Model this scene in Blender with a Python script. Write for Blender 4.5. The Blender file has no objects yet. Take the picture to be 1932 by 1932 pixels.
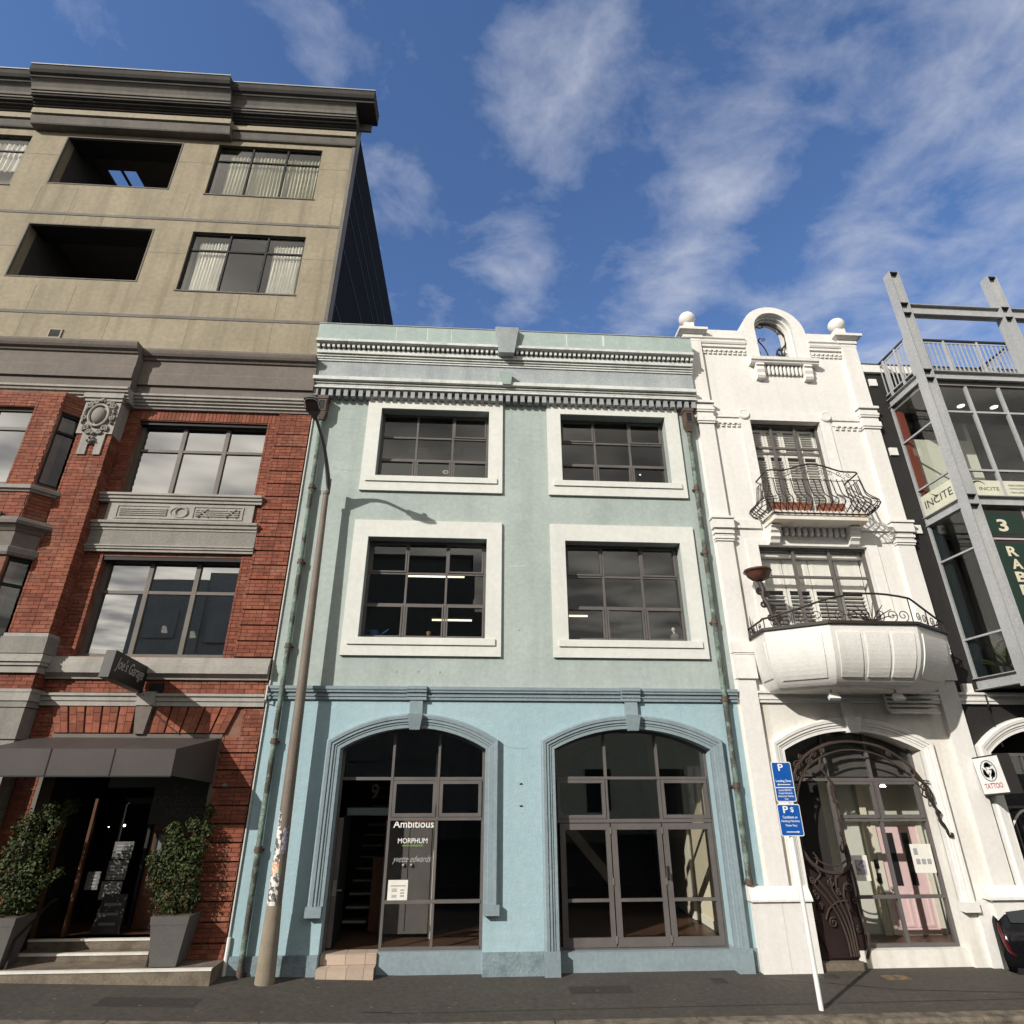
import bpy, bmesh, math, random
from mathutils import Vector, Matrix
from mathutils.geometry import tessellate_polygon

random.seed(11)
R = math.radians
sc = bpy.context.scene
COL = sc.collection

# ------------------------------------------------------------------ camera
cam = bpy.data.cameras.new('camera')
cam.sensor_width = 36.0
cam.lens = 1120.0 / 1932.0 * 36.0
cam.clip_start = 0.05
cam.clip_end = 3000
camo = bpy.data.objects.new('camera', cam)
COL.objects.link(camo)
_r = Vector((0.99823199, -0.05943771, 0.00022534))
_d = Vector((0.02445894, 0.40731658, -0.91295945))
_f = Vector((0.05417243, 0.91135084, 0.40805023))
CAM = Vector((0, -11.2, 2.785))
camo.matrix_world = Matrix(((_r.x, -_d.x, -_f.x, CAM.x), (_r.y, -_d.y, -_f.y, CAM.y), (_r.z, -_d.z, -_f.z, CAM.z), (0, 0, 0, 1)))
sc.camera = camo

# ------------------------------------------------------------------ sun, sky, exposure
SUN_AZ, SUN_EL = 46.0, 27.4          # light travels towards +x +y, from the street's left
sun = bpy.data.lights.new('sun', 'SUN')
sun.energy = 5.0
sun.angle = R(0.53)
sun.color = (1.0, 0.955, 0.885)
suno = bpy.data.objects.new('sun', sun)
COL.objects.link(suno)
_sd = Vector((math.sin(R(SUN_AZ)) * math.cos(R(SUN_EL)), math.cos(R(SUN_AZ)) * math.cos(R(SUN_EL)), -math.sin(R(SUN_EL))))
suno.rotation_euler = _sd.to_track_quat('-Z', 'Y').to_euler()
suno.location = (-30, -30, 40)

world = bpy.data.worlds.new('World')
sc.world = world
world.use_nodes = True
wn, wl = world.node_tree.nodes, world.node_tree.links
wn.clear()


def N(nt, typ, **kw):
    n = nt.nodes.new(typ)
    for k, v in kw.items():
        setattr(n, k, v)
    return n


def math_(nt, op, a, b=None, clamp=False):
    n = nt.nodes.new('ShaderNodeMath')
    n.operation = op
    n.use_clamp = clamp
    for i, v in enumerate((a, b)):
        if v is None:
            continue
        if isinstance(v, (int, float)):
            n.inputs[i].default_value = v
        else:
            nt.links.new(v, n.inputs[i])
    return n.outputs[0]


def ramp(nt, fac, stops):
    n = nt.nodes.new('ShaderNodeValToRGB')
    e = n.color_ramp.elements
    while len(e) < len(stops):
        e.new(0.5)
    for i, (p, c) in enumerate(stops):
        e[i].position = p
        e[i].color = (c, c, c, 1) if isinstance(c, (int, float)) else (*c, 1)
    nt.links.new(fac, n.inputs[0])
    return n.outputs[0]


def mixc(nt, fac, a, b, mode='MIX'):
    n = nt.nodes.new('ShaderNodeMix')
    n.data_type = 'RGBA'
    n.blend_type = mode
    for sock, v in ((n.inputs[0], fac), (n.inputs[6], a), (n.inputs[7], b)):
        if isinstance(v, (int, float)):
            sock.default_value = v
        elif isinstance(v, tuple):
            sock.default_value = (*v[:3], 1)
        else:
            nt.links.new(v, sock)
    return n.outputs[2]


wt = world.node_tree
tc = N(wt, 'ShaderNodeTexCoord')
sky = N(wt, 'ShaderNodeTexSky', sky_type='NISHITA', sun_disc=False)
sky.sun_elevation = R(SUN_EL)
sky.sun_rotation = R(180 + SUN_AZ)
sky.altitude = 20
sky.air_density = 1.25
sky.dust_density = 0.35
sky.ozone_density = 2.6
sep = N(wt, 'ShaderNodeSeparateXYZ')
wl.new(tc.outputs['Generated'], sep.inputs[0])
zz = math_(wt, 'MAXIMUM', sep.outputs[2], 0.06)
u = math_(wt, 'DIVIDE', sep.outputs[0], zz)
v = math_(wt, 'DIVIDE', sep.outputs[1], zz)
cmb = N(wt, 'ShaderNodeCombineXYZ')
wl.new(u, cmb.inputs[0]); wl.new(v, cmb.inputs[1])
# broken streets of high cloud that run away from the viewer, thicker towards +x and on the sun's side
n1 = N(wt, 'ShaderNodeTexNoise'); n1.inputs['Scale'].default_value = 4.3; n1.inputs['Detail'].default_value = 8; n1.inputs['Roughness'].default_value = 0.60; n1.inputs['Distortion'].default_value = 0.25
mp = N(wt, 'ShaderNodeMapping'); mp.inputs['Location'].default_value = (2.27, 5.22, 0.0); mp.inputs['Scale'].default_value = (1.0, 1.22, 1.0)
wl.new(cmb.outputs[0], mp.inputs[0]); wl.new(mp.outputs[0], n1.inputs['Vector'])
n2 = N(wt, 'ShaderNodeTexNoise'); n2.inputs['Scale'].default_value = 1.6; n2.inputs['Detail'].default_value = 3
wl.new(mp.outputs[0], n2.inputs['Vector'])
ud = math_(wt, 'ADD', u, math_(wt, 'MULTIPLY', math_(wt, 'SUBTRACT', n2.outputs[0], 0.5), 0.30))
street = math_(wt, 'COSINE', math_(wt, 'MULTIPLY', math_(wt, 'SUBTRACT', ud, 0.10), 2 * math.pi / 0.325))
un = math_(wt, 'MULTIPLY_ADD', u, 1 / 3.0, clamp=True); un.node.inputs[2].default_value = 0.5
gate = ramp(wt, un, [(0.0, 0.75), (0.27, 0.10), (0.44, 0.16), (0.53, 0.52), (0.62, 0.50), (0.76, 0.70), (1.0, 0.85)])
vb0 = math_(wt, 'MULTIPLY', v, -1.4, clamp=True)
gate = math_(wt, 'MAXIMUM', gate, math_(wt, 'MULTIPLY', vb0, 1.55))
cov = math_(wt, 'ADD', math_(wt, 'MULTIPLY', n1.outputs[0], 0.95), math_(wt, 'ADD', math_(wt, 'MULTIPLY', gate, 0.30), math_(wt, 'MULTIPLY', street, 0.060)))
mask = ramp(wt, cov, [(0.57, 0.0), (0.71, 0.22), (0.95, 0.62)])
mask = math_(wt, 'MAXIMUM', mask, math_(wt, 'MULTIPLY', vb0, 0.96))
ccol = mixc(wt, n1.outputs[0], (4.2, 4.6, 5.6), (7.8, 7.9, 8.3))
ccol = mixc(wt, vb0, ccol, mixc(wt, ramp(wt, n2.outputs[0], [(0.40, 0.0), (0.62, 1.0)]), (3.9, 3.7, 3.5), (11.5, 10.8, 9.4)))
skyt = mixc(wt, 1.0, sky.outputs[0], (0.93, 1.10, 1.44), 'MULTIPLY')
mx = mixc(wt, mask, skyt, ccol)
bg = N(wt, 'ShaderNodeBackground')
bg.inputs['Strength'].default_value = 0.112
wl.new(mx, bg.inputs[0])
wo = N(wt, 'ShaderNodeOutputWorld')
wl.new(bg.outputs[0], wo.inputs[0])

sc.view_settings.view_transform = 'Standard'
sc.view_settings.look = 'None'
sc.view_settings.gamma = 1.0
sc.view_settings.exposure = 0.0
sc.view_settings.use_curve_mapping = False
sc.cycles.use_denoising = True
sc.cycles.use_adaptive_sampling = True
sc.cycles.adaptive_threshold = 0.025
world.cycles.sampling_method = 'MANUAL'
world.cycles.sample_map_resolution = 512
sc.cycles.max_bounces = 6
sc.cycles.diffuse_bounces = 2
sc.cycles.glossy_bounces = 2
sc.cycles.transmission_bounces = 4
sc.cycles.transparent_max_bounces = 24
sc.cycles.sample_clamp_indirect = 6.0
sc.cycles.caustics_reflective = False
sc.cycles.caustics_refractive = False


# ------------------------------------------------------------------ materials
MATS = {}


def M(name, col, col2=None, rough=0.7, nscale=1.5, bump=0.0, bscale=70.0, streak=0.0, scol=(0.1, 0.1, 0.09), metal=0.0,
      rand=0.0, mott=0.08, emit=None, estr=0.0, spec=0.35, spots=0.0, spotcol=(0.2, 0.2, 0.18), spotscale=3.0, streakscale=5.0, patch=(0.35, 0.68)):
    m = bpy.data.materials.new(name)
    m.use_nodes = True
    nt = m.node_tree
    b = nt.nodes['Principled BSDF']
    geo = N(nt, 'ShaderNodeNewGeometry')
    pos = geo.outputs['Position']
    col2 = col2 or tuple(c * 0.86 for c in col)
    a = N(nt, 'ShaderNodeTexNoise'); a.inputs['Scale'].default_value = nscale; a.inputs['Detail'].default_value = 4; a.inputs['Roughness'].default_value = 0.62
    nt.links.new(pos, a.inputs['Vector'])
    c = mixc(nt, ramp(nt, a.outputs[0], [(patch[0], 0.0), (patch[1], 1.0)]), col, col2)
    if mott:
        f = N(nt, 'ShaderNodeTexNoise'); f.inputs['Scale'].default_value = nscale * 14; f.inputs['Detail'].default_value = 2
        nt.links.new(pos, f.inputs['Vector'])
        c = mixc(nt, 1.0, c, ramp(nt, f.outputs[0], [(0.3, 1 - mott), (0.7, 1 + mott)]), 'MULTIPLY')
    if spots:
        s = N(nt, 'ShaderNodeTexNoise'); s.inputs['Scale'].default_value = spotscale; s.inputs['Detail'].default_value = 5; s.inputs['Roughness'].default_value = 0.7
        nt.links.new(pos, s.inputs['Vector'])
        c = mixc(nt, math_(nt, 'MULTIPLY', ramp(nt, s.outputs[0], [(0.52, 0.0), (0.66, 1.0)]), spots), c, spotcol)
    if streak:
        mpn = N(nt, 'ShaderNodeMapping'); mpn.inputs['Scale'].default_value = (streakscale, streakscale, 0.22)
        nt.links.new(pos, mpn.inputs[0])
        s = N(nt, 'ShaderNodeTexNoise'); s.inputs['Scale'].default_value = 1.0; s.inputs['Detail'].default_value = 3
        nt.links.new(mpn.outputs[0], s.inputs['Vector'])
        c = mixc(nt, math_(nt, 'MULTIPLY', ramp(nt, s.outputs[0], [(0.48, 0.0), (0.72, 1.0)]), streak), c, scol)
    if rand:
        oi = N(nt, 'ShaderNodeObjectInfo')
        rr = math_(nt, 'FRACT', math_(nt, 'ADD', oi.outputs['Random'], geo.outputs['Random Per Island']))
        c = mixc(nt, 1.0, c, ramp(nt, rr, [(0.0, 1 - rand), (0.5, 1.0), (1.0, 1 + rand * 0.8)]), 'MULTIPLY')
    nt.links.new(c, b.inputs['Base Color'])
    b.inputs['Roughness'].default_value = rough
    b.inputs['Metallic'].default_value = metal
    b.inputs['Specular IOR Level'].default_value = spec
    if bump:
        bn = N(nt, 'ShaderNodeTexNoise'); bn.inputs['Scale'].default_value = bscale; bn.inputs['Detail'].default_value = 2
        nt.links.new(pos, bn.inputs['Vector'])
        bp = N(nt, 'ShaderNodeBump'); bp.inputs['Strength'].default_value = bump; bp.inputs['Distance'].default_value = 0.012
        nt.links.new(bn.outputs[0], bp.inputs['Height'])
        nt.links.new(bp.outputs[0], b.inputs['Normal'])
    if emit:
        b.inputs['Emission Color'].default_value = (*emit, 1)
        b.inputs['Emission Strength'].default_value = estr
    MATS[name] = m
    return m


def glass(name, tint=(0.85, 0.87, 0.86), ior=1.5, rough=0.0, wob=0.0):
    m = bpy.data.materials.new(name)
    m.use_nodes = True
    nt = m.node_tree
    nt.nodes.clear()
    out = N(nt, 'ShaderNodeOutputMaterial')
    tr = N(nt, 'ShaderNodeBsdfTransparent'); tr.inputs[0].default_value = (*tint, 1)
    gl = N(nt, 'ShaderNodeBsdfGlossy'); gl.inputs['Roughness'].default_value = rough; gl.inputs['Color'].default_value = (1, 1, 1, 1)
    lw = N(nt, 'ShaderNodeLayerWeight'); lw.inputs[0].default_value = 0.5
    f0 = ((ior - 1) / (ior + 1)) ** 2
    fac = math_(nt, 'MULTIPLY_ADD', math_(nt, 'POWER', lw.outputs['Facing'], 5.0), 1 - f0)
    fac.node.inputs[2].default_value = f0
    if wob:
        geo = N(nt, 'ShaderNodeNewGeometry')
        nz = N(nt, 'ShaderNodeTexNoise'); nz.inputs['Scale'].default_value = 0.9; nz.inputs['Detail'].default_value = 0
        nt.links.new(geo.outputs['Position'], nz.inputs['Vector'])
        bp = N(nt, 'ShaderNodeBump'); bp.inputs['Strength'].default_value = wob; bp.inputs['Distance'].default_value = 0.02
        nt.links.new(nz.outputs[0], bp.inputs['Height'])
        nt.links.new(bp.outputs[0], gl.inputs['Normal'])
    mix = N(nt, 'ShaderNodeMixShader')
    nt.links.new(fac, mix.inputs[0]); nt.links.new(tr.outputs[0], mix.inputs[1]); nt.links.new(gl.outputs[0], mix.inputs[2])
    nt.links.new(mix.outputs[0], out.inputs[0])
    MATS[name] = m
    return m


M('mint', (0.395, 0.445, 0.418), (0.328, 0.382, 0.360), 0.85, 0.9, 0.25, 55, streak=0.30, scol=(0.245, 0.29, 0.265), mott=0.07, spots=0.22, spotcol=(0.235, 0.27, 0.245), spotscale=1.7, streakscale=3.2)
M('mint_pale', (0.36, 0.43, 0.40), (0.305, 0.372, 0.35), 0.85, 0.9, 0.2, 55, streak=0.22, scol=(0.50, 0.60, 0.52), mott=0.06)
M('blue_wall', (0.345, 0.472, 0.515), (0.305, 0.432, 0.475), 0.85, 0.7, 0.45, 26, streak=0.22, scol=(0.255, 0.345, 0.375), mott=0.05, spots=0.10, spotcol=(0.24, 0.31, 0.33), spotscale=2.2)
M('blue_grey', (0.24, 0.30, 0.325), (0.20, 0.252, 0.275), 0.8, 1.2, 0.25, 40, streak=0.12, scol=(0.14, 0.18, 0.19))
M('plinth_blue', (0.225, 0.285, 0.305), (0.165, 0.215, 0.235), 0.9, 3.0, 0.9, 22, spots=0.4, spotcol=(0.09, 0.11, 0.12), spotscale=6)
M('grey_green', (0.295, 0.32, 0.335), (0.38, 0.415, 0.41), 0.9, 1.8, 0.3, 45, streak=0.45, scol=(0.22, 0.24, 0.245), mott=0.12)
M('dentil_grey', (0.33, 0.34, 0.345), (0.27, 0.28, 0.285), 0.9, 2.5, 0.2, 45, rand=0.12)
M('surround', (0.67, 0.675, 0.63), (0.605, 0.615, 0.57), 0.8, 0.8, 0.12, 60, streak=0.10, scol=(0.45, 0.46, 0.38), mott=0.04)
M('cornice_white', (0.66, 0.67, 0.635), (0.55, 0.565, 0.535), 0.8, 1.1, 0.12, 60, streak=0.38, scol=(0.30, 0.315, 0.29), mott=0.06, spots=0.3, spotcol=(0.22, 0.23, 0.21), spotscale=4)
M('white', (0.745, 0.728, 0.692), (0.70, 0.68, 0.64), 0.75, 0.8, 0.45, 45, streak=0.28, scol=(0.56, 0.525, 0.455), mott=0.04, spots=0.08, spotcol=(0.5, 0.47, 0.41), spotscale=2.5)
M('white_trim', (0.755, 0.738, 0.70), (0.71, 0.69, 0.65), 0.7, 0.8, 0.25, 50, streak=0.14, scol=(0.56, 0.53, 0.47), mott=0.05)
M('white_stain', (0.75, 0.725, 0.675), (0.68, 0.645, 0.58), 0.8, 0.9, 0.25, 60, streak=0.45, scol=(0.48, 0.43, 0.33), mott=0.05, streakscale=3.5)
M('white_rust', (0.76, 0.72, 0.65), (0.70, 0.65, 0.57), 0.8, 1.5, 0.2, 50, streak=0.6, scol=(0.55, 0.33, 0.12), mott=0.04, streakscale=2.6)
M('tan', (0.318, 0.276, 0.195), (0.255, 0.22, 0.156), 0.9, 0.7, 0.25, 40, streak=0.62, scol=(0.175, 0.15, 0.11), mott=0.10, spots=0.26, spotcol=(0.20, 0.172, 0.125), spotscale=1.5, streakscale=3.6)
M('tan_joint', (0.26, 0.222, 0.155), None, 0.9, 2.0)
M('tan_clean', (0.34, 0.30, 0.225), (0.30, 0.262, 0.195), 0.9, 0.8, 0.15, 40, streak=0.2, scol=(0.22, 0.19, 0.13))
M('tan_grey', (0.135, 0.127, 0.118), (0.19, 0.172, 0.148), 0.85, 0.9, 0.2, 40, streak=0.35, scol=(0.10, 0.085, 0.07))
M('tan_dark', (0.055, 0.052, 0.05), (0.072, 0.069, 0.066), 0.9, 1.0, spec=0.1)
M('taupe', (0.145, 0.122, 0.108), (0.175, 0.148, 0.128), 0.85, 0.9, 0.3, 30, streak=0.18, scol=(0.09, 0.078, 0.068), mott=0.08, spots=0.25, spotcol=(0.20, 0.175, 0.15), spotscale=4)
M('stone_light', (0.36, 0.338, 0.305), (0.30, 0.282, 0.254), 0.85, 1.6, 0.25, 40, streak=0.35, scol=(0.15, 0.135, 0.115), mott=0.08)
M('stone_mid', (0.255, 0.238, 0.214), (0.21, 0.196, 0.176), 0.9, 1.4, 0.4, 28, streak=0.3, scol=(0.12, 0.11, 0.095), mott=0.1)
M('mortar', (0.17, 0.066, 0.042), (0.25, 0.14, 0.10), 0.95, 3.0, 0.4, 90)
M('brick', (0.238, 0.075, 0.042), (0.185, 0.055, 0.033), 0.85, 0.9, 0.5, 80, rand=0.26, mott=0.16, spots=0.30, spotcol=(0.36, 0.20, 0.13), spotscale=2.2)
M('brick_smooth', (0.30, 0.105, 0.058), (0.25, 0.082, 0.046), 0.8, 1.2, 0.2, 60, rand=0.2)
M('frame_dark', (0.125, 0.112, 0.106), (0.10, 0.09, 0.086), 0.55, 3.0, 0.0, mott=0.05)
M('frame_brown', (0.135, 0.118, 0.10), (0.105, 0.092, 0.08), 0.6, 3.0, 0.1, mott=0.05)
M('frame_black', (0.020, 0.021, 0.023), None, 0.6, 3.0, spec=0.2)
M('steel', (0.38, 0.385, 0.39), (0.32, 0.328, 0.333), 0.55, 1.4, 0.12, 40, metal=0.0, streak=0.3, scol=(0.52, 0.49, 0.42), mott=0.1, streakscale=9)
M('steel_dark', (0.035, 0.035, 0.037), None, 0.5, 3.0)
M('asphalt', (0.062, 0.053, 0.043), (0.076, 0.066, 0.054), 0.92, 0.9, 0.6, 220, mott=0.20, spots=0.40, spotcol=(0.055, 0.049, 0.042), spotscale=1.1)
M('asphalt_patch', (0.045, 0.039, 0.033), None, 0.92, 1.5, 0.6, 220, mott=0.16)
M('road', (0.045, 0.044, 0.043), None, 0.9, 0.7, 0.6, 200, mott=0.14)
M('kerb', (0.19, 0.155, 0.11), (0.08, 0.066, 0.05), 0.9, 5.0, 0.6, 60, mott=0.25, spots=0.5, spotcol=(0.05, 0.042, 0.034), spotscale=2.5)
M('copper_patina', (0.15, 0.21, 0.17), (0.062, 0.062, 0.052), 0.7, 2.6, 0.5, 30, mott=0.35, spots=0.6, spotcol=(0.30, 0.40, 0.34), spotscale=7, patch=(0.42, 0.56))
M('copper_brown', (0.085, 0.06, 0.048), (0.11, 0.075, 0.058), 0.7, 5.0, 0.3, 40)
M('pole_brown', (0.165, 0.132, 0.105), (0.215, 0.182, 0.15), 0.65, 2.5, 0.25, 60, streak=0.5, scol=(0.10, 0.07, 0.05), mott=0.1, streakscale=22)
M('pole_concrete', (0.27, 0.225, 0.165), (0.21, 0.175, 0.13), 0.9, 4.0, 0.4, 60, streak=0.3, scol=(0.14, 0.115, 0.085))
M('lamp_grey', (0.10, 0.10, 0.105), None, 0.5, 4.0)
M('lamp_lens', (0.05, 0.048, 0.046), None, 0.2, 4.0)
M('paper', (0.74, 0.72, 0.65), (0.68, 0.66, 0.60), 0.8, 6.0)
M('paper_grey', (0.16, 0.16, 0.15), None, 0.8, 6.0)
M('ink', (0.03, 0.03, 0.032), None, 0.7, 5.0, mott=0)
M('ink_grey', (0.32, 0.33, 0.33), None, 0.7, 5.0, mott=0)
M('ink_white', (0.80, 0.80, 0.78), (0.78, 0.78, 0.76), 0.5, 5.0, mott=0)
M('ink_silver', (0.40, 0.40, 0.40), None, 0.4, 5.0, mott=0)
M('ink_dim', (0.085, 0.068, 0.058), None, 0.4, 5.0, mott=0)
M('ink_green', (0.22, 0.38, 0.07), None, 0.5, 5.0, mott=0)
M('ink_red', (0.38, 0.03, 0.03), None, 0.5, 5.0, mott=0)
M('ink_orange', (0.22, 0.13, 0.06), (0.085, 0.072, 0.056), 0.85, 11.0, mott=0.4, patch=(0.42, 0.58))
M('sign_blue', (0.006, 0.085, 0.36), (0.007, 0.09, 0.37), 0.35, 3.0, mott=0.0, spec=0.5)
M('sign_white', (0.80, 0.80, 0.78), None, 0.4, 3.0, mott=0.02)
M('sign_black', (0.022, 0.02, 0.019), None, 0.5, 3.0)
M('sign_side', (0.05, 0.046, 0.043), None, 0.5, 3.0)
M('sign_green', (0.006, 0.028, 0.018), None, 0.4, 3.0)
M('sign_maroon', (0.035, 0.022, 0.022), None, 0.5, 3.0)
M('sign_cream', (0.60, 0.60, 0.47), None, 0.5, 3.0, mott=0.02)
M('letter_cream', (0.66, 0.60, 0.45), None, 0.5, 3.0, mott=0.02)
M('white_paint', (0.80, 0.785, 0.75), None, 0.35, 3.0, mott=0.02, spec=0.5)
M('awning', (0.060, 0.050, 0.046), (0.052, 0.043, 0.040), 0.55, 2.0, 0.05, 60, mott=0.05)
M('iron', (0.022, 0.018, 0.016), (0.035, 0.024, 0.018), 0.55, 8.0, 0.2, 60)
M('gate_bronze', (0.075, 0.054, 0.044), (0.05, 0.037, 0.031), 0.6, 4.0, 0.2, 60, metal=0.3)
M('gate_sheet', (0.034, 0.019, 0.018), (0.026, 0.016, 0.015), 0.45, 3.0, metal=0.2)
M('terracotta', (0.27, 0.10, 0.06), (0.22, 0.08, 0.05), 0.8, 8.0, 0.2, 60)
M('bowl_brown', (0.12, 0.042, 0.028), None, 0.55, 8.0)
M('planter', (0.092, 0.086, 0.082), (0.11, 0.102, 0.096), 0.7, 3.0, 0.15, 60)
M('bark', (0.10, 0.075, 0.05), None, 0.9, 10.0, 0.5, 60)
M('leaf', (0.050, 0.068, 0.020), (0.032, 0.046, 0.014), 0.6, 3.0, rand=0.55, mott=0.1, spec=0.22)
M('leaf_dry', (0.10, 0.085, 0.03), (0.06, 0.06, 0.022), 0.6, 3.0, rand=0.5)
M('tile', (0.47, 0.37, 0.29), (0.42, 0.325, 0.255), 0.5, 3.0, rand=0.12, mott=0.05)
M('grout', (0.13, 0.105, 0.085), None, 0.9, 8.0)
M('step_concrete', (0.19, 0.155, 0.115), (0.11, 0.085, 0.062), 0.85, 3.5, 0.3, 50, mott=0.18, spots=0.4, spotcol=(0.07, 0.052, 0.04), spotscale=3)
M('nosing', (0.72, 0.70, 0.64), (0.60, 0.575, 0.52), 0.6, 5.0, mott=0.1)
M('black_wall', (0.018, 0.0165, 0.016), (0.024, 0.022, 0.021), 0.7, 1.2, 0.25, 40, mott=0.1)
M('side_clad', (0.014, 0.014, 0.015), (0.017, 0.017, 0.018), 0.9, 0.6, spec=0.05)
M('clad_joint', (0.038, 0.038, 0.042), None, 0.5, 3.0)
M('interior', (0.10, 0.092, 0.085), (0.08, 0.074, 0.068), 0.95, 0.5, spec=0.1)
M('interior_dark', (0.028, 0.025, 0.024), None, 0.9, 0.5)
M('interior_grey', (0.24, 0.225, 0.205), None, 0.9, 0.5)
M('cream', (0.62, 0.565, 0.42), (0.58, 0.53, 0.39), 0.8, 0.6, mott=0.03)
M('cream_pale', (0.66, 0.63, 0.53), (0.62, 0.59, 0.49), 0.8, 0.6, mott=0.03)
M('floor_wood', (0.085, 0.045, 0.026), (0.06, 0.032, 0.02), 0.4, 2.5, streak=0.0, mott=0.12)
M('timber', (0.115, 0.045, 0.022), (0.08, 0.032, 0.017), 0.45, 1.6, mott=0.12)
M('timber_light', (0.12, 0.062, 0.032), (0.09, 0.046, 0.024), 0.5, 2.5, mott=0.1)
M('lobby', (0.52, 0.525, 0.46), (0.47, 0.475, 0.415), 0.8, 0.6, mott=0.03)
M('pink', (0.74, 0.54, 0.54), (0.71, 0.52, 0.52), 0.5, 2.0, mott=0.02)
M('curtain', (0.80, 0.78, 0.71), (0.77, 0.75, 0.68), 0.9, 3.0, mott=0.03)
M('curtain_olive', (0.46, 0.45, 0.34), (0.40, 0.39, 0.29), 0.9, 3.0, mott=0.03)
M('shutter_white', (0.80, 0.785, 0.73), None, 0.6, 3.0, mott=0.02)
M('red_panel', (0.22, 0.045, 0.025), None, 0.6, 2.0)
M('tube_light', (0.9, 0.85, 0.6), None, 0.5, emit=(1.0, 0.86, 0.50), estr=3.2, mott=0)
M('down_light', (0.9, 0.88, 0.8), None, 0.5, emit=(1.0, 0.93, 0.8), estr=2.5, mott=0)
M('spot_lit', (0.9, 0.88, 0.8), None, 0.5, emit=(1.0, 0.86, 0.62), estr=8.0, mott=0)
M('can_blue', (0.02, 0.12, 0.34), None, 0.4, 3.0, mott=0)
M('light_wood', (0.42, 0.24, 0.13), None, 0.6, 3.0)
M('car_black', (0.005, 0.005, 0.006), None, 0.12, 3.0, mott=0, spec=0.35)
M('car_glass', (0.02, 0.022, 0.022), None, 0.05, 3.0, mott=0, spec=0.8)
M('car_tail', (0.07, 0.004, 0.006), None, 0.12, 3.0, mott=0, spec=0.7)
M('car_brake', (0.6, 0.02, 0.02), None, 0.3, emit=(1.0, 0.06, 0.03), estr=3.0, mott=0)
M('rubber', (0.014, 0.014, 0.014), None, 0.85, 3.0)
M('rim_metal', (0.30, 0.30, 0.31), None, 0.35, 3.0, metal=0.8)
M('brass', (0.35, 0.33, 0.28), None, 0.35, 3.0, metal=0.6)
M('opp_brown', (0.34, 0.30, 0.23), None, 0.9, 0.4)
M('opp_cream', (0.70, 0.60, 0.38), (0.66, 0.56, 0.35), 0.9, 0.4)
M('teal', (0.012, 0.020, 0.023), None, 0.6, 2.0)
M('cable_white', (0.62, 0.60, 0.55), None, 0.6, 2.0)
M('sticker_a', (0.70, 0.68, 0.63), (0.10, 0.09, 0.09), 0.8, 14.0, mott=0.2, patch=(0.47, 0.55))
M('sticker_b', (0.55, 0.20, 0.08), (0.66, 0.58, 0.45), 0.8, 26.0, mott=0.2, patch=(0.42, 0.55))
M('sticker_c', (0.42, 0.38, 0.44), (0.12, 0.10, 0.12), 0.8, 24.0, mott=0.2, patch=(0.45, 0.6))
glass('glass', (0.84, 0.85, 0.83), 1.62, 0.0, 0.02)
glass('glass_arch', (0.88, 0.88, 0.86), 2.1, 0.0, 0.03)
glass('glass_clear', (0.985, 0.985, 0.98), 1.33)
glass('glass_film', (0.42, 0.42, 0.40), 5.2, 0.0, 0.05)
glass('glass_tan', (0.96, 0.96, 0.95), 1.75, 0.0, 0.05)
glass('glass_bay', (0.92, 0.94, 0.93), 1.5)


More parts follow.
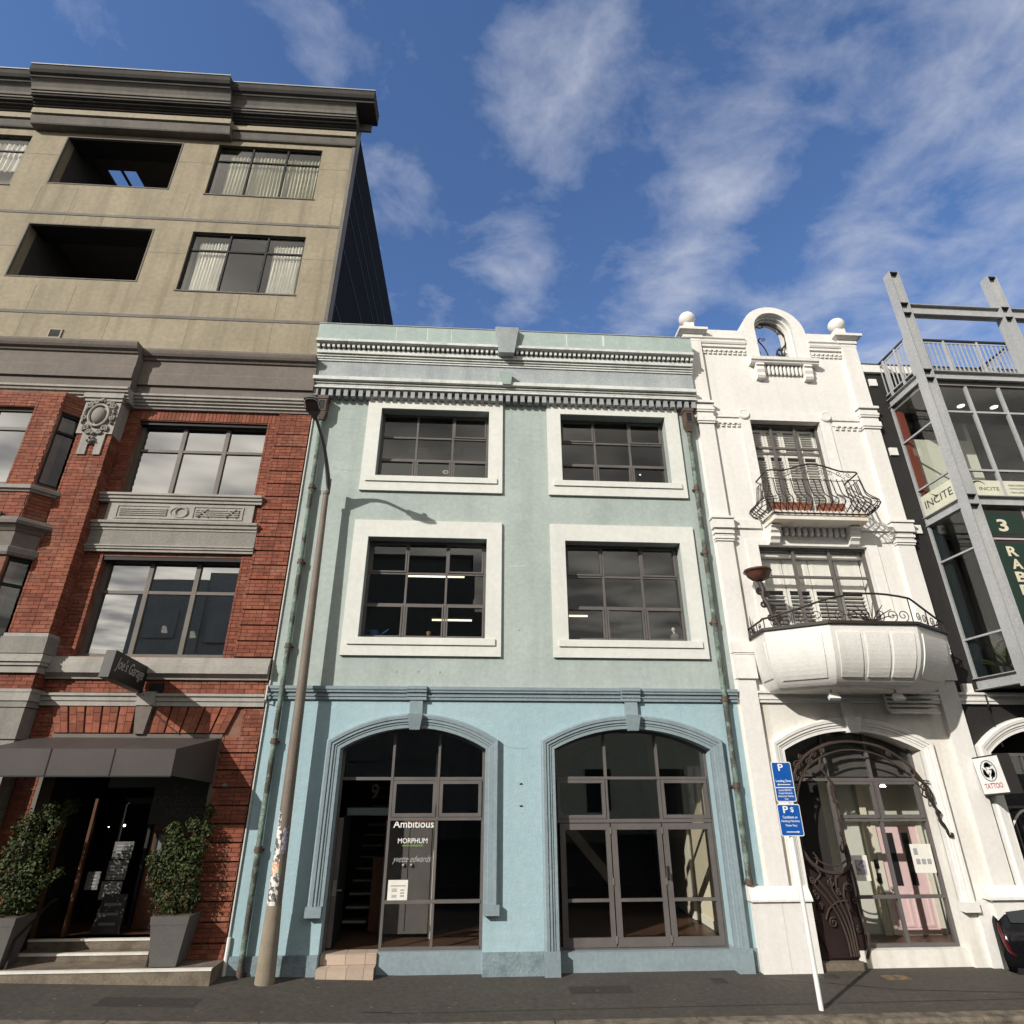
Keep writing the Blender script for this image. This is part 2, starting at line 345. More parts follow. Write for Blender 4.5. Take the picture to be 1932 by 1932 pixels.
# ------------------------------------------------------------------ mesh helpers
class MB:
    def __init__(s):
        s.v = []; s.f = []

    def add(s, vs, fs):
        n = len(s.v)
        s.v += [tuple(p) for p in vs]
        s.f += [tuple(i + n for i in f) for f in fs]
        return s

    def box(s, x0, x1, y0, y1, z0, z1):
        return s.add([(x0, y0, z0), (x1, y0, z0), (x1, y1, z0), (x0, y1, z0), (x0, y0, z1), (x1, y0, z1), (x1, y1, z1), (x0, y1, z1)],
                     [(0, 3, 2, 1), (4, 5, 6, 7), (0, 1, 5, 4), (1, 2, 6, 5), (2, 3, 7, 6), (3, 0, 4, 7)])

    def poly(s, pts):
        return s.add(pts, [tuple(range(len(pts)))])

    def taper(s, c0, s0, c1, s1):
        """frustum: centre (x,y,z) with half sizes at the bottom and at the top"""
        vs = []
        for c, h in ((c0, s0), (c1, s1)):
            for a, b in ((-1, -1), (1, -1), (1, 1), (-1, 1)):
                vs.append((c[0] + a * h[0], c[1] + b * h[1], c[2]))
        return s.add(vs, [(0, 3, 2, 1), (4, 5, 6, 7), (0, 1, 5, 4), (1, 2, 6, 5), (2, 3, 7, 6), (3, 0, 4, 7)])

    def prof(s, pts, x0, x1):
        """closed (y,z) profile run along x"""
        n = len(pts)
        vs = [(x0, y, z) for y, z in pts] + [(x1, y, z) for y, z in pts]
        fs = [(i, (i + 1) % n, (i + 1) % n + n, i + n) for i in range(n)]
        s.add(vs, fs)
        tri = tessellate_polygon([[Vector((y, z, 0)) for y, z in pts]])
        s.add(vs, [tuple(t) for t in tri] + [tuple(i + n for i in t) for t in tri])
        return s

    def ext(s, outer, holes, y0, y1, back=True):
        """(x,z) outline with holes, front at y0, back at y1"""
        loops = [outer] + holes
        flat = [p for l in loops for p in l]
        tri = tessellate_polygon([[Vector((x, z, 0)) for x, z in l] for l in loops])
        n = len(flat)
        vs = [(x, y0, z) for x, z in flat] + [(x, y1, z) for x, z in flat]
        fs = [tuple(t) for t in tri]
        if back:
            fs += [tuple(i + n for i in t) for t in tri]
        o = 0
        for l in loops:
            k = len(l)
            for i in range(k):
                a, b = o + i, o + (i + 1) % k
                fs.append((a, b, b + n, a + n))
            o += k
        return s.add(vs, fs)

    def tube(s, pts, r, n=6, closed=False):
        pts = [Vector(p) for p in pts]
        k = len(pts)
        rs = r if isinstance(r, (list, tuple)) else [r] * k
        vs = []
        up = None
        for i, p in enumerate(pts):
            a = pts[(i - 1) % k] if (closed or i) else pts[0]
            b = pts[(i + 1) % k] if (closed or i < k - 1) else pts[-1]
            t = (b - a)
            if t.length < 1e-9:
                t = Vector((0, 0, 1))
            t.normalize()
            if up is None:
                up = Vector((0, 0, 1)) if abs(t.z) < 0.9 else Vector((1, 0, 0))
            up = up - t * up.dot(t)
            if up.length < 1e-6:
                up = t.orthogonal()
            up.normalize()
            q = t.cross(up)
            for j in range(n):
                an = 2 * math.pi * j / n
                vs.append(p + (up * math.cos(an) + q * math.sin(an)) * rs[i])
        fs = []
        for i in range(k if closed else k - 1):
            for j in range(n):
                a, b = i * n, ((i + 1) % k) * n
                fs.append((a + j, a + (j + 1) % n, b + (j + 1) % n, b + j))
        if not closed:
            fs.append(tuple(range(n))[::-1])
            fs.append(tuple(range((k - 1) * n, k * n)))
        return s.add(vs, fs)

    def lathe(s, prof, c, n=16, sx=1.0, sy=1.0):
        vs = []
        for r, z in prof:
            for j in range(n):
                a = 2 * math.pi * j / n
                vs.append((c[0] + r * sx * math.cos(a), c[1] + r * sy * math.sin(a), c[2] + z))
        fs = []
        for i in range(len(prof) - 1):
            for j in range(n):
                fs.append((i * n + j, i * n + (j + 1) % n, (i + 1) * n + (j + 1) % n, (i + 1) * n + j))
        fs.append(tuple(range(n))[::-1])
        fs.append(tuple(range((len(prof) - 1) * n, len(prof) * n)))
        return s.add(vs, fs)

    def ball(s, c, r, n=14, m=9):
        rx, ry, rz = r if isinstance(r, tuple) else (r, r, r)
        prof = [(math.sin(math.pi * i / m), -math.cos(math.pi * i / m)) for i in range(m + 1)]
        vs = []
        for a, z in prof:
            for j in range(n):
                t = 2 * math.pi * j / n
                vs.append((c[0] + max(a, 1e-4) * rx * math.cos(t), c[1] + max(a, 1e-4) * ry * math.sin(t), c[2] + z * rz))
        fs = []
        for i in range(m):
            for j in range(n):
                fs.append((i * n + j, i * n + (j + 1) % n, (i + 1) * n + (j + 1) % n, (i + 1) * n + j))
        return s.add(vs, fs)

    def sweep(s, path, prof, closed=False):
        """(x,z) path, profile of (offset to the left of travel, y); mitred"""
        k, n = len(path), len(prof)
        P = [Vector((x, z)) for x, z in path]
        vs = []
        for i in range(k):
            if closed or 0 < i < k - 1:
                a = (P[i] - P[(i - 1) % k]).normalized(); b = (P[(i + 1) % k] - P[i]).normalized()
            elif i == 0:
                a = b = (P[1] - P[0]).normalized()
            else:
                a = b = (P[-1] - P[-2]).normalized()
            na, nb = Vector((-a.y, a.x)), Vector((-b.y, b.x))
            m = (na + nb)
            m.normalize()
            m = m / max(0.3, m.dot(na))
            for o, y in prof:
                q = P[i] + m * o
                vs.append((q.x, y, q.y))
        fs = []
        for i in range(k if closed else k - 1):
            for j in range(n):
                a, b = i * n, ((i + 1) % k) * n
                fs.append((a + j, a + (j + 1) % n, b + (j + 1) % n, b + j))
        if not closed:
            tri = tessellate_polygon([[Vector((o, y, 0)) for o, y in prof]])
            fs += [tuple(t) for t in tri] + [tuple(i + (k - 1) * n for i in t) for t in tri]
        return s.add(vs, fs)

    def xf(s, m):
        s.v = [tuple(m @ Vector(p)) for p in s.v]
        return s

    def mesh(s, name, mat, smooth=False, ang=40):
        me = bpy.data.meshes.new(name)
        me.from_pydata(s.v, [], s.f)
        bm = bmesh.new(); bm.from_mesh(me)
        bmesh.ops.recalc_face_normals(bm, faces=bm.faces)
        bm.to_mesh(me); bm.free()
        if smooth:
            me.shade_smooth()
            me.set_sharp_from_angle(angle=R(ang))
        me.materials.append(MATS[mat])
        me.update()
        return me

    def build(s, name, mat, parent=None, smooth=False, ang=40, **props):
        return place(s.mesh(name, mat, smooth, ang), name, parent, **props)


WL = {}


def place(me, name, parent=None, loc=(0, 0, 0), rot=(0, 0, 0), scale=(1, 1, 1), **props):
    o = bpy.data.objects.new(name, me)
    COL.objects.link(o)
    o.location = loc; o.rotation_euler = rot; o.scale = scale
    WL[o.name] = Vector(loc)
    if parent is not None:
        o.parent = parent
        o.matrix_parent_inverse = Matrix.Translation(-WL[parent.name])
    for k, v_ in props.items():
        if v_:
            o[k] = v_
    return o


def thing(name, loc, label, category, group=None):
    return place(None, name, None, loc=loc, label=label, category=category, group=group)


def part(name, loc, parent, label=None):
    """an Empty that stands for a part with several sub-parts"""
    return place(None, name, parent, loc=loc, label=label)


def bxm(x0, x1, y0, y1, z0, z1):
    return MB().box(x0, x1, y0, y1, z0, z1)


def rect(x0, x1, z0, z1):
    return [(x0, z0), (x1, z0), (x1, z1), (x0, z1)]


def arch_z(x, x0, x1, zs, zc):
    w, h = (x1 - x0) / 2, zc - zs
    r = (w * w + h * h) / (2 * h)
    return zc - r + math.sqrt(max(0, r * r - (x - (x0 + x1) / 2) ** 2))


def arch_pts(x0, x1, zs, zc, n=22):
    """from right spring to left spring"""
    return [(x1 + (x0 - x1) * i / n, arch_z(x1 + (x0 - x1) * i / n, x0, x1, zs, zc)) for i in range(n + 1)]


def arch_loop(x0, x1, z0, zs, zc, n=22):
    return [(x0, z0), (x1, z0)] + arch_pts(x0, x1, zs, zc, n)


def pane(parent, x0, x1, z0, z1, y, mat='glass', name='pane'):
    tx, tz = random.uniform(-.005, .005), random.uniform(-.005, .005)
    w, h = (x1 - x0) / 2, (z1 - z0) / 2
    mb = bxm(-w, w, -.003, .003, -h, h)
    return place(mb.mesh(name, mat), name, parent, loc=((x0 + x1) / 2, y, (z0 + z1) / 2), rot=(tx, 0, tz))


def poly_pane(parent, pts, y, mat='glass'):
    return MB().ext(pts, [], y - .003, y + .003).build('pane', mat, parent)


def window(parent, x0, x1, z0, z1, y, cols, rows, frame='frame_dark', glassm='glass', fr=.05, mu=.035, dep=.06, label=None, rowmu=None):
    """a frame with mullions at cols and transoms at rows; every pane a sub-part"""
    mb = MB()
    mb.ext(rect(x0, x1, z0, z1), [rect(x0 + fr, x1 - fr, z0 + fr, z1 - fr)], y, y + dep)
    for c in cols:
        mb.box(c - mu / 2, c + mu / 2, y + .004, y + dep - .004, z0 + fr, z1 - fr)
    rm = rowmu or mu
    for r_ in rows:
        mb.box(x0 + fr, x1 - fr, y + .010, y + dep - .010, r_ - rm / 2, r_ + rm / 2)
    w = mb.build('window', frame, parent, label=label)
    xs = [x0 + fr - mu / 2] + list(cols) + [x1 - fr + mu / 2]
    zs = [z0 + fr - rm / 2] + list(rows) + [z1 - fr + rm / 2]
    for i in range(len(xs) - 1):
        for j in range(len(zs) - 1):
            pane(w, xs[i] + mu / 2, xs[i + 1] - mu / 2, zs[j] + rm / 2, zs[j + 1] - rm / 2, y + dep * .6, glassm)
    return w


def room(parent, x0, x1, y0, y1, z0, z1, mat, name='interior_room', floor=None):
    """open towards the street: back, sides, floor, ceiling"""
    mb = MB()
    t = .05
    mb.box(x0, x1, y1, y1 + t, z0, z1)
    mb.box(x0 - t, x0, y0, y1 + t, z0, z1); mb.box(x1, x1 + t, y0, y1 + t, z0, z1)
    mb.box(x0 - t, x1 + t, y0, y1 + t, z1, z1 + t)
    o = mb.build(name, mat, parent)
    MB().box(x0 - t, x1 + t, y0, y1 + t, z0 - t, z0).build('interior_floor', floor or mat, parent)
    return o


# lettering: every text is meshed once, then laid into its own rectangle
TEXT = {}


def make_texts(bodies):
    tmp = []
    for key, body, shear, wght in bodies:
        cu = bpy.data.curves.new('lettering', 'FONT')
        cu.body = body; cu.shear = shear; cu.offset = wght; cu.resolution_u = 3
        cu.align_x = 'LEFT'
        o = bpy.data.objects.new('lettering', cu)
        COL.objects.link(o)
        tmp.append((key, o, cu))
    dg = bpy.context.evaluated_depsgraph_get()
    for key, o, cu in tmp:
        me = bpy.data.meshes.new_from_object(o.evaluated_get(dg))
        vs = [v_.co.copy() for v_ in me.vertices]
        TEXT[key] = (vs, [tuple(p.vertices) for p in me.polygons])
        bpy.data.meshes.remove(me)
        bpy.data.objects.remove(o); bpy.data.curves.remove(cu)


def letter(key, parent, origin, udir, vdir, w, h, mat, name='lettering', th=.003):
    vs, fs = TEXT[key]
    x0 = min(p.x for p in vs); x1 = max(p.x for p in vs); y0 = min(p.y for p in vs); y1 = max(p.y for p in vs)
    o, uu, vv = Vector(origin), Vector(udir).normalized(), Vector(vdir).normalized()
    nn = uu.cross(vv).normalized()
    mb = MB()
    f = [o + uu * ((p.x - x0) / (x1 - x0) * w) + vv * ((p.y - y0) / (y1 - y0) * h) + nn * th for p in vs]
    mb.add(f, fs)
    # edges down to the backing give the letters their thickness
    cnt = {}
    for fc in fs:
        for i in range(len(fc)):
            a, b = fc[i], fc[(i + 1) % len(fc)]
            cnt[(min(a, b), max(a, b))] = cnt.get((min(a, b), max(a, b)), 0) + 1
    rim = [e for e, c in cnt.items() if c == 1]
    g = [p - nn * (th - .0005) for p in f]
    n = len(f)
    mb.add(f + g, [(a, b, b + n, a + n) for a, b in rim])
    me = bpy.data.meshes.new(name)
    me.from_pydata(mb.v, [], mb.f)
    me.materials.append(MATS[mat])
    return place(me, name, parent)


make_texts([('joes', "Joe's Garage", 0.35, 0.006), ('num57', '57', 0, 0), ('cole', 'COLEBROOK', 0, 0), ('house', 'HOUSE', 0, 0),
            ('ambitious', 'Ambitious', 0, 0.008), ('morphum', 'MORPHUM', 0, 0.004), ('env', 'environmental', 0, 0.01), ('yvette', 'yvette edwards', 0.5, -0.004),
            ('P', 'P', 0, 0.02), ('dollar', '$', 0, 0.012), ('lz', 'Loading Zone', 0, 0.012), ('gv1', 'Goods Vehicles &', 0, 0.008),
            ('gv0', 'Goods SERVICE', 0, 0.008), ('gv2', 'Authorised Vehicles', 0, 0.008), ('gv3', 'Only', 0, 0.008), ('c1', 'Conditions on', 0, 0.01), ('c2', 'Parking Machine', 0, 0.01), ('c3', 'Times Vary', 0, 0.01),
            ('incite', 'INCITE', 0, 0.0), ('three', '3', 0, 0.025), ('R', 'R', 0, 0.03), ('A', 'A', 0, 0.03), ('B', 'B', 0, 0.03),
            ('tattoo', 'TATTOO', 0, 0.01), ('nine', '9', 0, 0.015), ('notice', 'Notice', 0, 0.0), ('rec', 'recruitment', 0, 0), ('con', 'consulting', 0, 0)])
# ------------------------------------------------------------------ ground
def zg(x):
    return min(.15, max(0.0, (-1.0 - x) * .027))


DRIVE_X, DRIVE_Y = 8.50, -.40
MB().box(-600, 600, -600, -2.05, -.60, -.13).build('road', 'road', kind='structure')
mb = MB()
xs = [-60, -20, -12, -8, -6.5, -5, -4, -3, -2, -1, 0, 1, 2, 4, 6, DRIVE_X]
for a, b in zip(xs[:-1], xs[1:]):
    za, zb = zg(a), zg(b)
    mb.add([(a, -1.76, za - .02), (b, -1.76, zb - .02), (b, DRIVE_Y, zb), (a, DRIVE_Y, za)], [(0, 1, 2, 3)])
    mb.add([(a, DRIVE_Y, za), (b, DRIVE_Y, zb), (b, .32, zb), (a, .32, za)], [(0, 1, 2, 3)])
mb.add([(DRIVE_X, -1.76, -.02), (70, -1.76, -.02), (70, DRIVE_Y, 0), (DRIVE_X, DRIVE_Y, 0)], [(0, 1, 2, 3)])
mb.box(DRIVE_X, 70, DRIVE_Y - .01, DRIVE_Y, -.5, -.003)
mb.box(DRIVE_X - .01, DRIVE_X, DRIVE_Y, .3, -.5, -.003)
pav = mb.build('pavement', 'asphalt', kind='structure')
MB().box(DRIVE_X, 70, DRIVE_Y, 12, -.6, -.38).build('driveway', 'asphalt_patch', kind='structure')
MB().box(-60, 70, .3, 60, -.7, -.05).build('ground', 'asphalt_patch', kind='structure')
kerb = place(None, 'kerb', None, kind='structure')
random.seed(3)
for i in range(34):
    a = -30 + i * 1.83
    b = a + 1.815
    z0, z1 = zg(a) - .02, zg(b) - .02
    d = random.uniform(-.004, .004)
    m_ = MB()
    m_.add([(a, -2.02 + d, -.4), (b, -2.02 + d, -.4), (b, -1.765, -.4), (a, -1.765, -.4), (a, -2.02 + d, z0 - .035), (b, -2.02 + d, z1 - .035), (b, -1.765, z1), (a, -1.765, z0), (a, -1.97 + d, z0 - .004), (b, -1.97 + d, z1 - .004)],
           [(0, 3, 2, 1), (0, 1, 5, 4), (4, 5, 9, 8), (8, 9, 6, 7), (1, 2, 6, 9, 5), (3, 0, 4, 8, 7), (2, 3, 7, 6)])
    m_.build('kerb_stone', 'kerb', kerb)
# worn patches, the service covers and the joint along the footpath
MB().add([(-60, -1.42, zg(-60) - .008), (-1, -1.42, -.008), (-1, -1.40, -.008), (-60, -1.40, zg(-60) - .008)], [(0, 1, 2, 3)]).xf(Matrix.Translation((0, 0, .004))).build('pavement_joint', 'asphalt_patch', pav)
MB().add([(-1, -1.45, -.012), (9.5, -1.38, -.010), (9.5, -1.365, -.010), (-1, -1.435, -.012)], [(0, 1, 2, 3)]).build('pavement_joint', 'asphalt_patch', pav)
for (x, y, w_, d_, m__) in ((3.75, -.41, .26, .30, 'sign_side'), (5.52, -.30, .30, .20, 'sign_side')):
    f_ = place(None, 'service_cover', None, loc=(x, y, 0), label='small square service cover in the pavement by the blue doors' if x < 5 else 'small square service cover in the pavement by the parking sign', category='service cover', group='service covers in the pavement')
    MB().ext([(-w_ / 2, -d_ / 2), (w_ / 2, -d_ / 2), (w_ / 2, d_ / 2), (-w_ / 2, d_ / 2)], [[(-w_ / 2 + .03, -d_ / 2 + .03), (w_ / 2 - .03, -d_ / 2 + .03), (w_ / 2 - .03, d_ / 2 - .03), (-w_ / 2 + .03, d_ / 2 - .03)]], -.004, .02).xf(Matrix.Translation((x, y, 0)) @ Matrix.Rotation(R(-90), 4, 'X')).build('rim', m__, f_)
    MB().box(x - w_ / 2 + .03, x + w_ / 2 - .03, y - d_ / 2 + .03, y + d_ / 2 - .03, -.02, .001).build('lid', 'asphalt_patch', f_)
MB().box(6.32, 6.69, -.52, -.30, -.004, .0035).build('pavement_marking', 'ink_orange', None, label='faded orange stencil mark sprayed on the pavement by the white building', category='marking')
MB().add([(4.2, -.16, .003), (6.2, -.95, -.001), (9.4, -1.32, -.004), (9.4, -1.30, -.004), (6.2, -.925, -.001), (4.2, -.13, .003)], [(0, 1, 4, 5), (1, 2, 3, 4)]).build('pavement_crack', 'sign_side', pav)

# trodden gum, grit and leaf crumbs on the footpath
random.seed(31)
gm = MB()
for _ in range(150):
    x, y = random.uniform(-9, 9.5), random.uniform(-1.7, -.15)
    if x > DRIVE_X - .1 and y > DRIVE_Y - .1:
        continue
    r_ = random.choice((.008, .010, .014, .020, .026)); z = zg(x) - .02 * max(0, (-y - .4) / 1.36) + .0025
    gm.add([(x + r_ * random.uniform(.7, 1.2) * math.cos(t), y + r_ * random.uniform(.7, 1.2) * math.sin(t), z) for t in [k * math.pi / 4 for k in range(8)]], [tuple(range(8))])
gm.build('pavement_litter', 'kerb', pav, kind='stuff')
for (x, y, w_, d_) in ((1.9, -.70, .9, .30), (-4.2, -1.15, 1.3, .34)):
    z0_ = zg(x) - .02 * max(0, (-y - .4) / 1.36)
    MB().add([(x - w_ / 2, y - d_ / 2, zg(x - w_ / 2) - .02 * max(0, (-y + d_ / 2 - .4) / 1.36) + .0022), (x + w_ / 2, y - d_ / 2, zg(x + w_ / 2) - .02 * max(0, (-y + d_ / 2 - .4) / 1.36) + .0022), (x + w_ / 2, y + d_ / 2, zg(x + w_ / 2) - .02 * max(0, (-y - d_ / 2 - .4) / 1.36) + .0022), (x - w_ / 2, y + d_ / 2, zg(x - w_ / 2) - .02 * max(0, (-y - d_ / 2 - .4) / 1.36) + .0022)], [(0, 1, 2, 3)]).build('pavement_patch', 'asphalt_patch', pav)
# ------------------------------------------------------------------ mint building
X0, X1 = -3.70, 4.84
mint = thing('mint_building', (0.57, 0, 0), 'mint and pale blue rendered three storey building with two arched shopfronts', 'building')
UP = [(-2.205, .155), (1.74, 4.115)]
HI, LO = (8.545, 10.21), (5.165, 7.17)
holes = [rect(a, b, z0, z1) for (a, b) in UP for (z0, z1) in (HI, LO)]
MB().ext(rect(X0, X1, 4.16, 11.9), holes, 0, .34).build('upper_wall', 'mint', mint, label='mint green rendered upper wall')
AL, AR = (-2.30, .205), (1.41, 4.205)
ZS, ZC = 3.24, 3.58
MB().ext(rect(X0, X1, -.3, 4.16), [arch_loop(*AL, -.2, ZS, ZC), arch_loop(*AR, -.2, ZS, ZC)], 0, .36).build('lower_wall', 'blue_wall', mint, label='pale blue rendered ground floor wall')
# window surrounds, sills, windows
for (a, b) in UP:
    for (z0, z1), (s0, s1), kk in ((HI, (8.20, 10.57), 0), (LO, (4.83, 7.53), 1)):
        cx = (a + b) / 2
        sa, sb = a - .297, b + .302
        mb = MB()
        mb.ext(rect(sa, sb, s0, s1), [rect(a, b, z0, z1)], -.055, .01)
        w_ = mb.build('window_surround', 'surround', mint)
        MB().box(a - .19, b + .19, -.085, -.045, z0 - .135, z0 - .012).build('sill', 'surround', w_)
        third = (b - a) / 3
        rows = (9.07, 9.625) if kk == 0 else (5.86, 6.495)
        win = window(mint, a, b, z0, z1, .20, (a + third, a + 2 * third), rows, fr=.05, mu=.042, dep=.06)
        if kk == 1 or a > 0:
            MB().ext(rect(a + .055, a + third - .02, rows[1] + .02, z1 - .055), [rect(a + .09, a + third - .05, rows[1] + .05, z1 - .085)], .19, .25).build('sash', 'frame_dark', win)
        MB().ext(rect(b - third + .02, b - .055, rows[1] + .02, z1 - .055), [rect(b - third + .05, b - .09, rows[1] + .05, z1 - .085)], .19, .25).build('sash', 'frame_dark', win)
        for q in range(3):
            MB().ext(rect(a + q * third + .03, a + (q + 1) * third - .03, z0 + .055, rows[0] - .02), [rect(a + q * third + .06, a + (q + 1) * third - .06, z0 + .085, rows[0] - .05)], .192, .25).build('sash', 'frame_dark', win)
# string course, with breaks over the keystones
SP = [(0.02, 4.05), (-.045, 4.05), (-.045, 4.10), (-.065, 4.105), (-.065, 4.125), (-.045, 4.13), (-.055, 4.165), (-.085, 4.175), (-.085, 4.20), (-.105, 4.225), (-.105, 4.275), (0.02, 4.285)]
MB().prof(SP, X0, X1).build('string_course', 'blue_grey', mint)
for cx in (-1.045, 2.83):
    MB().prof([(y - .05, z - .004 if z < 4.1 else z + .004) for y, z in SP[1:-1]] + [(-.03, 4.286), (-.03, 4.05)], cx - .175, cx + .175).build('string_course_break', 'blue_grey', mint)
    MB().box(cx - .115, cx + .115, -.075, .02, 3.79, 4.052).build('keystone_shaft', 'blue_grey', mint)
    k = MB()
    for (w0, y0, z0), (w1, y1, z1) in (((.088, -.13, 3.545), (.132, -.19, 3.805)),):
        k.add([(cx - w0, y0, z0), (cx + w0, y0, z0), (cx + w1, y1, z1), (cx - w1, y1, z1), (cx - w0, .05, z0), (cx + w0, .05, z0), (cx + w1, .05, z1), (cx - w1, .05, z1)],
              [(0, 1, 2, 3), (4, 7, 6, 5), (0, 4, 5, 1), (1, 5, 6, 2), (2, 6, 7, 3), (3, 7, 4, 0)])
    k.build('keystone', 'blue_grey', mint)
# archivolts
AP = [(0, .01), (0, -.045), (.055, -.045), (.065, -.06), (.10, -.06), (.105, -.082), (.150, -.082), (.155, -.10), (.205, -.105), (.232, -.08), (.236, .01)]


def archivolt(parent, x0, x1, zb0, zb1, zs, zc, mat):
    path = [(x1, zb1), (x1, zs)] + arch_pts(x0, x1, zs, zc)[1:-1] + [(x0, zs), (x0, zb0)]
    path = path[::-1]
    # travelling up the left leg and over: outside is to the left
    return MB().sweep(path, AP).build('arch_moulding', mat, parent)


archivolt(mint, *AL, .94, .94, ZS, ZC, 'blue_grey')
archivolt(mint, *AR, .32, .32, ZS, ZC, 'blue_grey')
for a, b, z0, z1 in ((-2.555, -2.305, .80, .942), (.203, .462, .80, .942)):
    MB().box(a, b, -.125, .01, z0, z1).build('moulding_stop', 'blue_grey', mint)
for a, b in ((1.165, 1.412), (4.203, 4.455)):
    MB().box(a, b, -.115, .3, -.1, .322).build('moulding_plinth', 'blue_grey', mint)
# plinths
for a, b in ((X0, -2.302), (.207, 1.163), (4.457, 4.60)):
    m_ = MB()
    n_ = max(2, int((b - a) / .12))
    for i in range(n_):
        p, q = a + (b - a) * i / n_, a + (b - a) * (i + 1) / n_
        d0, d1 = random.uniform(-.004, .006), random.uniform(-.004, .006)
        m_.add([(p, -.035, -.1), (q, -.035, -.1), (q, -.03, .303 + d1 * .5), (p, -.03, .303 + d0 * .5), (p, .02, .312), (q, .02, .312)], [(0, 1, 2, 3), (3, 2, 5, 4)])
    m_.build('plinth', 'plinth_blue', mint)
# stall boards under the glazing
MB().box(-1.44, .205, .13, .34, -.1, .295).build('stall_board', 'blue_grey', mint)
MB().box(1.41, 4.205, .10, .34, -.1, .262).build('stall_board', 'blue_grey', mint)

# ---- cornice: dentils, mouldings, frieze, upper cornice, parapet
CX0, CX1 = -3.755, 4.858
MB().prof([(.05, 10.604), (-.205, 10.604), (-.205, 10.645), (-.12, 10.65), (-.12, 10.67), (-.175, 10.675), (-.175, 10.70), (-.13, 10.705), (-.13, 10.725), (-.20, 10.73), (-.20, 10.75), (-.15, 10.755), (-.15, 10.765), (-.225, 10.775), (-.26, 10.787), (-.26, 10.872), (-.24, 10.885), (.05, 10.90)], CX0 + .02, CX1).build('lower_cornice', 'cornice_white', mint)
MB().box(CX0 + .03, CX1 - .012, -.165, .06, 10.88, 11.36).build('frieze', 'grey_green', mint)
MB().prof([(.05, 11.335), (-.19, 11.335), (-.19, 11.365), (-.15, 11.367), (-.15, 11.382), (-.21, 11.385), (-.21, 11.412), (-.16, 11.415), (-.16, 11.435), (-.235, 11.44), (-.235, 11.462), (-.18, 11.465), (-.18, 11.492), (-.27, 11.495), (-.27, 11.597), (-.25, 11.607), (.05, 11.61)], CX0 + .02, CX1 - .006).build('upper_cornice_bed', 'cornice_white', mint)
MB().prof([(.05, 11.605), (-.15, 11.605), (-.15, 11.70), (-.33, 11.705), (-.36, 11.72), (-.40, 11.727), (-.40, 11.79), (-.37, 11.80), (.05, 11.86)], CX0, CX1 + .004).build('upper_cornice', 'cornice_white', mint)
par = MB().box(CX0 + .01, CX1, -.36, -.02, 11.80, 12.235).build('parapet', 'mint_pale', mint)
MB().prof([(-.375, 12.235), (-.375, 12.252), (.02, 12.275), (.02, 12.235)], CX0 + .0, CX1 + .004).build('coping', 'steel', mint)
dm = MB().box(-.044, .044, -.105, .06, 0, .185).mesh('dentil', 'dentil_grey')
n_ = 53
for i in range(n_):
    x = CX0 + .10 + i * (CX1 - CX0 - .17) / (n_ - 1)
    place(dm, 'dentil', mint, loc=(x, -.062, 10.42 + random.uniform(-.003, .003)))
dm2 = MB().box(-.028, .028, -.065, .125, 0, .088).mesh('small_dentil', 'cornice_white')
for a, b in ((CX0 + .05, .295), (.765, CX1 - .03)):
    k_ = int((b - a) / .1085)
    for i in range(k_ + 1):
        place(dm2, 'small_dentil', mint, loc=(a + (b - a) * i / k_, -.268, 11.613))
for (x0, x1, x2, x3, z0, z1, y0, y1, mt) in ((.345, .69, .255, .79, 11.555, 12.225, -.44, -.50, 'grey_green'), (.44, .62, .37, .66, 10.79, 11.10, -.30, -.34, 'mint_pale')):
    MB().add([(x0, y0, z0), (x1, y0, z0), (x3, y1, z1), (x2, y1, z1), (x0, 0, z0), (x1, 0, z0), (x3, 0, z1), (x2, 0, z1)],
             [(0, 1, 2, 3), (4, 7, 6, 5), (0, 4, 5, 1), (1, 5, 6, 2), (2, 6, 7, 3), (3, 7, 4, 0)]).build('keystone', mt, mint)
# ---- body behind the front
MB().box(X0 + .01, X0 + .25, .34, 11, -.2, 11.6).box(X1 - .25, X1 - .01, .34, 11, -.2, 11.6).box(X0 + .01, X1 - .01, 10.8, 11, -.2, 11.6).build('side_walls', 'interior', mint)
MB().box(X0 + .01, X1 - .01, -.0, 11, 11.60, 11.78).build('roof', 'tan_dark', mint)
room(mint, X0 + .26, X1 - .26, .345, 7.5, 8.0, 10.9, 'interior')
room(mint, X0 + .26, X1 - .26, .345, 7.5, 4.6, 7.9, 'interior')
room(mint, .62, X1 - .32, .37, 6.2, .25, 4.0, 'interior', floor='floor_wood')
room(mint, X0 + .30, .50, .37, 6.2, .29, 4.0, 'interior', floor='floor_wood')
# right hand shop: cream side wall with skirting and a pilaster
MB().box(X1 - .40, X1 - .33, .37, 5.0, .26, 3.9).build('cream_wall', 'cream', mint)
MB().box(X1 - .425, X1 - .40, .40, 5.0, .26, .40).build('skirting', 'cream_pale', mint)
MB().box(X1 - .47, X1 - .40, 2.3, 2.55, .26, 3.9).build('wall_pilaster', 'cream_pale', mint)
MB().box(X1 - .46, X1 - .40, 2.75, 3.2, 2.0, 2.62).build('meter_box', 'cream_pale', mint)
st = MB()
st.add([(1.5, 3.2, 2.6), (1.5, 3.5, 2.6), (3.1, 3.5, .8), (3.1, 3.2, .8), (1.5, 3.2, 2.3), (1.5, 3.5, 2.3), (3.1, 3.5, .5), (3.1, 3.2, .5)], [(0, 1, 2, 3), (4, 7, 6, 5), (0, 3, 7, 4), (1, 5, 6, 2), (2, 6, 7, 3), (0, 4, 5, 1)])
st.build('stair_string', 'interior_grey', mint)


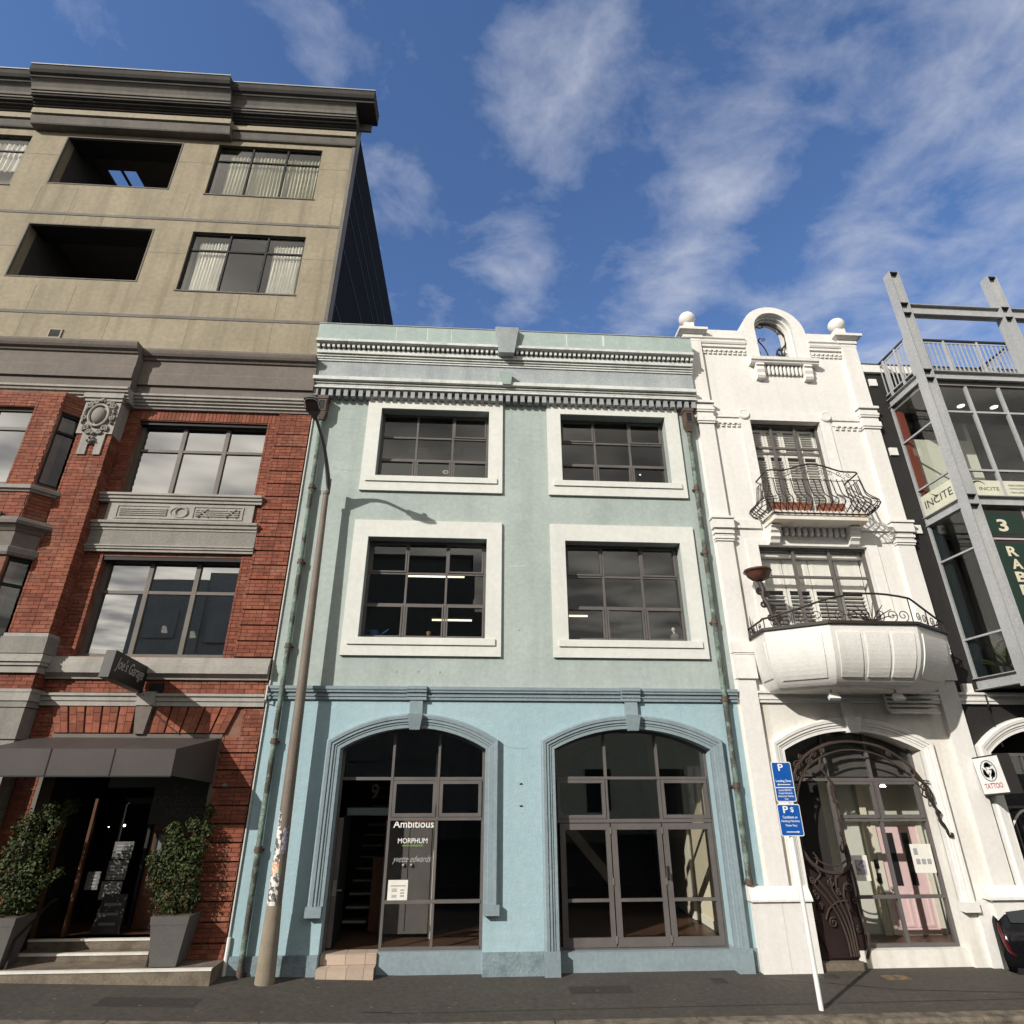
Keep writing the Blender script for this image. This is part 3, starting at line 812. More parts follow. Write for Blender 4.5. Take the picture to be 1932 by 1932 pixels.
def arch_fill(parent, x0, x1, z0, zs, zc, y, name, vb, hb, panes, frame='frame_dark', glassm='glass', fr=.05, dep=.06, label=None):
    """glazing under an arch. vb: (x,z0,z1|None,w) upright bars, hb: (z,x0,x1,h) cross bars, panes: (x0,x1,z0,z1|None)"""
    zi = lambda x: arch_z(x, x0, x1, zs, zc)
    mb = MB()
    inner = [(x0 + fr, z0 + fr), (x1 - fr, z0 + fr)] + [(x, z - fr) for x, z in arch_pts(x0, x1, zs, zc) if x0 + fr < x < x1 - fr]
    inner = [(x0 + fr, z0 + fr), (x1 - fr, z0 + fr), (x1 - fr, zi(x1 - fr) - fr)] + [(x, z - fr) for x, z in arch_pts(x0, x1, zs, zc) if x0 + fr + .01 < x < x1 - fr - .01] + [(x0 + fr, zi(x0 + fr) - fr)]
    mb.ext(arch_loop(x0, x1, z0, zs, zc), [inner], y, y + dep)
    for x, a, b, w_ in vb:
        mb.box(x - w_ / 2, x + w_ / 2, y - .008, y + dep - .004, a, b if b else zi(x) - fr * .6)
    for z, a, b, h in hb:
        mb.box(a, b, y - .014, y + dep - .008, z - h / 2, z + h / 2)
    w = mb.build(name, frame, parent, label=label)
    for a, b, c, d in panes:
        if d:
            pane(w, a, b, c, d, y + dep * .6, glassm)
        else:
            top = [(a + (b - a) * i / 8, zi(a + (b - a) * i / 8) - fr * .8) for i in range(8, -1, -1)]
            poly_pane(w, [(a, c), (b, c)] + top, y + dep * .6, glassm)
    return w


# left shopfront (open doorway on its left)
Y = .22
g1 = MB()
zi = lambda x: arch_z(x, *AL, ZS, ZC)
m_ = MB()
ap = arch_pts(*AL, ZS, ZC)
m_.ext([(AL[0], 2.74), (AL[1], 2.74)] + ap, [[(AL[0] + .05, 2.79), (AL[1] - .05, 2.79), (AL[1] - .05, zi(AL[1] - .05) - .05)] + [(x, z - .05) for x, z in ap if AL[0] + .06 < x < AL[1] - .06] + [(AL[0] + .05, zi(AL[0] + .05) - .05)]], Y, Y + .06)
for x in (-1.405, -.605):
    m_.box(x - .022, x + .022, Y - .006, Y + .054, .30, zi(x) - .03)
m_.box(.155, .205, Y, Y + .06, .29, 2.74)
for z, a in ((2.14, -1.385), (.945, -1.385), (.315, -1.40)):
    m_.box(a, .16, Y - .012, Y + .05, z - .024, z + .024)
m_.box(AL[0], AL[0] + .04, Y, Y + .06, .3, 2.74)
sf = m_.build('shopfront', 'frame_dark', mint, label='dark framed shopfront with the open doorway')
for a, b in ((-2.25, -1.43), (-1.38, -.63), (-.58, .155)):
    poly_pane(sf, [(a, 2.79), (b, 2.79)] + [(a + (b - a) * i / 8, zi(a + (b - a) * i / 8) - .045) for i in range(8, -1, -1)], Y + .035)
for a, b in ((-1.38, -.63), (-.58, .155)):
    s_ = MB().ext(rect(a + .005, b - .005, 2.17, 2.735), [rect(a + .06, b - .06, 2.225, 2.68)], Y - .022, Y + .04).build('sash', 'frame_dark', sf)
    pane(sf, a + .05, b - .05, 2.22, 2.685, Y + .03)
    pane(sf, a, b, .975, 2.11, Y + .03, 'glass_clear'); pane(sf, a, b, .345, .915, Y + .03, 'glass_clear')
# open door leaf and what can be seen through the doorway
dl = MB().box(-2.235, -2.195, Y + .06, Y + .86, .33, 2.16).build('door', 'frame_black', mint, label='glazed entrance door standing open')
MB().box(-2.255, -2.175, Y + .055, Y + .066, .33, 2.16).build('door_edge', 'frame_dark', dl)
MB().tube([(-2.30, Y + .09, 1.10), (-2.10, Y + .09, 1.10)], .012).box(-2.245, -2.185, Y + .05, Y + .056, 1.03, 1.25).build('handle', 'brass', dl)
MB().box(-2.26, -1.42, .95, 1.0, 2.16, 2.28).build('inner_transom', 'blue_grey', mint)
letter('nine', mint, (-1.86, .94, 2.42), (1, 0, 0), (0, 0, 1), .14, .26, 'ink_dim', name='house_number')
for i in range(13):
    z = .42 + i * .175
    y = 1.5 + i * .24
    s_ = MB().box(-2.25, -1.83, y, y + .26, z, z + .05).build('stair_tread', 'interior_dark', mint)
    MB().box(-2.25, -1.84, y - .012, y, z + .012, z + .048).build('stair_nosing', 'interior_grey', s_)
MB().box(-1.80, -1.62, 1.5, 1.6, .3, 1.45).build('newel_post', 'timber', mint)
MB().box(-1.55, -.72, 1.0, 1.75, .36, 2.02).build('cupboard', 'interior', mint)
MB().box(-1.12, -1.115, .99, 1.0, .4, 2.0).build('cupboard_joint', 'interior_dark', mint)
for x in (-1.19, -1.05):
    MB().ball((x, .985, 1.37), .03, 10, 6).build('cupboard_knob', 'brass', mint, smooth=True)
MB().box(-1.56, -.71, .98, 1.76, 2.02, 2.08).build('cupboard_top', 'timber_light', mint)
MB().box(-.70, -.66, .9, .96, .3, 3.2).build('cream_post', 'cream_pale', mint)
# tiled steps
for (x0, x1, y0, y1, z0, z1) in ((-2.285, -1.425, -.12, .2, -.05, .148), (-2.285, -1.425, .10, .36, .12, .292)):
    MB().box(x0, x1, y0, y1, z0, z1 - .004).build('doorstep', 'grout', mint)
for i, (a, b) in enumerate(((-2.283, -2.13), (-2.124, -1.835), (-1.829, -1.58), (-1.574, -1.427))):
    MB().box(a, b, -.126, -.116, .008, .138).build('step_tile', 'tile', mint)
    MB().box(a, b, -.126, .094, .140, .150).build('step_tile', 'tile', mint)
for i, (a, b) in enumerate(((-2.283, -2.245), (-2.239, -1.90), (-1.894, -1.60), (-1.594, -1.427))):
    MB().box(a, b, .092, .102, .154, .282).build('step_tile', 'tile', mint)
    MB().box(a, b, .092, .34, .284, .294).build('step_tile', 'tile', mint)
# right shopfront: fan lights over three folding leaves
bx = (2.345, 3.29)
vb = [(bx[0], 2.08, None, .045), (bx[1], 2.08, None, .045)]
hb = [(2.775, 1.46, 4.16, .045), (2.10, 1.46, 4.16, .055)]
pn = [(1.46, bx[0] - .02, 2.80, None), (bx[0] + .02, bx[1] - .02, 2.80, None), (bx[1] + .02, 4.155, 2.80, None), (bx[0] + .02, bx[1] - .02, 2.13, 2.75)]
ft = arch_fill(mint, *AR, .262, ZS, ZC, .22, 'shopfront', vb, hb, pn, glassm='glass_arch', fr=.05, label='dark framed shopfront with three folding doors')
for a, b in ((1.47, bx[0] - .03), (bx[1] + .03, 4.15)):
    s_ = MB().ext(rect(a, b, 2.135, 2.748), [rect(a + .055, b - .055, 2.19, 2.693)], .198, .27).build('sash', 'frame_dark', ft)
    pane(s_, a + .05, b - .05, 2.185, 2.70, .25, 'glass_arch')
lv = ((1.50, 2.365), (2.385, 3.26), (3.28, 4.15))
for i, (a, b) in enumerate(lv):
    L = MB().ext(rect(a, b, .30, 2.06), [rect(a + .095, b - .075, .96, 1.965), rect(a + .095, b - .075, .425, .915)], .205, .255).build('door_leaf', 'frame_dark', ft)
    pane(L, a + .09, b - .07, .955, 1.97, .235, 'glass_clear'); pane(L, a + .09, b - .07, .42, .92, .235, 'glass_clear')
    if i < 2:
        for z in (.40, 1.20, 1.95):
            MB().box(b - .006, b + .02, .19, .206, z - .05, z + .05).build('hinge', 'brass', L)
    if i == 1:
        MB().box(b + .03, b + .065, .19, .204, 1.22, 1.42).tube([(b + .048, .195, 1.33), (b + .048, .15, 1.33), (b + .048, .15, 1.24)], .011).build('handle', 'frame_black', L)
# pipe hooks on the blue pier
for z in (2.68, 2.34):
    MB().tube([(.795, -.012, z), (.83, -.018, z + .012), (.85, -.006, z - .006)], .007, 5).box(.80, .84, -.008, 0, z - .007, z + .007).build('pipe_bracket', 'frame_black', mint)


# ---- downpipes with their rain heads
def downpipe(xt, xb, ztop, zbot, y):
    rh = MB()
    rh.box(xt - .115, xt + .115, y - .13, y + .07, ztop - .06, ztop + .02).box(xt - .10, xt + .10, y - .115, y + .06, ztop - .40, ztop - .05)
    rh.taper((xt, y - .02, ztop - .56), (.05, .05), (xt, y - .028, ztop - .40), (.10, .0875))
    rh.ext(rect(xt - .085, xt + .085, ztop - .37, ztop - .09), [rect(xt - .06, xt + .06, ztop - .345, ztop - .115)], y - .128, y - .11)
    p = part('downpipe', (xb, y, zbot), mint)
    rh.build('rain_head', 'copper_brown', p)
    MB().box(xt - .05, xt + .055, y - .119, y - .113, ztop - .34, ztop - .12).build('rain_head_slot', 'frame_black', p)
    n_ = 10
    segs = 6
    zs = [ztop - .54 + (zbot - ztop + .54) * i / segs for i in range(segs + 1)]
    for a, b in zip(zs[:-1], zs[1:]):
        xa = xb + (xt - xb) * (a - zbot) / (ztop - zbot); xc = xb + (xt - xb) * (b - zbot) / (ztop - zbot)
        MB().tube([(xa, y, a), (xc, y, b + .01)], [.050, .048], 10).build('pipe_length', 'copper_patina', p, smooth=True)
        MB().tube([(xc, y, b - .02), (xc, y, b + .07)], .062, 10).box(xc - .08, xc + .08, y + .03, y + .07, b + .0, b + .03).build('pipe_socket', 'copper_brown', p, smooth=True)
    return p


downpipe(-3.46, -3.40, 10.36, .08, -.09)
downpipe(4.62, 4.56, 10.36, 1.20, -.09)
MB().tube([(X0 + .03, -.02, 10.1), (X0 + .03, -.02, 4.3), (X0 + .03, -.12, 4.26), (X0 + .03, -.12, 4.03), (X0 + .03, -.02, 3.98), (X0 + .03, -.02, .5)], .016, 6).build('cable_conduit', 'cable_white', mint, smooth=True)
MB().tube([(X0 + .04, -.03, .55), (X0 + .04, -.03, -.05)], .03, 8).build('conduit_foot', 'white_paint', mint, smooth=True)
MB().tube([(X0 + .01, -.015, 10.3), (X0 + .01, -.015, .3)], .012, 6).build('cable_conduit', 'frame_black', mint, smooth=True)

# hairline cracks, old fixings and repairs in the render
def crack(pts, y=-.0025, w_=.004, mat='grey_green', parent=mint):
    rnd = random.Random(len(pts) * 7 + int(pts[0][0] * 100))
    P_ = []
    for (a, b) in zip(pts[:-1], pts[1:]):
        for i in range(6):
            t = i / 6
            P_.append((a[0] + (b[0] - a[0]) * t + rnd.uniform(-.012, .012), a[1] + (b[1] - a[1]) * t + rnd.uniform(-.012, .012)))
    P_.append(pts[-1])
    m_ = MB()
    for (a, b) in zip(P_[:-1], P_[1:]):
        m_.add([(a[0], y, a[1] - w_), (b[0], y, b[1] - w_ * .6), (b[0], y, b[1] + w_ * .6), (a[0], y, a[1] + w_)], [(0, 1, 2, 3)])
    return m_.build('crack', mat, parent)


crack([(-3.3, 9.90), (-2.9, 9.93), (-2.6, 9.92)]); crack([(-3.35, 8.85), (-3.1, 8.72), (-2.75, 8.66), (-2.52, 8.68)]); crack([(-3.65, 8.10), (-3.3, 8.14)])
crack([(.6, 6.62), (.95, 6.63)], mat='surround', w_=.006); crack([(.5, 3.3), (.7, 3.25), (.95, 3.26)], mat='plinth_blue', w_=.003)
for x, z in ((-1.45, 4.55), (-1.05, 4.56), (-.66, 4.55), (.82, 9.05), (.8, 5.35)):
    MB().lathe([(.022, 0), (.018, .004)], (0, 0, 0), 9).xf(Matrix.Translation((x, -.001, z)) @ Matrix.Rotation(R(90), 4, 'X')).build('old_fixing', 'grey_green', mint)
for x0_, x1_, z0_, z1_, mt in ((-2.0, -1.99, 11.86, 12.2, 'surround'), (-1.3, -1.285, 11.86, 12.22, 'surround'), (-.75, -.74, 11.86, 12.2, 'surround'), (1.9, 1.92, 11.86, 12.2, 'surround'), (2.75, 2.79, 11.9, 12.2, 'surround')):
    MB().box(x0_, x1_, -.3615, -.355, z0_, z1_).build('paint_run', mt, mint)
for x in (2.02, 2.72, 3.62):
    crack([(x, .25), (x + .03, .15), (x + .01, .02)], y=.0985, w_=.004, mat='plinth_blue')
# ------------------------------------------------------------------ white building
whb = thing('white_building', (7.0, 0, 0), 'narrow white ornate building with two balconies and an arched gable', 'building')
WX0, WX1 = 4.84, 9.12
WU = (6.10, 7.745, 7.77, 10.24)      # upper french window
WLO = (5.77, 8.10, 5.15, 7.18)       # lower window
AW = (5.56, 8.115)
gx = 7.135
gab = [(6.345, 12.55), (6.345, 12.80)] + [(gx - .79 * math.cos(math.pi * i / 24), 12.80 + .80 * math.sin(math.pi * i / 24)) for i in range(1, 24)] + [(7.925, 12.80), (7.925, 12.55)]
gh = [(6.655, 11.93), (7.615, 11.93)] + [(gx + .48 * math.cos(math.pi * i / 20), 12.93 + .49 * math.sin(math.pi * i / 20)) for i in range(0, 21)]
outer = [(WX0, 4.15), (WX1, 4.15), (WX1, 12.60), (7.925, 12.60), (7.925, 12.80)] + [(gx + .79 * math.cos(math.pi * i / 24), 12.80 + .80 * math.sin(math.pi * i / 24)) for i in range(1, 24)] + [(6.345, 12.80), (6.345, 12.60), (WX0, 12.60)]
MB().ext(outer, [rect(*WU[:2], *WU[2:]), rect(*WLO[:2], *WLO[2:]), gh], 0, .36).build('upper_wall', 'white', whb)
MB().ext([(WX0, -.3), (WX1, -.3), (WX1, 4.15), (WX0, 4.15)], [arch_loop(*AW, -.2, 3.23, 3.56)], 0, .36).build('lower_wall', 'white_stain', whb, label='stained cream white ground floor wall')
# gable hood mould and stepped reveal
GH = [(6.345, 11.93), (6.345, 12.80)] + [(gx - .79 * math.cos(math.pi * i / 28), 12.80 + .80 * math.sin(math.pi * i / 28)) for i in range(1, 28)] + [(7.925, 12.80), (7.925, 11.93)]
hole = gh[2:][::-1]
ho = [(x, z) for x, z in hole]
bandp = GH + [(7.615, 11.93)] + gh[2:] + [(6.655, 11.93)]
MB().ext(bandp, [], -.05, .01).build('gable_surround', 'white_trim', whb)
path = [(6.655, 11.94), (6.655, 12.93)] + [(gx - .48 * math.cos(math.pi * i / 20), 12.93 + .49 * math.sin(math.pi * i / 20)) for i in range(1, 20)] + [(7.615, 12.93), (7.615, 11.94)]
for k_, (o, y0, y1) in enumerate(((.045, .07, .14), (.085, .16, .22), (.12, .24, .355))):
    MB().sweep(path, [(0.002, y0), (-o, y0), (-o, y1), (0.002, y1)]).build('gable_reveal_step', 'white_trim', whb)
MB().prof([(.30, 11.78), (-.14, 11.78), (-.16, 11.80), (-.16, 11.825), (-.20, 11.85), (-.21, 11.93), (.30, 11.945)], 6.34, 8.0).build('gable_sill', 'white_trim', whb)
for x in (6.55, 7.72):
    MB().prof([(.02, 11.78), (-.15, 11.78), (-.17, 11.72), (-.13, 11.70), (-.15, 11.60), (-.12, 11.52), (-.13, 11.44), (-.10, 11.38), (.02, 11.36)], x - .095, x + .095).build('sill_bracket', 'white_trim', whb)
for i in range(10):
    x = 6.70 + i * .0965
    MB().tube([(x, -.03, 11.52), (x, -.045, 11.56), (x, -.05, 11.77)], [.02, .036, .036], 8).build('sill_flute', 'white_trim', whb, smooth=True)
# parapet bands, ball finials
for a, b in ((WX0 - .01, 6.34), (7.93, WX1 + .0)):
    MB().box(a, b, -.06, .34, 12.56, 12.795).build('parapet', 'white', whb)
    MB().prof([(.02, 12.30), (-.05, 12.30), (-.05, 12.37), (-.07, 12.375), (-.09, 12.42), (-.09, 12.47), (-.05, 12.475), (-.05, 12.49), (-.075, 12.495), (-.10, 12.52), (-.10, 12.55), (.02, 12.562)], a, b).build('parapet_moulding', 'white_trim', whb)
for cx in (5.045, 8.90):
    ft_ = MB()
    ft_.box(cx - .24, cx + .24, -.11, .34, 12.50, 12.60).taper((cx, .115, 12.60), (.25, .245), (cx, .115, 12.66), (.33, .325)).box(cx - .345, cx + .345, -.225, .455, 12.66, 12.73).taper((cx, .115, 12.73), (.32, .31), (cx, .115, 12.86), (.15, .15)).box(cx - .12, cx + .12, -.005, .235, 12.86, 13.06)
    fo = ft_.build('finial_base', 'white_trim', whb)
    MB().ball((cx, .10, 13.22), .200, 24, 16).build('finial_ball', 'white_trim', fo, smooth=True, ang=80)


def stepped_dentils(x0, x1, z, n, s=1.0):
    d = MB().box(-.033 * s, .033 * s, -.035, .0, 0, .05 * s).box(-.033 * s, .018 * s, -.055, -.0, .05 * s, .095 * s).mesh('dentil', 'white_trim')
    for i in range(n):
        place(d, 'dentil', whb, loc=(x0 + (x1 - x0) * i / (n - 1), 0, z))
    MB().box(x0 - .05, x1 + .05, -.04, .0, z + .095 * s, z + .14 * s).build('dentil_band', 'white_trim', whb)


stepped_dentils(5.31, 6.28, 12.10, 9)
stepped_dentils(7.99, 8.66, 12.10, 7)
# pilasters with their caps
for (a, b) in ((4.885, 5.222), (8.735, 9.105)):
    p = MB().box(a, b, -.085, .01, 1.10, 12.56).build('pilaster', 'white', whb)
    for z0, pf in ((10.07, ((0, .03, .05), (.05, .05, .12), (.19, .02, .08), (.30, .045, .04), (.345, .06, .055), (.415, .04, .085), (.515, .085, .06))),
                   (7.23, ((0, .025, .03), (.045, .045, .055), (.115, .025, .03), (.155, .055, .06), (.23, .03, .03), (.275, .075, .19), (.48, .105, .05)))):
        c = MB()
        for dz, o, h in pf:
            c.box(a - o * .7, b + o * .7, -.085 - o, .008, z0 + dz, z0 + dz + h)
        c.box(a - .012, b + .012, -.10, .006, z0, z0 + .5)
        c.build('pilaster_cap', 'white_trim', p)
    MB().box(a - .02, b + .04, -.125, .007, 4.47, 4.98).box(a - .035, b + .05, -.15, .007, 4.945, 5.15).box(a - .015, b + .035, -.135, .007, 4.915, 4.945).build('pilaster_block', 'white_trim', p)
# bands and roundels beside the upper window
for a, b in ((5.235, 5.90), (8.03, 8.73)):
    MB().box(a, b, -.03, .005, 10.30, 10.445).build('band', 'white_trim', whb)
    MB().box(a, b, -.022, .005, 10.15, 10.225).build('band', 'white_trim', whb)
stepped_dentils(5.33, 5.82, 10.05, 5, .9)
stepped_dentils(8.12, 8.66, 10.05, 5, .9)
MB().ext([(5.87, 7.70), (6.10, 7.70), (6.10, 10.24), (7.745, 10.24), (7.745, 7.70), (7.985, 7.70), (7.985, 10.24), (7.985, 10.455), (5.87, 10.455)], [], -.035, .005).build('window_surround', 'white_trim', whb)
for cx in (5.975, 7.90):
    MB().lathe([(.128, 0), (.128, .03), (.10, .045), (.09, .035)], (0, 0, 0), 22).xf(Matrix.Translation((cx, -.034, 10.375)) @ Matrix.Rotation(R(90), 4, 'X')).build('roundel', 'white_trim', whb, smooth=True)
MB().ext([(5.52, 5.2), (5.77, 5.2), (5.77, 7.18), (8.10, 7.18), (8.10, 5.2), (8.33, 5.2), (8.33, 7.30), (5.52, 7.30)], [], -.03, .005).build('window_surround', 'white_trim', whb)
for a, b in ((5.235, 5.90), (8.05, 8.73)):
    MB().box(a, b, -.045, .004, 7.55, 7.74).build('band', 'white_trim', whb)
# windows and shutters
wu = window(whb, WU[0], WU[1], WU[2], WU[3], .14, (6.64, 7.20), (9.62,), fr=.05, mu=.05, dep=.06, glassm='glass_clear', label='dark framed french window of the upper balcony')
wl_ = window(whb, WLO[0], WLO[1], WLO[2], WLO[3], .09, (6.54, 7.32), (6.545,), fr=.055, mu=.05, dep=.07, glassm='glass_clear', label='dark framed window of the lower balcony')


def shutter(x0, x1, z0, z1, y, slat, tilt, panel=None):
    s_ = MB()
    s_.ext(rect(x0, x1, z0, z1), [rect(x0 + .055, x1 - .055, z0 + .05, (panel or z1) - .05)], y, y + .035)
    if panel:
        s_.ext(rect(x0 + .055, x1 - .055, panel + .03, z1 - .05), [rect(x0 + .10, x1 - .10, panel + .07, z1 - .09)], y - .008, y)
    sh = s_.build('shutter', 'shutter_white', whb)
    me = MB().box(-(x1 - x0) / 2 + .052, (x1 - x0) / 2 - .052, -slat * .50, slat * .50, -.006, .006).mesh('slat', 'shutter_white')
    zt = (panel or z1) - .06
    n_ = int((zt - z0 - .06) / slat)
    for i in range(n_):
        place(me, 'slat', sh, loc=((x0 + x1) / 2, y + .02, z0 + .075 + i * slat), rot=(R(tilt), 0, 0))
    return sh


for i in range(4):
    a = 5.82 + i * .565
    shutter(a, a + .545, 5.18, 6.98, .32, .078, -14, panel=6.36)
for i in range(4):
    a = 6.13 + i * .40
    shutter(a, a + .385, 7.80, 9.50, .28, .066, -14)
    shutter(a, a + .385, 9.52, 10.16, .28, .062, -28)
MB().box(5.78, 8.09, .17, .50, 7.0, 7.06).box(5.78, 8.09, .45, .50, 6.95, 7.15).build('pelmet', 'shutter_white', whb)
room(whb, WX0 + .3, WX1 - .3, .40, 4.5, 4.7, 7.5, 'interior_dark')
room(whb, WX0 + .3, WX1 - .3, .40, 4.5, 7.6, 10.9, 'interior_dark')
MB().box(WX0 + .02, WX0 + .25, .36, 9, -.2, 12.3).box(WX1 - .25, WX1 - .02, .36, 9, -.2, 11.4).box(WX0 + .02, WX1 - .02, 8.8, 9, -.2, 11.4).box(WX0 + .02, WX1 - .02, .36, 9, 11.2, 11.4).build('side_walls', 'interior_grey', whb)

# ---- upper balcony: slab, brackets, flutes, bombe iron railing
bal = part('upper_balcony', (6.96, 0, 7.56), whb, label='small slab balcony with a bulging black iron railing')
MB().box(5.975, 7.945, -.50, 0, 7.575, 7.775).build('slab', 'white_rust', bal)
for x in (6.10, 7.80):
    MB().prof([(0, 7.575), (-.26, 7.575), (-.28, 7.53), (-.23, 7.51), (-.23, 7.44), (-.18, 7.40), (-.19, 7.32), (-.13, 7.27), (-.11, 7.21), (0, 7.19)], x - .10, x + .10).build('bracket', 'white_trim', bal)
for i in range(11):
    x = 6.27 + i * .136
    MB().tube([(x, -.02, 7.40), (x, -.05, 7.43), (x, -.06, 7.572)], [.02, .05, .05], 8).build('flute', 'white_trim', bal, smooth=True)


def bombe(h):
    """bulge outwards at height h (0..1) of the railing"""
    return .23 * math.exp(-((h - .22) / .20) ** 2) + .05 * math.sin(math.pi * h)


rail_z0, rail_h = 7.72, .94
fx0, fx1, fy = 5.968, 7.952, -.515


def rtop(x):
    t = (x - (fx0 + fx1) / 2) / ((fx1 - fx0) / 2)
    return rail_h + .16 * max(0, math.cos(t * math.pi * .75)) ** 1.5


def bar_pts(bx_, by_, nx, ny, hh):
    return [(bx_ + nx * bombe(i / 14), by_ + ny * bombe(i / 14), rail_z0 + hh * i / 14) for i in range(15)]


nb = 17
for i in range(nb):
    x = fx0 + (fx1 - fx0) * i / (nb - 1)
    spread = (x - (fx0 + fx1) / 2) * .14
    pts = [(px + spread * bombe(k / 14) / .23 * .6, py, pz) for k, (px, py, pz) in enumerate(bar_pts(x, fy, 0, -1, rail_h - .16))]
    MB().tube(pts, .0115, 5).build('bar', 'iron', bal, smooth=True)
for sx, xx in ((-1, fx0), (1, fx1)):
    for i in range(5):
        y = fy + .10 + i * .095
        MB().tube(bar_pts(xx, y, sx, 0, rail_h - .16), .011, 5).build('bar', 'iron', bal, smooth=True)
    MB().tube(bar_pts(xx, fy, sx * .75, -.75, rail_h - .05), .011, 5).build('bar', 'iron', bal, smooth=True)
for h in (.06, .14, .23, .32):
    o = bombe(h) + .004
    z = rail_z0 + (rail_h - .16) * h
    for sx, xx in ((-1, fx0), (1, fx1)):
        MB().tube([(xx + sx * o, -.02, z), (xx + sx * o, fy, z), (xx + sx * o * .75, fy - o * .75, z), (xx, fy - o, z)], .0095, 5).build('hoop', 'iron', bal, smooth=True)
MB().tube([(fx0, 0, rail_z0 + rail_h - .02), (fx0, fy, rail_z0 + rail_h)] + [(fx0 + (fx1 - fx0) * i / 24, fy - .05, rail_z0 + rtop(fx0 + (fx1 - fx0) * i / 24)) for i in range(1, 24)] + [(fx1, fy, rail_z0 + rail_h), (fx1, 0, rail_z0 + rail_h - .02)], .017, 7).build('handrail', 'iron', bal, smooth=True)
MB().tube([(fx0, 0, rail_z0 + rail_h - .16), (fx0, fy, rail_z0 + rail_h - .16), (fx0 + .5, fy - .03, rail_z0 + rail_h - .22), ((fx0 + fx1) / 2, fy - .03, rail_z0 + rail_h - .19), (fx1 - .5, fy - .03, rail_z0 + rail_h - .22), (fx1, fy, rail_z0 + rail_h - .16), (fx1, 0, rail_z0 + rail_h - .16)], .009, 6).build('lower_rail', 'iron', bal, smooth=True)
MB().tube([(fx0, 0, rail_z0 - .01), (fx0, fy, rail_z0 - .01), (fx1, fy, rail_z0 - .01), (fx1, 0, rail_z0 - .01)], .010, 6).build('bottom_rail', 'iron', bal, smooth=True)


def spiral(c, r, turns, a0, sgn=1, ux=(1, 0, 0), uz=(0, 0, 1), n=22, r1=.15):
    ux, uz, c = Vector(ux), Vector(uz), Vector(c)
    out = []
    for i in range(n + 1):
        t = i / n
        rr = r * (1 - t * (1 - r1))
        a = a0 + sgn * turns * 2 * math.pi * t
        out.append(c + ux * (rr * math.cos(a)) + uz * (rr * math.sin(a)))
    return out


for i, x in enumerate((6.22, 6.42, 6.62, 6.80, 7.13, 7.31, 7.51, 7.71)):
    s_ = 1 if x < 6.96 else -1
    MB().tube(spiral((x, fy - .04, rail_z0 + rail_h - .08 + .07 * max(0, math.cos((x - 6.96) * 1.9))), .062, 1.3, R(200 if s_ > 0 else -20), s_), .006, 5).build('scroll', 'iron', bal, smooth=True)
for x0_, x1_ in ((6.30, 6.92), (7.62, 7.0)):
    MB().tube([(x0_ + (x1_ - x0_) * t, fy - .045, rail_z0 + rail_h - .17 + .27 * math.sin(t * 1.5)) for t in [k / 10 for k in range(11)]], .006, 5).build('scroll', 'iron', bal, smooth=True)

# ---- lower balcony: bowed solid front with raised panels
bal2 = part('lower_balcony', (6.93, 0, 4.18), whb, label='bow fronted solid white balcony with raised panels')
top = [(5.27, 0.0), (5.19, -.80), (6.04, -1.44), (7.60, -1.44), (8.67, -.74), (8.60, 0.0)]
bot = [(5.50, 0.0), (5.47, -.46), (6.18, -1.00), (7.47, -1.00), (8.30, -.44), (8.33, 0.0)]
ZT, ZB = 5.20, 4.20
LEV = [(i / 32, max(0.0, 1 - (i / 32) ** 2.3) ** .62) for i in range(33)]


def bpt(k, t, out=0.0):
    """corner k at depth t below the rim"""
    w_ = 0
    for (a, wa), (b, wb) in zip(LEV[:-1], LEV[1:]):
        if a <= t <= b + 1e-9:
            w_ = wa + (wb - wa) * (t - a) / (b - a)
    x = bot[k][0] + (top[k][0] - bot[k][0]) * w_
    y = bot[k][1] + (top[k][1] - bot[k][1]) * w_
    if out:
        d = Vector((x - 6.93, y * 1.6 - .2)).normalized() * out
        x += d.x; y += d.y
    return Vector((x, y, ZT + (ZB - ZT) * t))


NL = 26
mb = MB()
for i in range(NL):
    for k in range(5):
        mb.add([bpt(k, i / NL), bpt(k + 1, i / NL), bpt(k + 1, (i + 1) / NL), bpt(k, (i + 1) / NL)], [(0, 1, 2, 3)])
mb.add([bpt(k, 1.0) for k in range(6)], [tuple(range(6))])
mb.add([bpt(k, 0.0) for k in range(6)], [tuple(range(6))])
mb.build('bow_front', 'white', bal2, smooth=True, ang=33)


def face_panel(k, u0, u1, t0, t1, out=.020):
    m_ = MB()
    n_ = 10
    rows_ = []
    for i in range(n_ + 1):
        t = t0 + (t1 - t0) * i / n_
        A, B = bpt(k, t), bpt(k + 1, t)
        d = (B - A); nn = Vector((d.y, -d.x, 0)).normalized()
        nn = nn if nn.y < 0 or abs(nn.y) < .3 else -nn
        rows_.append((A + d * u0, A + d * u1, nn))
    for (a, b, n1_), (c, d_, n2_) in zip(rows_[:-1], rows_[1:]):
        o1, o2 = n1_ * out, n2_ * out
        m_.add([a + o1, b + o1, d_ + o2, c + o2, a - o1, b - o1, d_ - o2, c - o2], [(0, 1, 2, 3), (0, 3, 7, 4), (1, 5, 6, 2)])
    a, b, n1_ = rows_[0]; m_.add([a + n1_ * out, b + n1_ * out, b - n1_ * out, a - n1_ * out], [(0, 1, 2, 3)])
    a, b, n1_ = rows_[-1]; m_.add([a + n1_ * out, b + n1_ * out, b - n1_ * out, a - n1_ * out], [(0, 1, 2, 3)])
    return m_.build('raised_panel', 'white', bal2, smooth=True, ang=30)


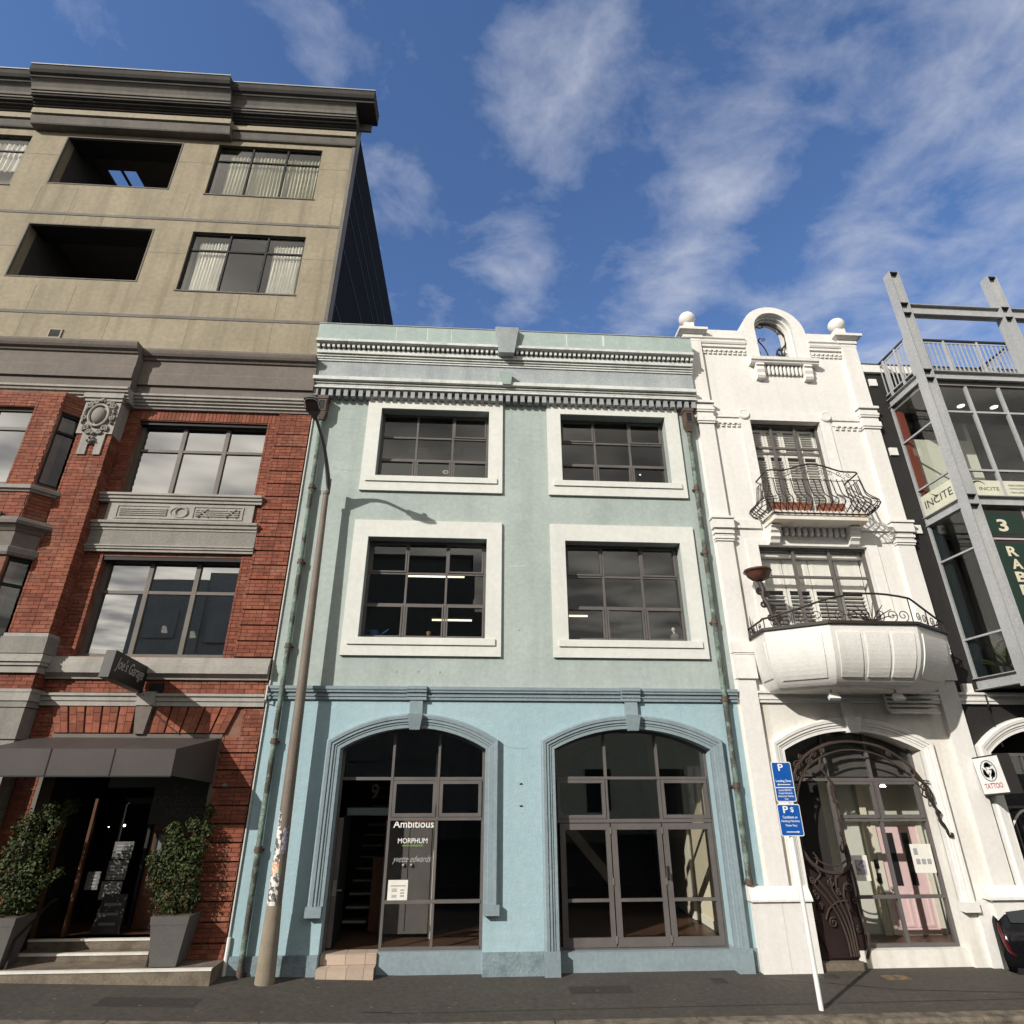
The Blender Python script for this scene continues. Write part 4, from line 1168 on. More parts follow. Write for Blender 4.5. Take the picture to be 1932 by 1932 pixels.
face_panel(0, .22, .9, .18, .80); face_panel(1, .12, .86, .14, .86)
for u0 in (.06, .38, .68):
    face_panel(2, u0, u0 + .26, .14, .86)
face_panel(3, .10, .88, .14, .86); face_panel(4, .1, .78, .18, .80)
# rim and its iron rail
rimp = [Vector((x, y, ZT)) for x, y in top]
mb = MB()
for a, b in zip(rimp[:-1], rimp[1:]):
    d = (b - a).normalized(); nn = Vector((d.y, -d.x, 0))
    c0, c1 = a - d * .03, b + d * .03
    vs = [c0 + nn * .045, c1 + nn * .045, c1 - nn * .04, c0 - nn * .04]
    mb.add([v_ + Vector((0, 0, 0.0)) for v_ in vs] + [v_ + Vector((0, 0, .05)) for v_ in vs], [(0, 3, 2, 1), (4, 5, 6, 7), (0, 1, 5, 4), (1, 2, 6, 5), (2, 3, 7, 6), (3, 0, 4, 7)])
mb.build('rim', 'iron', bal2)


def rail_at(s_):
    """point along the rim, s from 0 to 5 (corner index)"""
    k = min(4, int(s_)); return rimp[k].lerp(rimp[k + 1], s_ - k)


def railz(s_):
    p = rail_at(s_)
    t = (p.x - 6.93) / 1.75
    return .16 + .34 * max(0, math.cos(t * 1.45)) ** 1.6 if 1 <= s_ <= 4 else .16


S_ = [i / 40 * 5 for i in range(41)]
MB().tube([rail_at(s_) + Vector((0, 0, .05 + railz(s_))) for s_ in S_], .019, 7).build('handrail', 'iron', bal2, smooth=True)
for s_ in (.15, .6, 1.02, 1.5, 2.02, 2.98, 3.45, 3.98, 4.4, 4.85):
    p = rail_at(s_)
    MB().tube([p + Vector((0, 0, .03)), p + Vector((0, 0, .05 + railz(s_)))], .010, 5).build('bar', 'iron', bal2, smooth=True)
for s_ in (.35, .8, 1.2, 1.4, 1.65, 1.85, 2.15, 2.3, 2.45, 2.6, 2.75, 2.88, 3.15, 3.35, 3.6, 3.8, 4.2, 4.6):
    k = min(4, int(s_)); d = (rimp[k + 1] - rimp[k]).normalized(); p = rail_at(s_)
    r_ = min(.105, railz(s_) * .42)
    sg = 1 if s_ < 2.5 else -1
    MB().tube(spiral(p + Vector((0, 0, .05 + r_ * 1.05)), r_, 1.4, R(250 if sg > 0 else -70), -sg, d), .008, 5).build('scroll', 'iron', bal2, smooth=True)
c = rail_at(2.5)
for an in range(-70, 71, 20):
    L_ = .17 + .25 * math.cos(R(an)) * .9
    e = c + Vector((math.sin(R(an)) * .52, 0, .05 + math.cos(R(an)) * .34))
    MB().tube([c + Vector((0, 0, .04)), c.lerp(e, .5) + Vector((math.sin(R(an)) * .04, 0, .05)), e], [.012, .010, .006], 5).build('fan_leaf', 'iron', bal2, smooth=True)
# floodlights, then plain slats with a bent bar, under the balcony
for x, y in ((6.25, -.72), (7.42, -.72)):
    f_ = part('floodlight', (x, y, 4.1), whb)
    MB().tube([(x, y, 4.20), (x, y - .02, 4.10)], .012, 6).build('arm', 'iron', f_)
    MB().taper((x, y - .05, 3.98), (.10, .03), (x, y - .05, 4.09), (.07, .05)).xf(Matrix.Translation((x, y, 4.05)) @ Matrix.Rotation(R(-38), 4, 'X') @ Matrix.Translation((-x, -y, -4.05))).build('lamp_box', 'white_trim', f_)
MB().prof([(0.02, 4.05), (-.05, 4.05), (-.05, 4.10), (-.07, 4.105), (-.07, 4.14), (-.05, 4.145), (-.06, 4.19), (-.095, 4.215), (-.095, 4.255), (0.02, 4.265)], 5.225, 8.735).build('string_course', 'white_trim', whb)
gl_ = part('slat_frame', (8.0, -.1, 3.98), whb)
for i in range(4):
    MB().box(7.62, 8.55, -.16, -.06, 3.90 + i * .075, 3.935 + i * .075).build('blade', 'white_stain', gl_)
MB().tube([(7.58, -.17, 4.22), (7.58, -.19, 3.93), (7.63, -.2, 3.87), (8.56, -.2, 3.87)], .022, 6).build('frame_bar', 'white_stain', gl_, smooth=True)

# ---- hanging bowl on its scrolled iron bracket
hb_ = thing('bowl_planter', (5.53, -.45, 5.3), 'brown bowl planter held up by a scrolled iron bracket over the lower balcony', 'planter')
MB().lathe([(.05, 0), (.13, .03), (.20, .10), (.235, .19), (.25, .20), (.25, .225), (.22, .225), (.2, .17), (.04, .15)], (5.45, -.42, 6.27), 20).build('bowl', 'bowl_brown', hb_, smooth=True)
MB().tube([(5.45 + .26 * math.cos(t), -.42 + .26 * math.sin(t), 6.46) for t in [k * math.pi / 8 for k in range(16)]], .008, 5, True).build('ring', 'iron', hb_, smooth=True)
for a in (0, 90, 180, 270):
    MB().tube([(5.45 + .26 * math.cos(R(a)), -.42 + .26 * math.sin(R(a)), 6.46), (5.45 + .19 * math.cos(R(a)), -.42 + .19 * math.sin(R(a)), 6.33), (5.46, -.42, 6.24)], .008, 5).build('strap', 'iron', hb_, smooth=True)
MB().tube([(5.46, -.42, 6.26), (5.50, -.43, 6.10), (5.46, -.45, 5.95), (5.52, -.48, 5.78), (5.55, -.5, 5.6), (5.62, -.55, 5.40), (5.66, -.58, 5.23)], [.045, .05, .036, .046, .042, .038, .034], 7).build('stem', 'iron', hb_, smooth=True)
for c_, r_, sg in (((5.42, -.44, 6.05), .07, 1), ((5.54, -.44, 6.0), .055, -1), ((5.44, -.46, 5.80), .075, -1), ((5.60, -.49, 5.72), .07, 1), ((5.52, -.5, 5.52), .06, 1), ((5.66, -.53, 5.50), .055, -1)):
    MB().tube(spiral(c_, r_, 1.4, R(90), sg), .022, 6).build('scroll', 'iron', hb_, smooth=True)
MB().tube([(5.30, -.08, 5.66), (5.31, -.09, 5.40), (5.33, -.12, 5.22), (5.30, -.10, 5.0)], [.004, .02, .035, .012], 6).tube(spiral((5.36, -.14, 5.28), .07, 1.3, 0, 1), .014, 6).build('wall_spike', 'iron', hb_, smooth=True)

# ---- ground floor arch, plinths, shopfront
archivolt(whb, *AW, 1.0, .90, 3.23, 3.56, 'white_trim')
MB().box(8.10, 8.365, -.125, .01, .765, .905).build('moulding_stop', 'white_trim', whb)
k = MB()
k.add([(6.79, -.13, 3.53), (6.985, -.13, 3.53), (7.03, -.21, 3.79), (6.745, -.21, 3.79), (6.79, .05, 3.53), (6.985, .05, 3.53), (7.03, .05, 3.79), (6.745, .05, 3.79)], [(0, 1, 2, 3), (4, 7, 6, 5), (0, 4, 5, 1), (1, 5, 6, 2), (2, 6, 7, 3), (3, 7, 4, 0)])
k.build('keystone', 'white_trim', whb)
MB().box(6.80, 6.98, -.07, .01, 3.78, 4.06).build('keystone_shaft', 'white_trim', whb)
pl = MB().box(4.565, 5.02, -.155, .30, -.1, .955).box(5.025, 5.515, -.155, .30, -.1, .955).build('plinth', 'white', whb)
MB().prof([(.02, 1.155), (-.09, 1.155), (-.195, .985), (-.195, .955), (.02, .955)], 4.515, 5.53).build('plinth_cap', 'white_trim', pl)
pl2 = MB().box(8.37, 8.60, -.05, .02, -.1, .93).box(8.60, 9.4, -.14, .02, -.4, .95).build('plinth', 'white', whb)
MB().prof([(.02, 1.13), (-.09, 1.13), (-.2, .985), (-.2, .945), (.02, .945)], 8.52, 10.9).build('plinth_cap', 'white_trim', pl2)
MB().box(9.40, 13.6, -.14, .02, -.4, .95).build('plinth', 'white', whb)
MB().box(6.27, 8.115, .06, .34, -.1, .235).build('stall_board', 'white_stain', whb)
MB().box(5.50, 6.30, -.05, .40, -.1, .10).build('threshold', 'step_concrete', whb)
zi = lambda x: arch_z(x, *AW, 3.23, 3.56)
m_ = MB()
for x, z1_ in ((6.42, zi(6.42)), (7.24, zi(7.24)), (8.07, zi(8.05))):
    m_.box(x - .025, x + .025, .22, .28, .24, z1_)
m_.box(5.57, 8.10, .212, .275, 2.725, 2.775)
for z in (2.10, .94, .265):
    m_.box(6.44, 8.06, .213, .275, z - .024, z + .024)
sfw = m_.build('shopfront', 'frame_dark', whb, label='dark framed shopfront before the pink door')
for a, b in ((6.445, 7.215), (7.265, 8.045)):
    s_ = MB().ext(rect(a, b, 2.13, 2.72), [rect(a + .05, b - .05, 2.18, 2.67)], .195, .26).build('sash', 'frame_dark', sfw)
    pane(s_, a + .05, b - .05, 2.18, 2.67, .24, 'glass_clear')
    pane(sfw, a, b, .965, 2.075, .25, 'glass_clear'); pane(sfw, a, b, .29, .915, .25, 'glass_clear')
for a, b in ((5.60, 6.395), (6.445, 7.215), (7.265, 8.045)):
    poly_pane(sfw, [(a, 2.78), (b, 2.78)] + [(a + (b - a) * i / 8, zi(a + (b - a) * i / 8) - .02) for i in range(8, -1, -1)], .25, 'glass_clear')
# lobby behind: cream walls, pink door, black glazed door on the left
room(whb, 5.2, 8.75, .38, 3.6, .2, 3.95, 'lobby', floor='floor_wood')
MB().box(6.62, 8.75, 1.28, 1.34, .2, 3.95).build('lobby_wall', 'lobby', whb)
MB().box(5.56, 6.40, .60, .64, .2, 3.4).build('entrance_panel', 'interior_dark', whb)
dr = MB().box(7.69, 8.50, 1.20, 1.27, .21, 1.95).build('pink_door', 'pink', whb, label='pale pink panelled door behind the glass')
MB().ext(rect(7.60, 8.60, .21, 2.06), [rect(7.69, 8.50, .20, 1.95)], 1.17, 1.28).build('architrave', 'cream_pale', dr)
for x in (7.88, 8.18):
    MB().box(x, x + .12, 1.188, 1.203, .96, 1.82).build('glass_slot', 'frame_black', dr)
for a, b, c_, d_ in ((7.76, 8.05, .32, .85), (8.13, 8.43, .32, .85)):
    MB().ext(rect(a, b, c_, d_), [rect(a + .04, b - .04, c_ + .04, d_ - .04)], 1.186, 1.203).build('door_panel', 'pink', dr)
for z in (.92, .84):
    MB().ball((7.75, 1.17, z), .028, 10, 6).build('door_knob', 'brass', dr, smooth=True)
MB().box(7.47, 7.60, 1.20, 1.29, .2, 2.7).build('lobby_post', 'cream', whb)
for k_ in range(4):
    MB().box(7.475 + k_ * .032, 7.49 + k_ * .032, 1.19, 1.20, .2, 2.7).build('lobby_reed', 'cream_pale', whb)
for z0_, z1_ in ((1.24, 1.38), (1.0, 1.16)):
    MB().box(7.52, 7.60, 1.17, 1.20, z0_, z1_).build('intercom', 'frame_black', whb)
MB().box(6.98, 7.06, 1.22, 1.29, .2, 2.7).build('lobby_post', 'frame_black', whb)
for x in (6.75, 7.75):
    MB().lathe([(.055, 0), (.035, .04), (.012, .06)], (x, .75, 2.62), 12).build('lobby_lamp', 'spot_lit', whb, smooth=True)
MB().box(5.25, 8.45, .46, 1.27, 2.80, 3.93).build('lobby_dark_block', 'interior', whb)  # dark block added to keep the view through the upper arch panes dark
# notices on the glass
pt = MB().box(6.52, 6.80, .180, .186, 1.18, 1.56).build('poster', 'paper', None, label='white poster with a grey picture taped inside the white building shopfront', category='poster')
MB().box(6.57, 6.75, .176, .180, 1.27, 1.49).build('picture', 'sticker_c', pt)
pt = MB().box(7.615, 7.99, .180, .186, 1.29, 1.725).build('notice', 'paper', None, label='pale notice sheet on the glass in front of the pink door', category='notice')
for i in range(3):
    MB().box(7.67 + i * .10, 7.74 + i * .10, .176, .180, 1.42, 1.50).build('printed_block', 'ink_grey', pt)
MB().box(7.66, 7.73, .176, .180, 1.56, 1.66).build('printed_block', 'ink_grey', pt)

# ---- art nouveau iron gate
gt = thing('iron_gate', (5.9, .05, .1), 'bronze art nouveau iron gate with flowing scrolls in the white arch', 'gate')
GY = .06


def g3(pts, y=GY):
    return [(x, y, z) for x, z in pts]


def smooth_path(pts, k=6):
    P_ = [Vector(p) for p in pts]
    out = []
    for i in range(len(P_) - 1):
        p0 = P_[max(0, i - 1)]; p1 = P_[i]; p2 = P_[i + 1]; p3 = P_[min(len(P_) - 1, i + 2)]
        for j in range(k):
            t = j / k
            out.append(.5 * ((2 * p1) + (-p0 + p2) * t + (2 * p0 - 5 * p1 + 4 * p2 - p3) * t * t + (-p0 + 3 * p1 - 3 * p2 + p3) * t ** 3))
    out.append(P_[-1])
    return out


gate_curves = [
    ([(5.60, 1.4), (5.60, 2.2), (5.68, 2.75), (5.95, 3.12), (6.45, 3.34), (6.95, 3.38), (7.45, 3.28), (7.85, 3.02), (8.05, 2.75)], .022),
    ([(5.63, 1.5), (5.65, 2.2), (5.78, 2.68), (6.05, 3.00), (6.5, 3.2), (6.95, 3.24), (7.4, 3.14), (7.78, 2.90)], .014),
    ([(5.58, 2.3), (5.72, 2.85), (6.05, 3.2), (6.5, 3.38)], .012),
    ([(6.12, 3.2), (6.05, 3.1), (6.0, 2.98), (5.92, 2.9), (5.98, 2.84)], .012),
    ([(6.25, 3.1), (6.22, 2.95), (6.30, 2.82), (6.36, 2.7), (6.33, 2.55), (6.37, 2.4)], .02),
    ([(6.36, 2.7), (6.37, 2.3), (6.38, 1.9), (6.40, 1.75), (6.33, 1.62), (6.30, 1.7), (6.36, 1.8)], .017),
    ([(6.40, 1.75), (6.42, 1.55), (6.38, 1.42), (6.20, 1.32), (5.95, 1.34), (5.75, 1.46), (5.62, 1.66)], .026),
    ([(6.42, 1.6), (6.36, 1.50), (6.18, 1.42), (5.98, 1.44), (5.82, 1.54)], .012),
    ([(5.80, 1.62), (5.86, 1.52), (5.80, 1.40), (5.86, 1.30), (5.78, 1.22)], .012),
    ([(5.62, 1.3), (5.75, 1.12), (5.92, .92), (6.05, .68), (6.12, .40), (6.13, .16)], .015),
    ([(5.80, 1.22), (5.95, 1.02), (6.08, .78), (6.16, .50), (6.18, .16)], .014),
    ([(6.02, 1.25), (6.02, 1.08), (6.12, .88), (6.20, .60), (6.22, .16)], .014),
    ([(6.12, 1.26), (6.10, 1.10), (6.20, .95), (6.25, .62), (6.26, .16)], .013),
    ([(6.35, 1.22), (6.24, 1.14), (6.20, 1.0), (6.24, .85), (6.34, .72)], .013),
    ([(5.82, .66), (5.90, .80), (6.06, .90), (6.24, .92)], .011),
    ([(6.42, 1.45), (6.45, 1.1), (6.44, .8), (6.48, .55), (6.46, .30), (6.38, .13)], .022),
    ([(5.58, 1.25), (5.66, 1.0), (5.60, .8), (5.70, .62)], .012),
]
for pts, r_ in gate_curves:
    MB().tube(smooth_path(g3(pts)), r_ * 1.15, 6).build('stem', 'gate_bronze', gt, smooth=True)
for c_, r_, sg, a0 in (((5.93, .62), .075, 1, 60), ((6.0, 1.18), .06, -1, 0), ((6.30, 1.12), .07, 1, 180), ((5.72, 1.0), .07, 1, 90), ((6.33, .52), .05, -1, 120), ((5.80, 2.98), .09, 1, 0), ((6.02, 3.06), .07, -1, 60),
                      ((5.72, 2.80), .07, -1, 0), ((5.90, 3.12), .06, 1, 120), ((6.36, 2.62), .06, 1, 0), ((6.36, 2.42), .05, -1, 0), ((7.55, 3.18), .06, 1, 0), ((5.70, 2.62), .06, 1, 30), ((5.86, 2.84), .06, -1, 80), ((6.14, 3.16), .055, 1, 10), ((6.30, 3.24), .05, -1, 40), ((5.70, 1.22), .06, -1, 10), ((6.12, 1.04), .05, 1, 70), ((6.36, .92), .055, -1, 100), ((5.76, .84), .05, 1, 20), ((6.38, 2.1), .045, 1, 0), ((6.36, 1.9), .05, -1, 60)):
    MB().tube(spiral((c_[0], GY - .01, c_[1]), r_, 1.5, R(a0), sg), .012, 6).build('scroll', 'gate_bronze', gt, smooth=True)
sheet = [(5.60, .12), (6.24, .12), (6.42, .20), (6.44, .5), (6.40, 1.0), (6.40, 1.36), (6.16, 1.24), (5.90, 1.26), (5.70, 1.38), (5.60, 1.52)]
MB().ext(sheet, [], GY + .03, GY + .045).build('backing_sheet', 'gate_sheet', gt)
MB().ext([(5.60, .62), (5.80, .45), (6.0, .32), (6.2, .26), (6.40, .28), (6.40, .14), (5.80, .14)], [], GY + .012, GY + .03).build('kick_sheet', 'gate_sheet', gt)
MB().ext([(5.56, .70), (5.66, .60), (5.68, .95), (5.62, 1.25), (5.56, 1.3)], [], GY + .0, GY + .03).build('leaf_plate', 'gate_bronze', gt)
# spray hanging at the right of the arch
for pts, r_ in (([(7.82, 2.80), (7.92, 2.72), (7.98, 2.62), (7.95, 2.52), (8.0, 2.42), (8.06, 2.30), (8.07, 2.15), (8.14, 2.02), (8.16, 1.90), (8.22, 1.86), (8.23, 1.92)], .022), ([(7.88, 2.74), (8.0, 2.66), (8.06, 2.5), (8.02, 2.36), (8.10, 2.24), (8.06, 2.10), (8.15, 1.98)], .016), ([(7.80, 2.70), (7.90, 2.60), (7.88, 2.5), (7.96, 2.46), (8.0, 2.55)], .014)):
    MB().tube(smooth_path(g3(pts, -.11)), r_, 6).build('stem', 'iron', gt, smooth=True)
for c_, r_, sg in (((7.93, 2.62), .07, 1), ((8.0, 2.45), .06, -1), ((8.07, 2.22), .05, 1)):
    MB().tube(spiral((c_[0], -.12, c_[1]), r_, 1.5, 0, sg), .014, 6).build('scroll', 'iron', gt, smooth=True)
MB().tube([(8.06, -.11, 2.72), (8.06, .06, 2.74)], .012, 5).build('tie_bar', 'iron', gt, smooth=True)
# iron tracery in the gable opening
gi = part('gable_ironwork', (gx, .2, 11.95), whb)
for pts, r_ in (([(7.55, 11.95), (7.50, 12.15), (7.38, 12.32), (7.40, 12.50), (7.52, 12.66), (7.53, 12.9), (7.40, 13.12), (7.20, 13.24), (6.95, 13.26)], .016), ([(7.50, 12.2), (7.36, 12.26), (7.26, 12.36), (7.30, 12.48), (7.40, 12.44)], .018),
                ([(7.03, 12.15), (7.0, 12.35), (6.96, 12.5), (6.90, 12.62), (6.84, 12.74), (6.90, 12.82)], .012), ([(6.66, 12.95), (6.74, 12.85), (6.80, 12.66), (6.74, 12.50), (6.68, 12.62), (6.72, 12.8)], .011),
                ([(6.67, 12.60), (6.74, 12.50), (6.82, 12.36), (6.74, 12.34), (6.68, 12.44), (6.78, 12.38)], .010), ([(6.80, 13.22), (6.92, 13.14), (7.02, 13.18), (6.98, 13.26)], .010), ([(7.22, 12.36), (7.24, 12.24), (7.32, 12.18), (7.28, 12.10)], .007)):
    MB().tube(smooth_path(g3(pts, .2)), r_ * 1.45, 5).build('tendril', 'iron', gi, smooth=True)
for c_, r_, sg in (((6.96, 12.76), .06, 1), ((7.36, 12.5), .07, -1), ((7.44, 12.34), .06, 1), ((7.52, 12.16), .05, -1)):
    MB().tube(spiral((c_[0], .2, c_[1]), r_, 1.4, 0, sg), .009, 5).build('scroll', 'iron', gi, smooth=True)
# ------------------------------------------------------------------ red brick building
brb = thing('brick_building', (-5.7, 0, 0), 'red brick building with stone bands, carved cartouche and an awning over its door', 'building')
BX0, BX1 = -7.55, X0 - .005
BR = []                 # (centre, heading, length, height)
CH, BL, HD = .070, .222, .108


def bricks(p0, ang, length, z0, z1, out=0.0, holes=(), seed=0):
    """Flemish bond on a vertical face that starts at p0=(x,y) and runs along heading ang; out = how far the face stands proud"""
    rnd = random.Random(seed)
    d = Vector((math.cos(ang), math.sin(ang), 0)); nrm = Vector((d.y, -d.x, 0))
    n = max(1, round((z1 - z0) / CH)); ch = (z1 - z0) / n
    for i in range(n):
        zc = z0 + (i + .5) * ch
        u = -.06 if i % 2 else -.18 + rnd.uniform(-.01, .01)
        k = i % 2
        while u < length - .02:
            L = BL if k % 2 == 0 else HD
            a, b = max(u + .004, 0), min(u + L - .004, length)
            segs = [(a, b)]
            for (h0, h1, hz0, hz1) in holes:
                if hz0 - .01 < zc < hz1 + .01:
                    ns = []
                    for s0, s1 in segs:
                        if s1 <= h0 or s0 >= h1:
                            ns.append((s0, s1))
                        else:
                            if s0 < h0: ns.append((s0, h0))
                            if s1 > h1: ns.append((h1, s1))
                    segs = ns
            for s0, s1 in segs:
                if s1 - s0 > .025:
                    o = out + rnd.uniform(-.003, .003)
                    c_ = Vector((p0[0], p0[1], zc)) + d * ((s0 + s1) / 2) + nrm * o
                    BR.append((c_, ang, s1 - s0, ch - .008))
            u += L
            k += 1


W3 = (-7.27, -4.60, 7.985, 9.73)
W2 = (-7.20, -4.58, 4.77, 6.67)
DR = (-7.14, -4.325, -.2, 3.46)
MB().ext(rect(BX0, BX1, -.3, 10.02), [rect(*W3), rect(*W2), rect(*DR)], .010, .34).build('wall', 'mortar', brb)
# brick areas of the right bay
bricks((BX0, 0), 0, W3[0] - BX0, 7.95, 10.0, seed=1)
bricks((W3[1], 0), 0, -4.385 - W3[1], 4.75, 9.75, seed=2, holes=())
bricks((BX0, 0), 0, W2[0] - BX0, 4.75, 6.76, seed=3)
bricks((-4.385, 0), 0, BX1 + 4.385, 9.745, 10.0, out=.03, seed=4)
bricks((BX0, 0), 0, BX1 - BX0, 4.14, 4.37, seed=5)
bricks((BX0, 0), 0, DR[0] - BX0, .2, 3.92, seed=6)
# soldier course over the top window
x = W3[0]
while x < -4.40:
    BR.append((Vector((x + .04, 0, 9.865)), None, .068, .23)); x += .078
# rusticated quoins


def rustic(x0, x1, z0, z1, n, seed):
    p = (z1 - z0) / n
    for i in range(n):
        a, b = z0 + i * p + .022, z0 + (i + 1) * p
        MB().box(x0, x1, -.032, .02, a, b).build('quoin_block', 'mortar', brb)
        bricks((x0, 0), 0, x1 - x0, a, b, out=.040, seed=seed + i)


rustic(-4.385, BX1, 4.76, 9.745, 17, 100)
rustic(-4.32, BX1, .20, 3.42, 12, 200)
bricks((-4.05, 0), 0, BX1 + 4.05, 3.44, 3.92, seed=7)
# pier, with its return face
PX0, PX1, PY = -8.24, -7.55, -.285
MB().box(PX0, PX1 - .010, PY + .010, .3, 3.2, 10.0).build('pier_core', 'mortar', brb)
bricks((PX0, PY), 0, PX1 - PX0, 5.12, 9.20, seed=8)
bricks((PX1, PY), R(90), -PY, 4.2, 9.20, seed=9)
bricks((PX0, PY), 0, PX1 - PX0, 4.15, 4.42, seed=10)
# bay window left of the pier
BAY = [(-10.9, -.56), (-8.52, -.56), (-8.02, -.02)]
cant = math.atan2(BAY[2][1] - BAY[1][1], BAY[2][0] - BAY[1][0])
cl = math.hypot(BAY[2][0] - BAY[1][0], BAY[2][1] - BAY[1][1])
MB().ext(rect(-10.9, -8.52, 4.2, 10.0), [rect(-10.55, -9.02, 7.90, 9.62), rect(-10.55, -9.0, 4.95, 6.40)], -.55, -.25).build('bay_wall', 'mortar', brb)
bricks((-9.02, -.56), 0, .50, 7.86, 9.95, seed=11)
bricks((-10.9, -.56), 0, 2.38, 7.22, 7.72, seed=12)
bricks((-10.9, -.56), 0, 1.88, 9.63, 9.95, seed=13)
cm = Matrix.Translation((BAY[1][0], BAY[1][1], 0)) @ Matrix.Rotation(cant, 4, 'Z')
MB().ext(rect(0, cl, 4.2, 10.0), [rect(.035, cl - .02, 7.92, 9.55), rect(.035, cl - .02, 4.95, 6.45)], .01, .2).xf(cm).build('bay_wall', 'mortar', brb)
bricks((BAY[1][0], BAY[1][1]), cant, cl, 7.22, 7.72, seed=15)
bricks((BAY[1][0], BAY[1][1]), cant, cl, 9.56, 9.95, seed=16)


def canted_window(z0, z1, zt):
    w = MB().ext(rect(.035, cl - .02, z0, z1), [rect(.085, cl - .07, z0 + .06, zt - .025), rect(.085, cl - .07, zt + .025, z1 - .06)], .05, .11).xf(cm).build('window', 'frame_black', brb)
    for a, b in ((z0 + .05, zt - .02), (zt + .02, z1 - .05)):
        MB().box(.075, cl - .06, .085, .091, a, b).xf(cm).build('pane', 'glass', w)


canted_window(7.92, 9.55, 9.12); canted_window(4.95, 6.45, 5.95)
window(brb, -10.55, -9.02, 7.90, 9.62, -.48, (-9.80,), (9.15,), frame='frame_brown', glassm='glass_film', fr=.06, mu=.07, dep=.07)
window(brb, -10.55, -9.0, 4.95, 6.40, -.48, (-9.80,), (5.95,), frame='frame_black', glassm='glass', fr=.06, mu=.07, dep=.07)


def bay_band(z0, prof_, mat):
    """a moulding that follows the bay"""
    pts = [(-10.9, -.56), (-8.52, -.56), (-8.02, -.02)]
    P_ = [Vector(p) for p in pts]
    mb_ = MB(); n_ = len(prof_)
    vs = []
    for i, p in enumerate(P_):
        if i == 0: nn = Vector((0, -1))
        elif i == len(P_) - 1:
            d = (P_[-1] - P_[-2]).normalized(); nn = Vector((d.y, -d.x))
        else:
            d = (P_[i + 1] - P_[i]).normalized(); n2_ = Vector((d.y, -d.x)); nn = (Vector((0, -1)) + n2_).normalized(); nn = nn / nn.dot(n2_)
        for o, z in prof_:
            q = p + nn * o
            vs.append((q.x, q.y, z0 + z))
    fs = [(i * n_ + j, i * n_ + (j + 1) % n_, (i + 1) * n_ + (j + 1) % n_, (i + 1) * n_ + j) for i in range(len(P_) - 1) for j in range(n_)]
    mb_.add(vs, fs)
    return mb_.build('bay_band', mat, brb)


bay_band(7.72, [(-.1, 0), (.03, 0), (.05, .04), (.08, .05), (.09, .12), (.02, .15), (-.1, .15)], 'stone_light')
bay_band(6.92, [(-.1, 0), (.03, 0), (.06, .05), (.10, .09), (.14, .12), (.14, .18), (.10, .26), (-.1, .30)], 'taupe')
bay_band(6.62, [(-.1, 0), (.015, 0), (.015, .30), (-.1, .30)], 'taupe')
bay_band(6.46, [(-.1, 0), (.03, 0), (.06, .05), (.07, .15), (.02, .17), (-.1, .17)], 'stone_mid')
MB().prof([(-.60, 7.18), (-.74, 7.20), (-.74, 7.26), (-.60, 7.30)], -9.6, -8.86).add([(-9.6, -.72, 7.28), (-8.86, -.72, 7.28), (-9.25, -.72, 7.48), (-9.6, -.58, 7.28), (-8.86, -.58, 7.28), (-9.25, -.58, 7.48)], [(0, 1, 2), (3, 5, 4), (0, 2, 5, 3), (1, 4, 5, 2)]).build('pediment', 'stone_light', brb)
bay_band(4.2, [(-.1, 0), (.01, 0), (.01, .72), (-.1, .72)], 'taupe')

# ---- lay the bricks: the 300 that show largest singly, the rest together
BR.sort(key=lambda b: (b[0] - CAM).length)
singles = [b for b in BR if b[1] is not None][:300]
sid = set(id(b) for b in singles)
bme = MB().box(-.5, .5, -.004, .022, -.5, .5).mesh('brick', 'brick')
for c_, ang, L, h in singles:
    place(bme, 'brick', brb, loc=c_, rot=(0, 0, ang), scale=(L, 1, h))
rest = MB()
for b in BR:
    if id(b) in sid:
        continue
    c_, ang, L, h = b
    ang = ang or 0.0
    d = Vector((math.cos(ang), math.sin(ang), 0)); nn = Vector((d.y, -d.x, 0))
    vs = []
    for o in (.004, -.022):
        for sx, sz in ((-1, -1), (1, -1), (1, 1), (-1, 1)):
            vs.append(c_ + d * (sx * L / 2) + nn * o + Vector((0, 0, sz * h / 2)))
    rest.add(vs, [(0, 1, 2, 3), (0, 4, 5, 1), (1, 5, 6, 2), (2, 6, 7, 3), (3, 7, 4, 0)])
# flat arch of moulded voussoirs
vb_ = [(310, 270), (398, 362), (488, 462), (578, 565), (668, 665), (768, 775)]
bl_ = [-7.14 + (.255 * i) for i in range(6)]
tl_ = [-7.29 + (.284 * i) for i in range(6)]
for side in (0, 1):
    for i in range(5):
        b0, b1, t0, t1 = bl_[i], bl_[i + 1], tl_[i], tl_[i + 1]
        if side:
            b0, b1, t0, t1 = -11.425 - b1, -11.425 - b0, -11.425 - t1, -11.425 - t0
        g_ = .014
        V_ = MB().ext([(b0 + g_, 3.475), (b1 - g_, 3.475), (t1 - g_, 3.905), (t0 + g_, 3.905)], [], -.03, .02).build('voussoir', 'mortar', brb)
        for cc in range(2):
            for rr in range(3):
                f0, f1 = (cc + .03) / 2, (cc + .97) / 2
                r0, r1 = (rr + (.5 if cc else 0) * (rr > 0) * .6) / 3, min(1, (rr + 1 + (.5 if cc else 0) * .6 * (rr < 2)) / 3)
                q = []
                for rv, fv in ((r0 + .012, f0), (r0 + .012, f1), (r1 - .012, f1), (r1 - .012, f0)):
                    bx_ = (b0 + g_) + (b1 - b0 - 2 * g_) * fv; tx_ = (t0 + g_) + (t1 - t0 - 2 * g_) * fv
                    q.append((bx_ + (tx_ - bx_) * rv, 3.475 + .43 * rv))
                rest.ext(q, [], -.040, -.02, back=False)
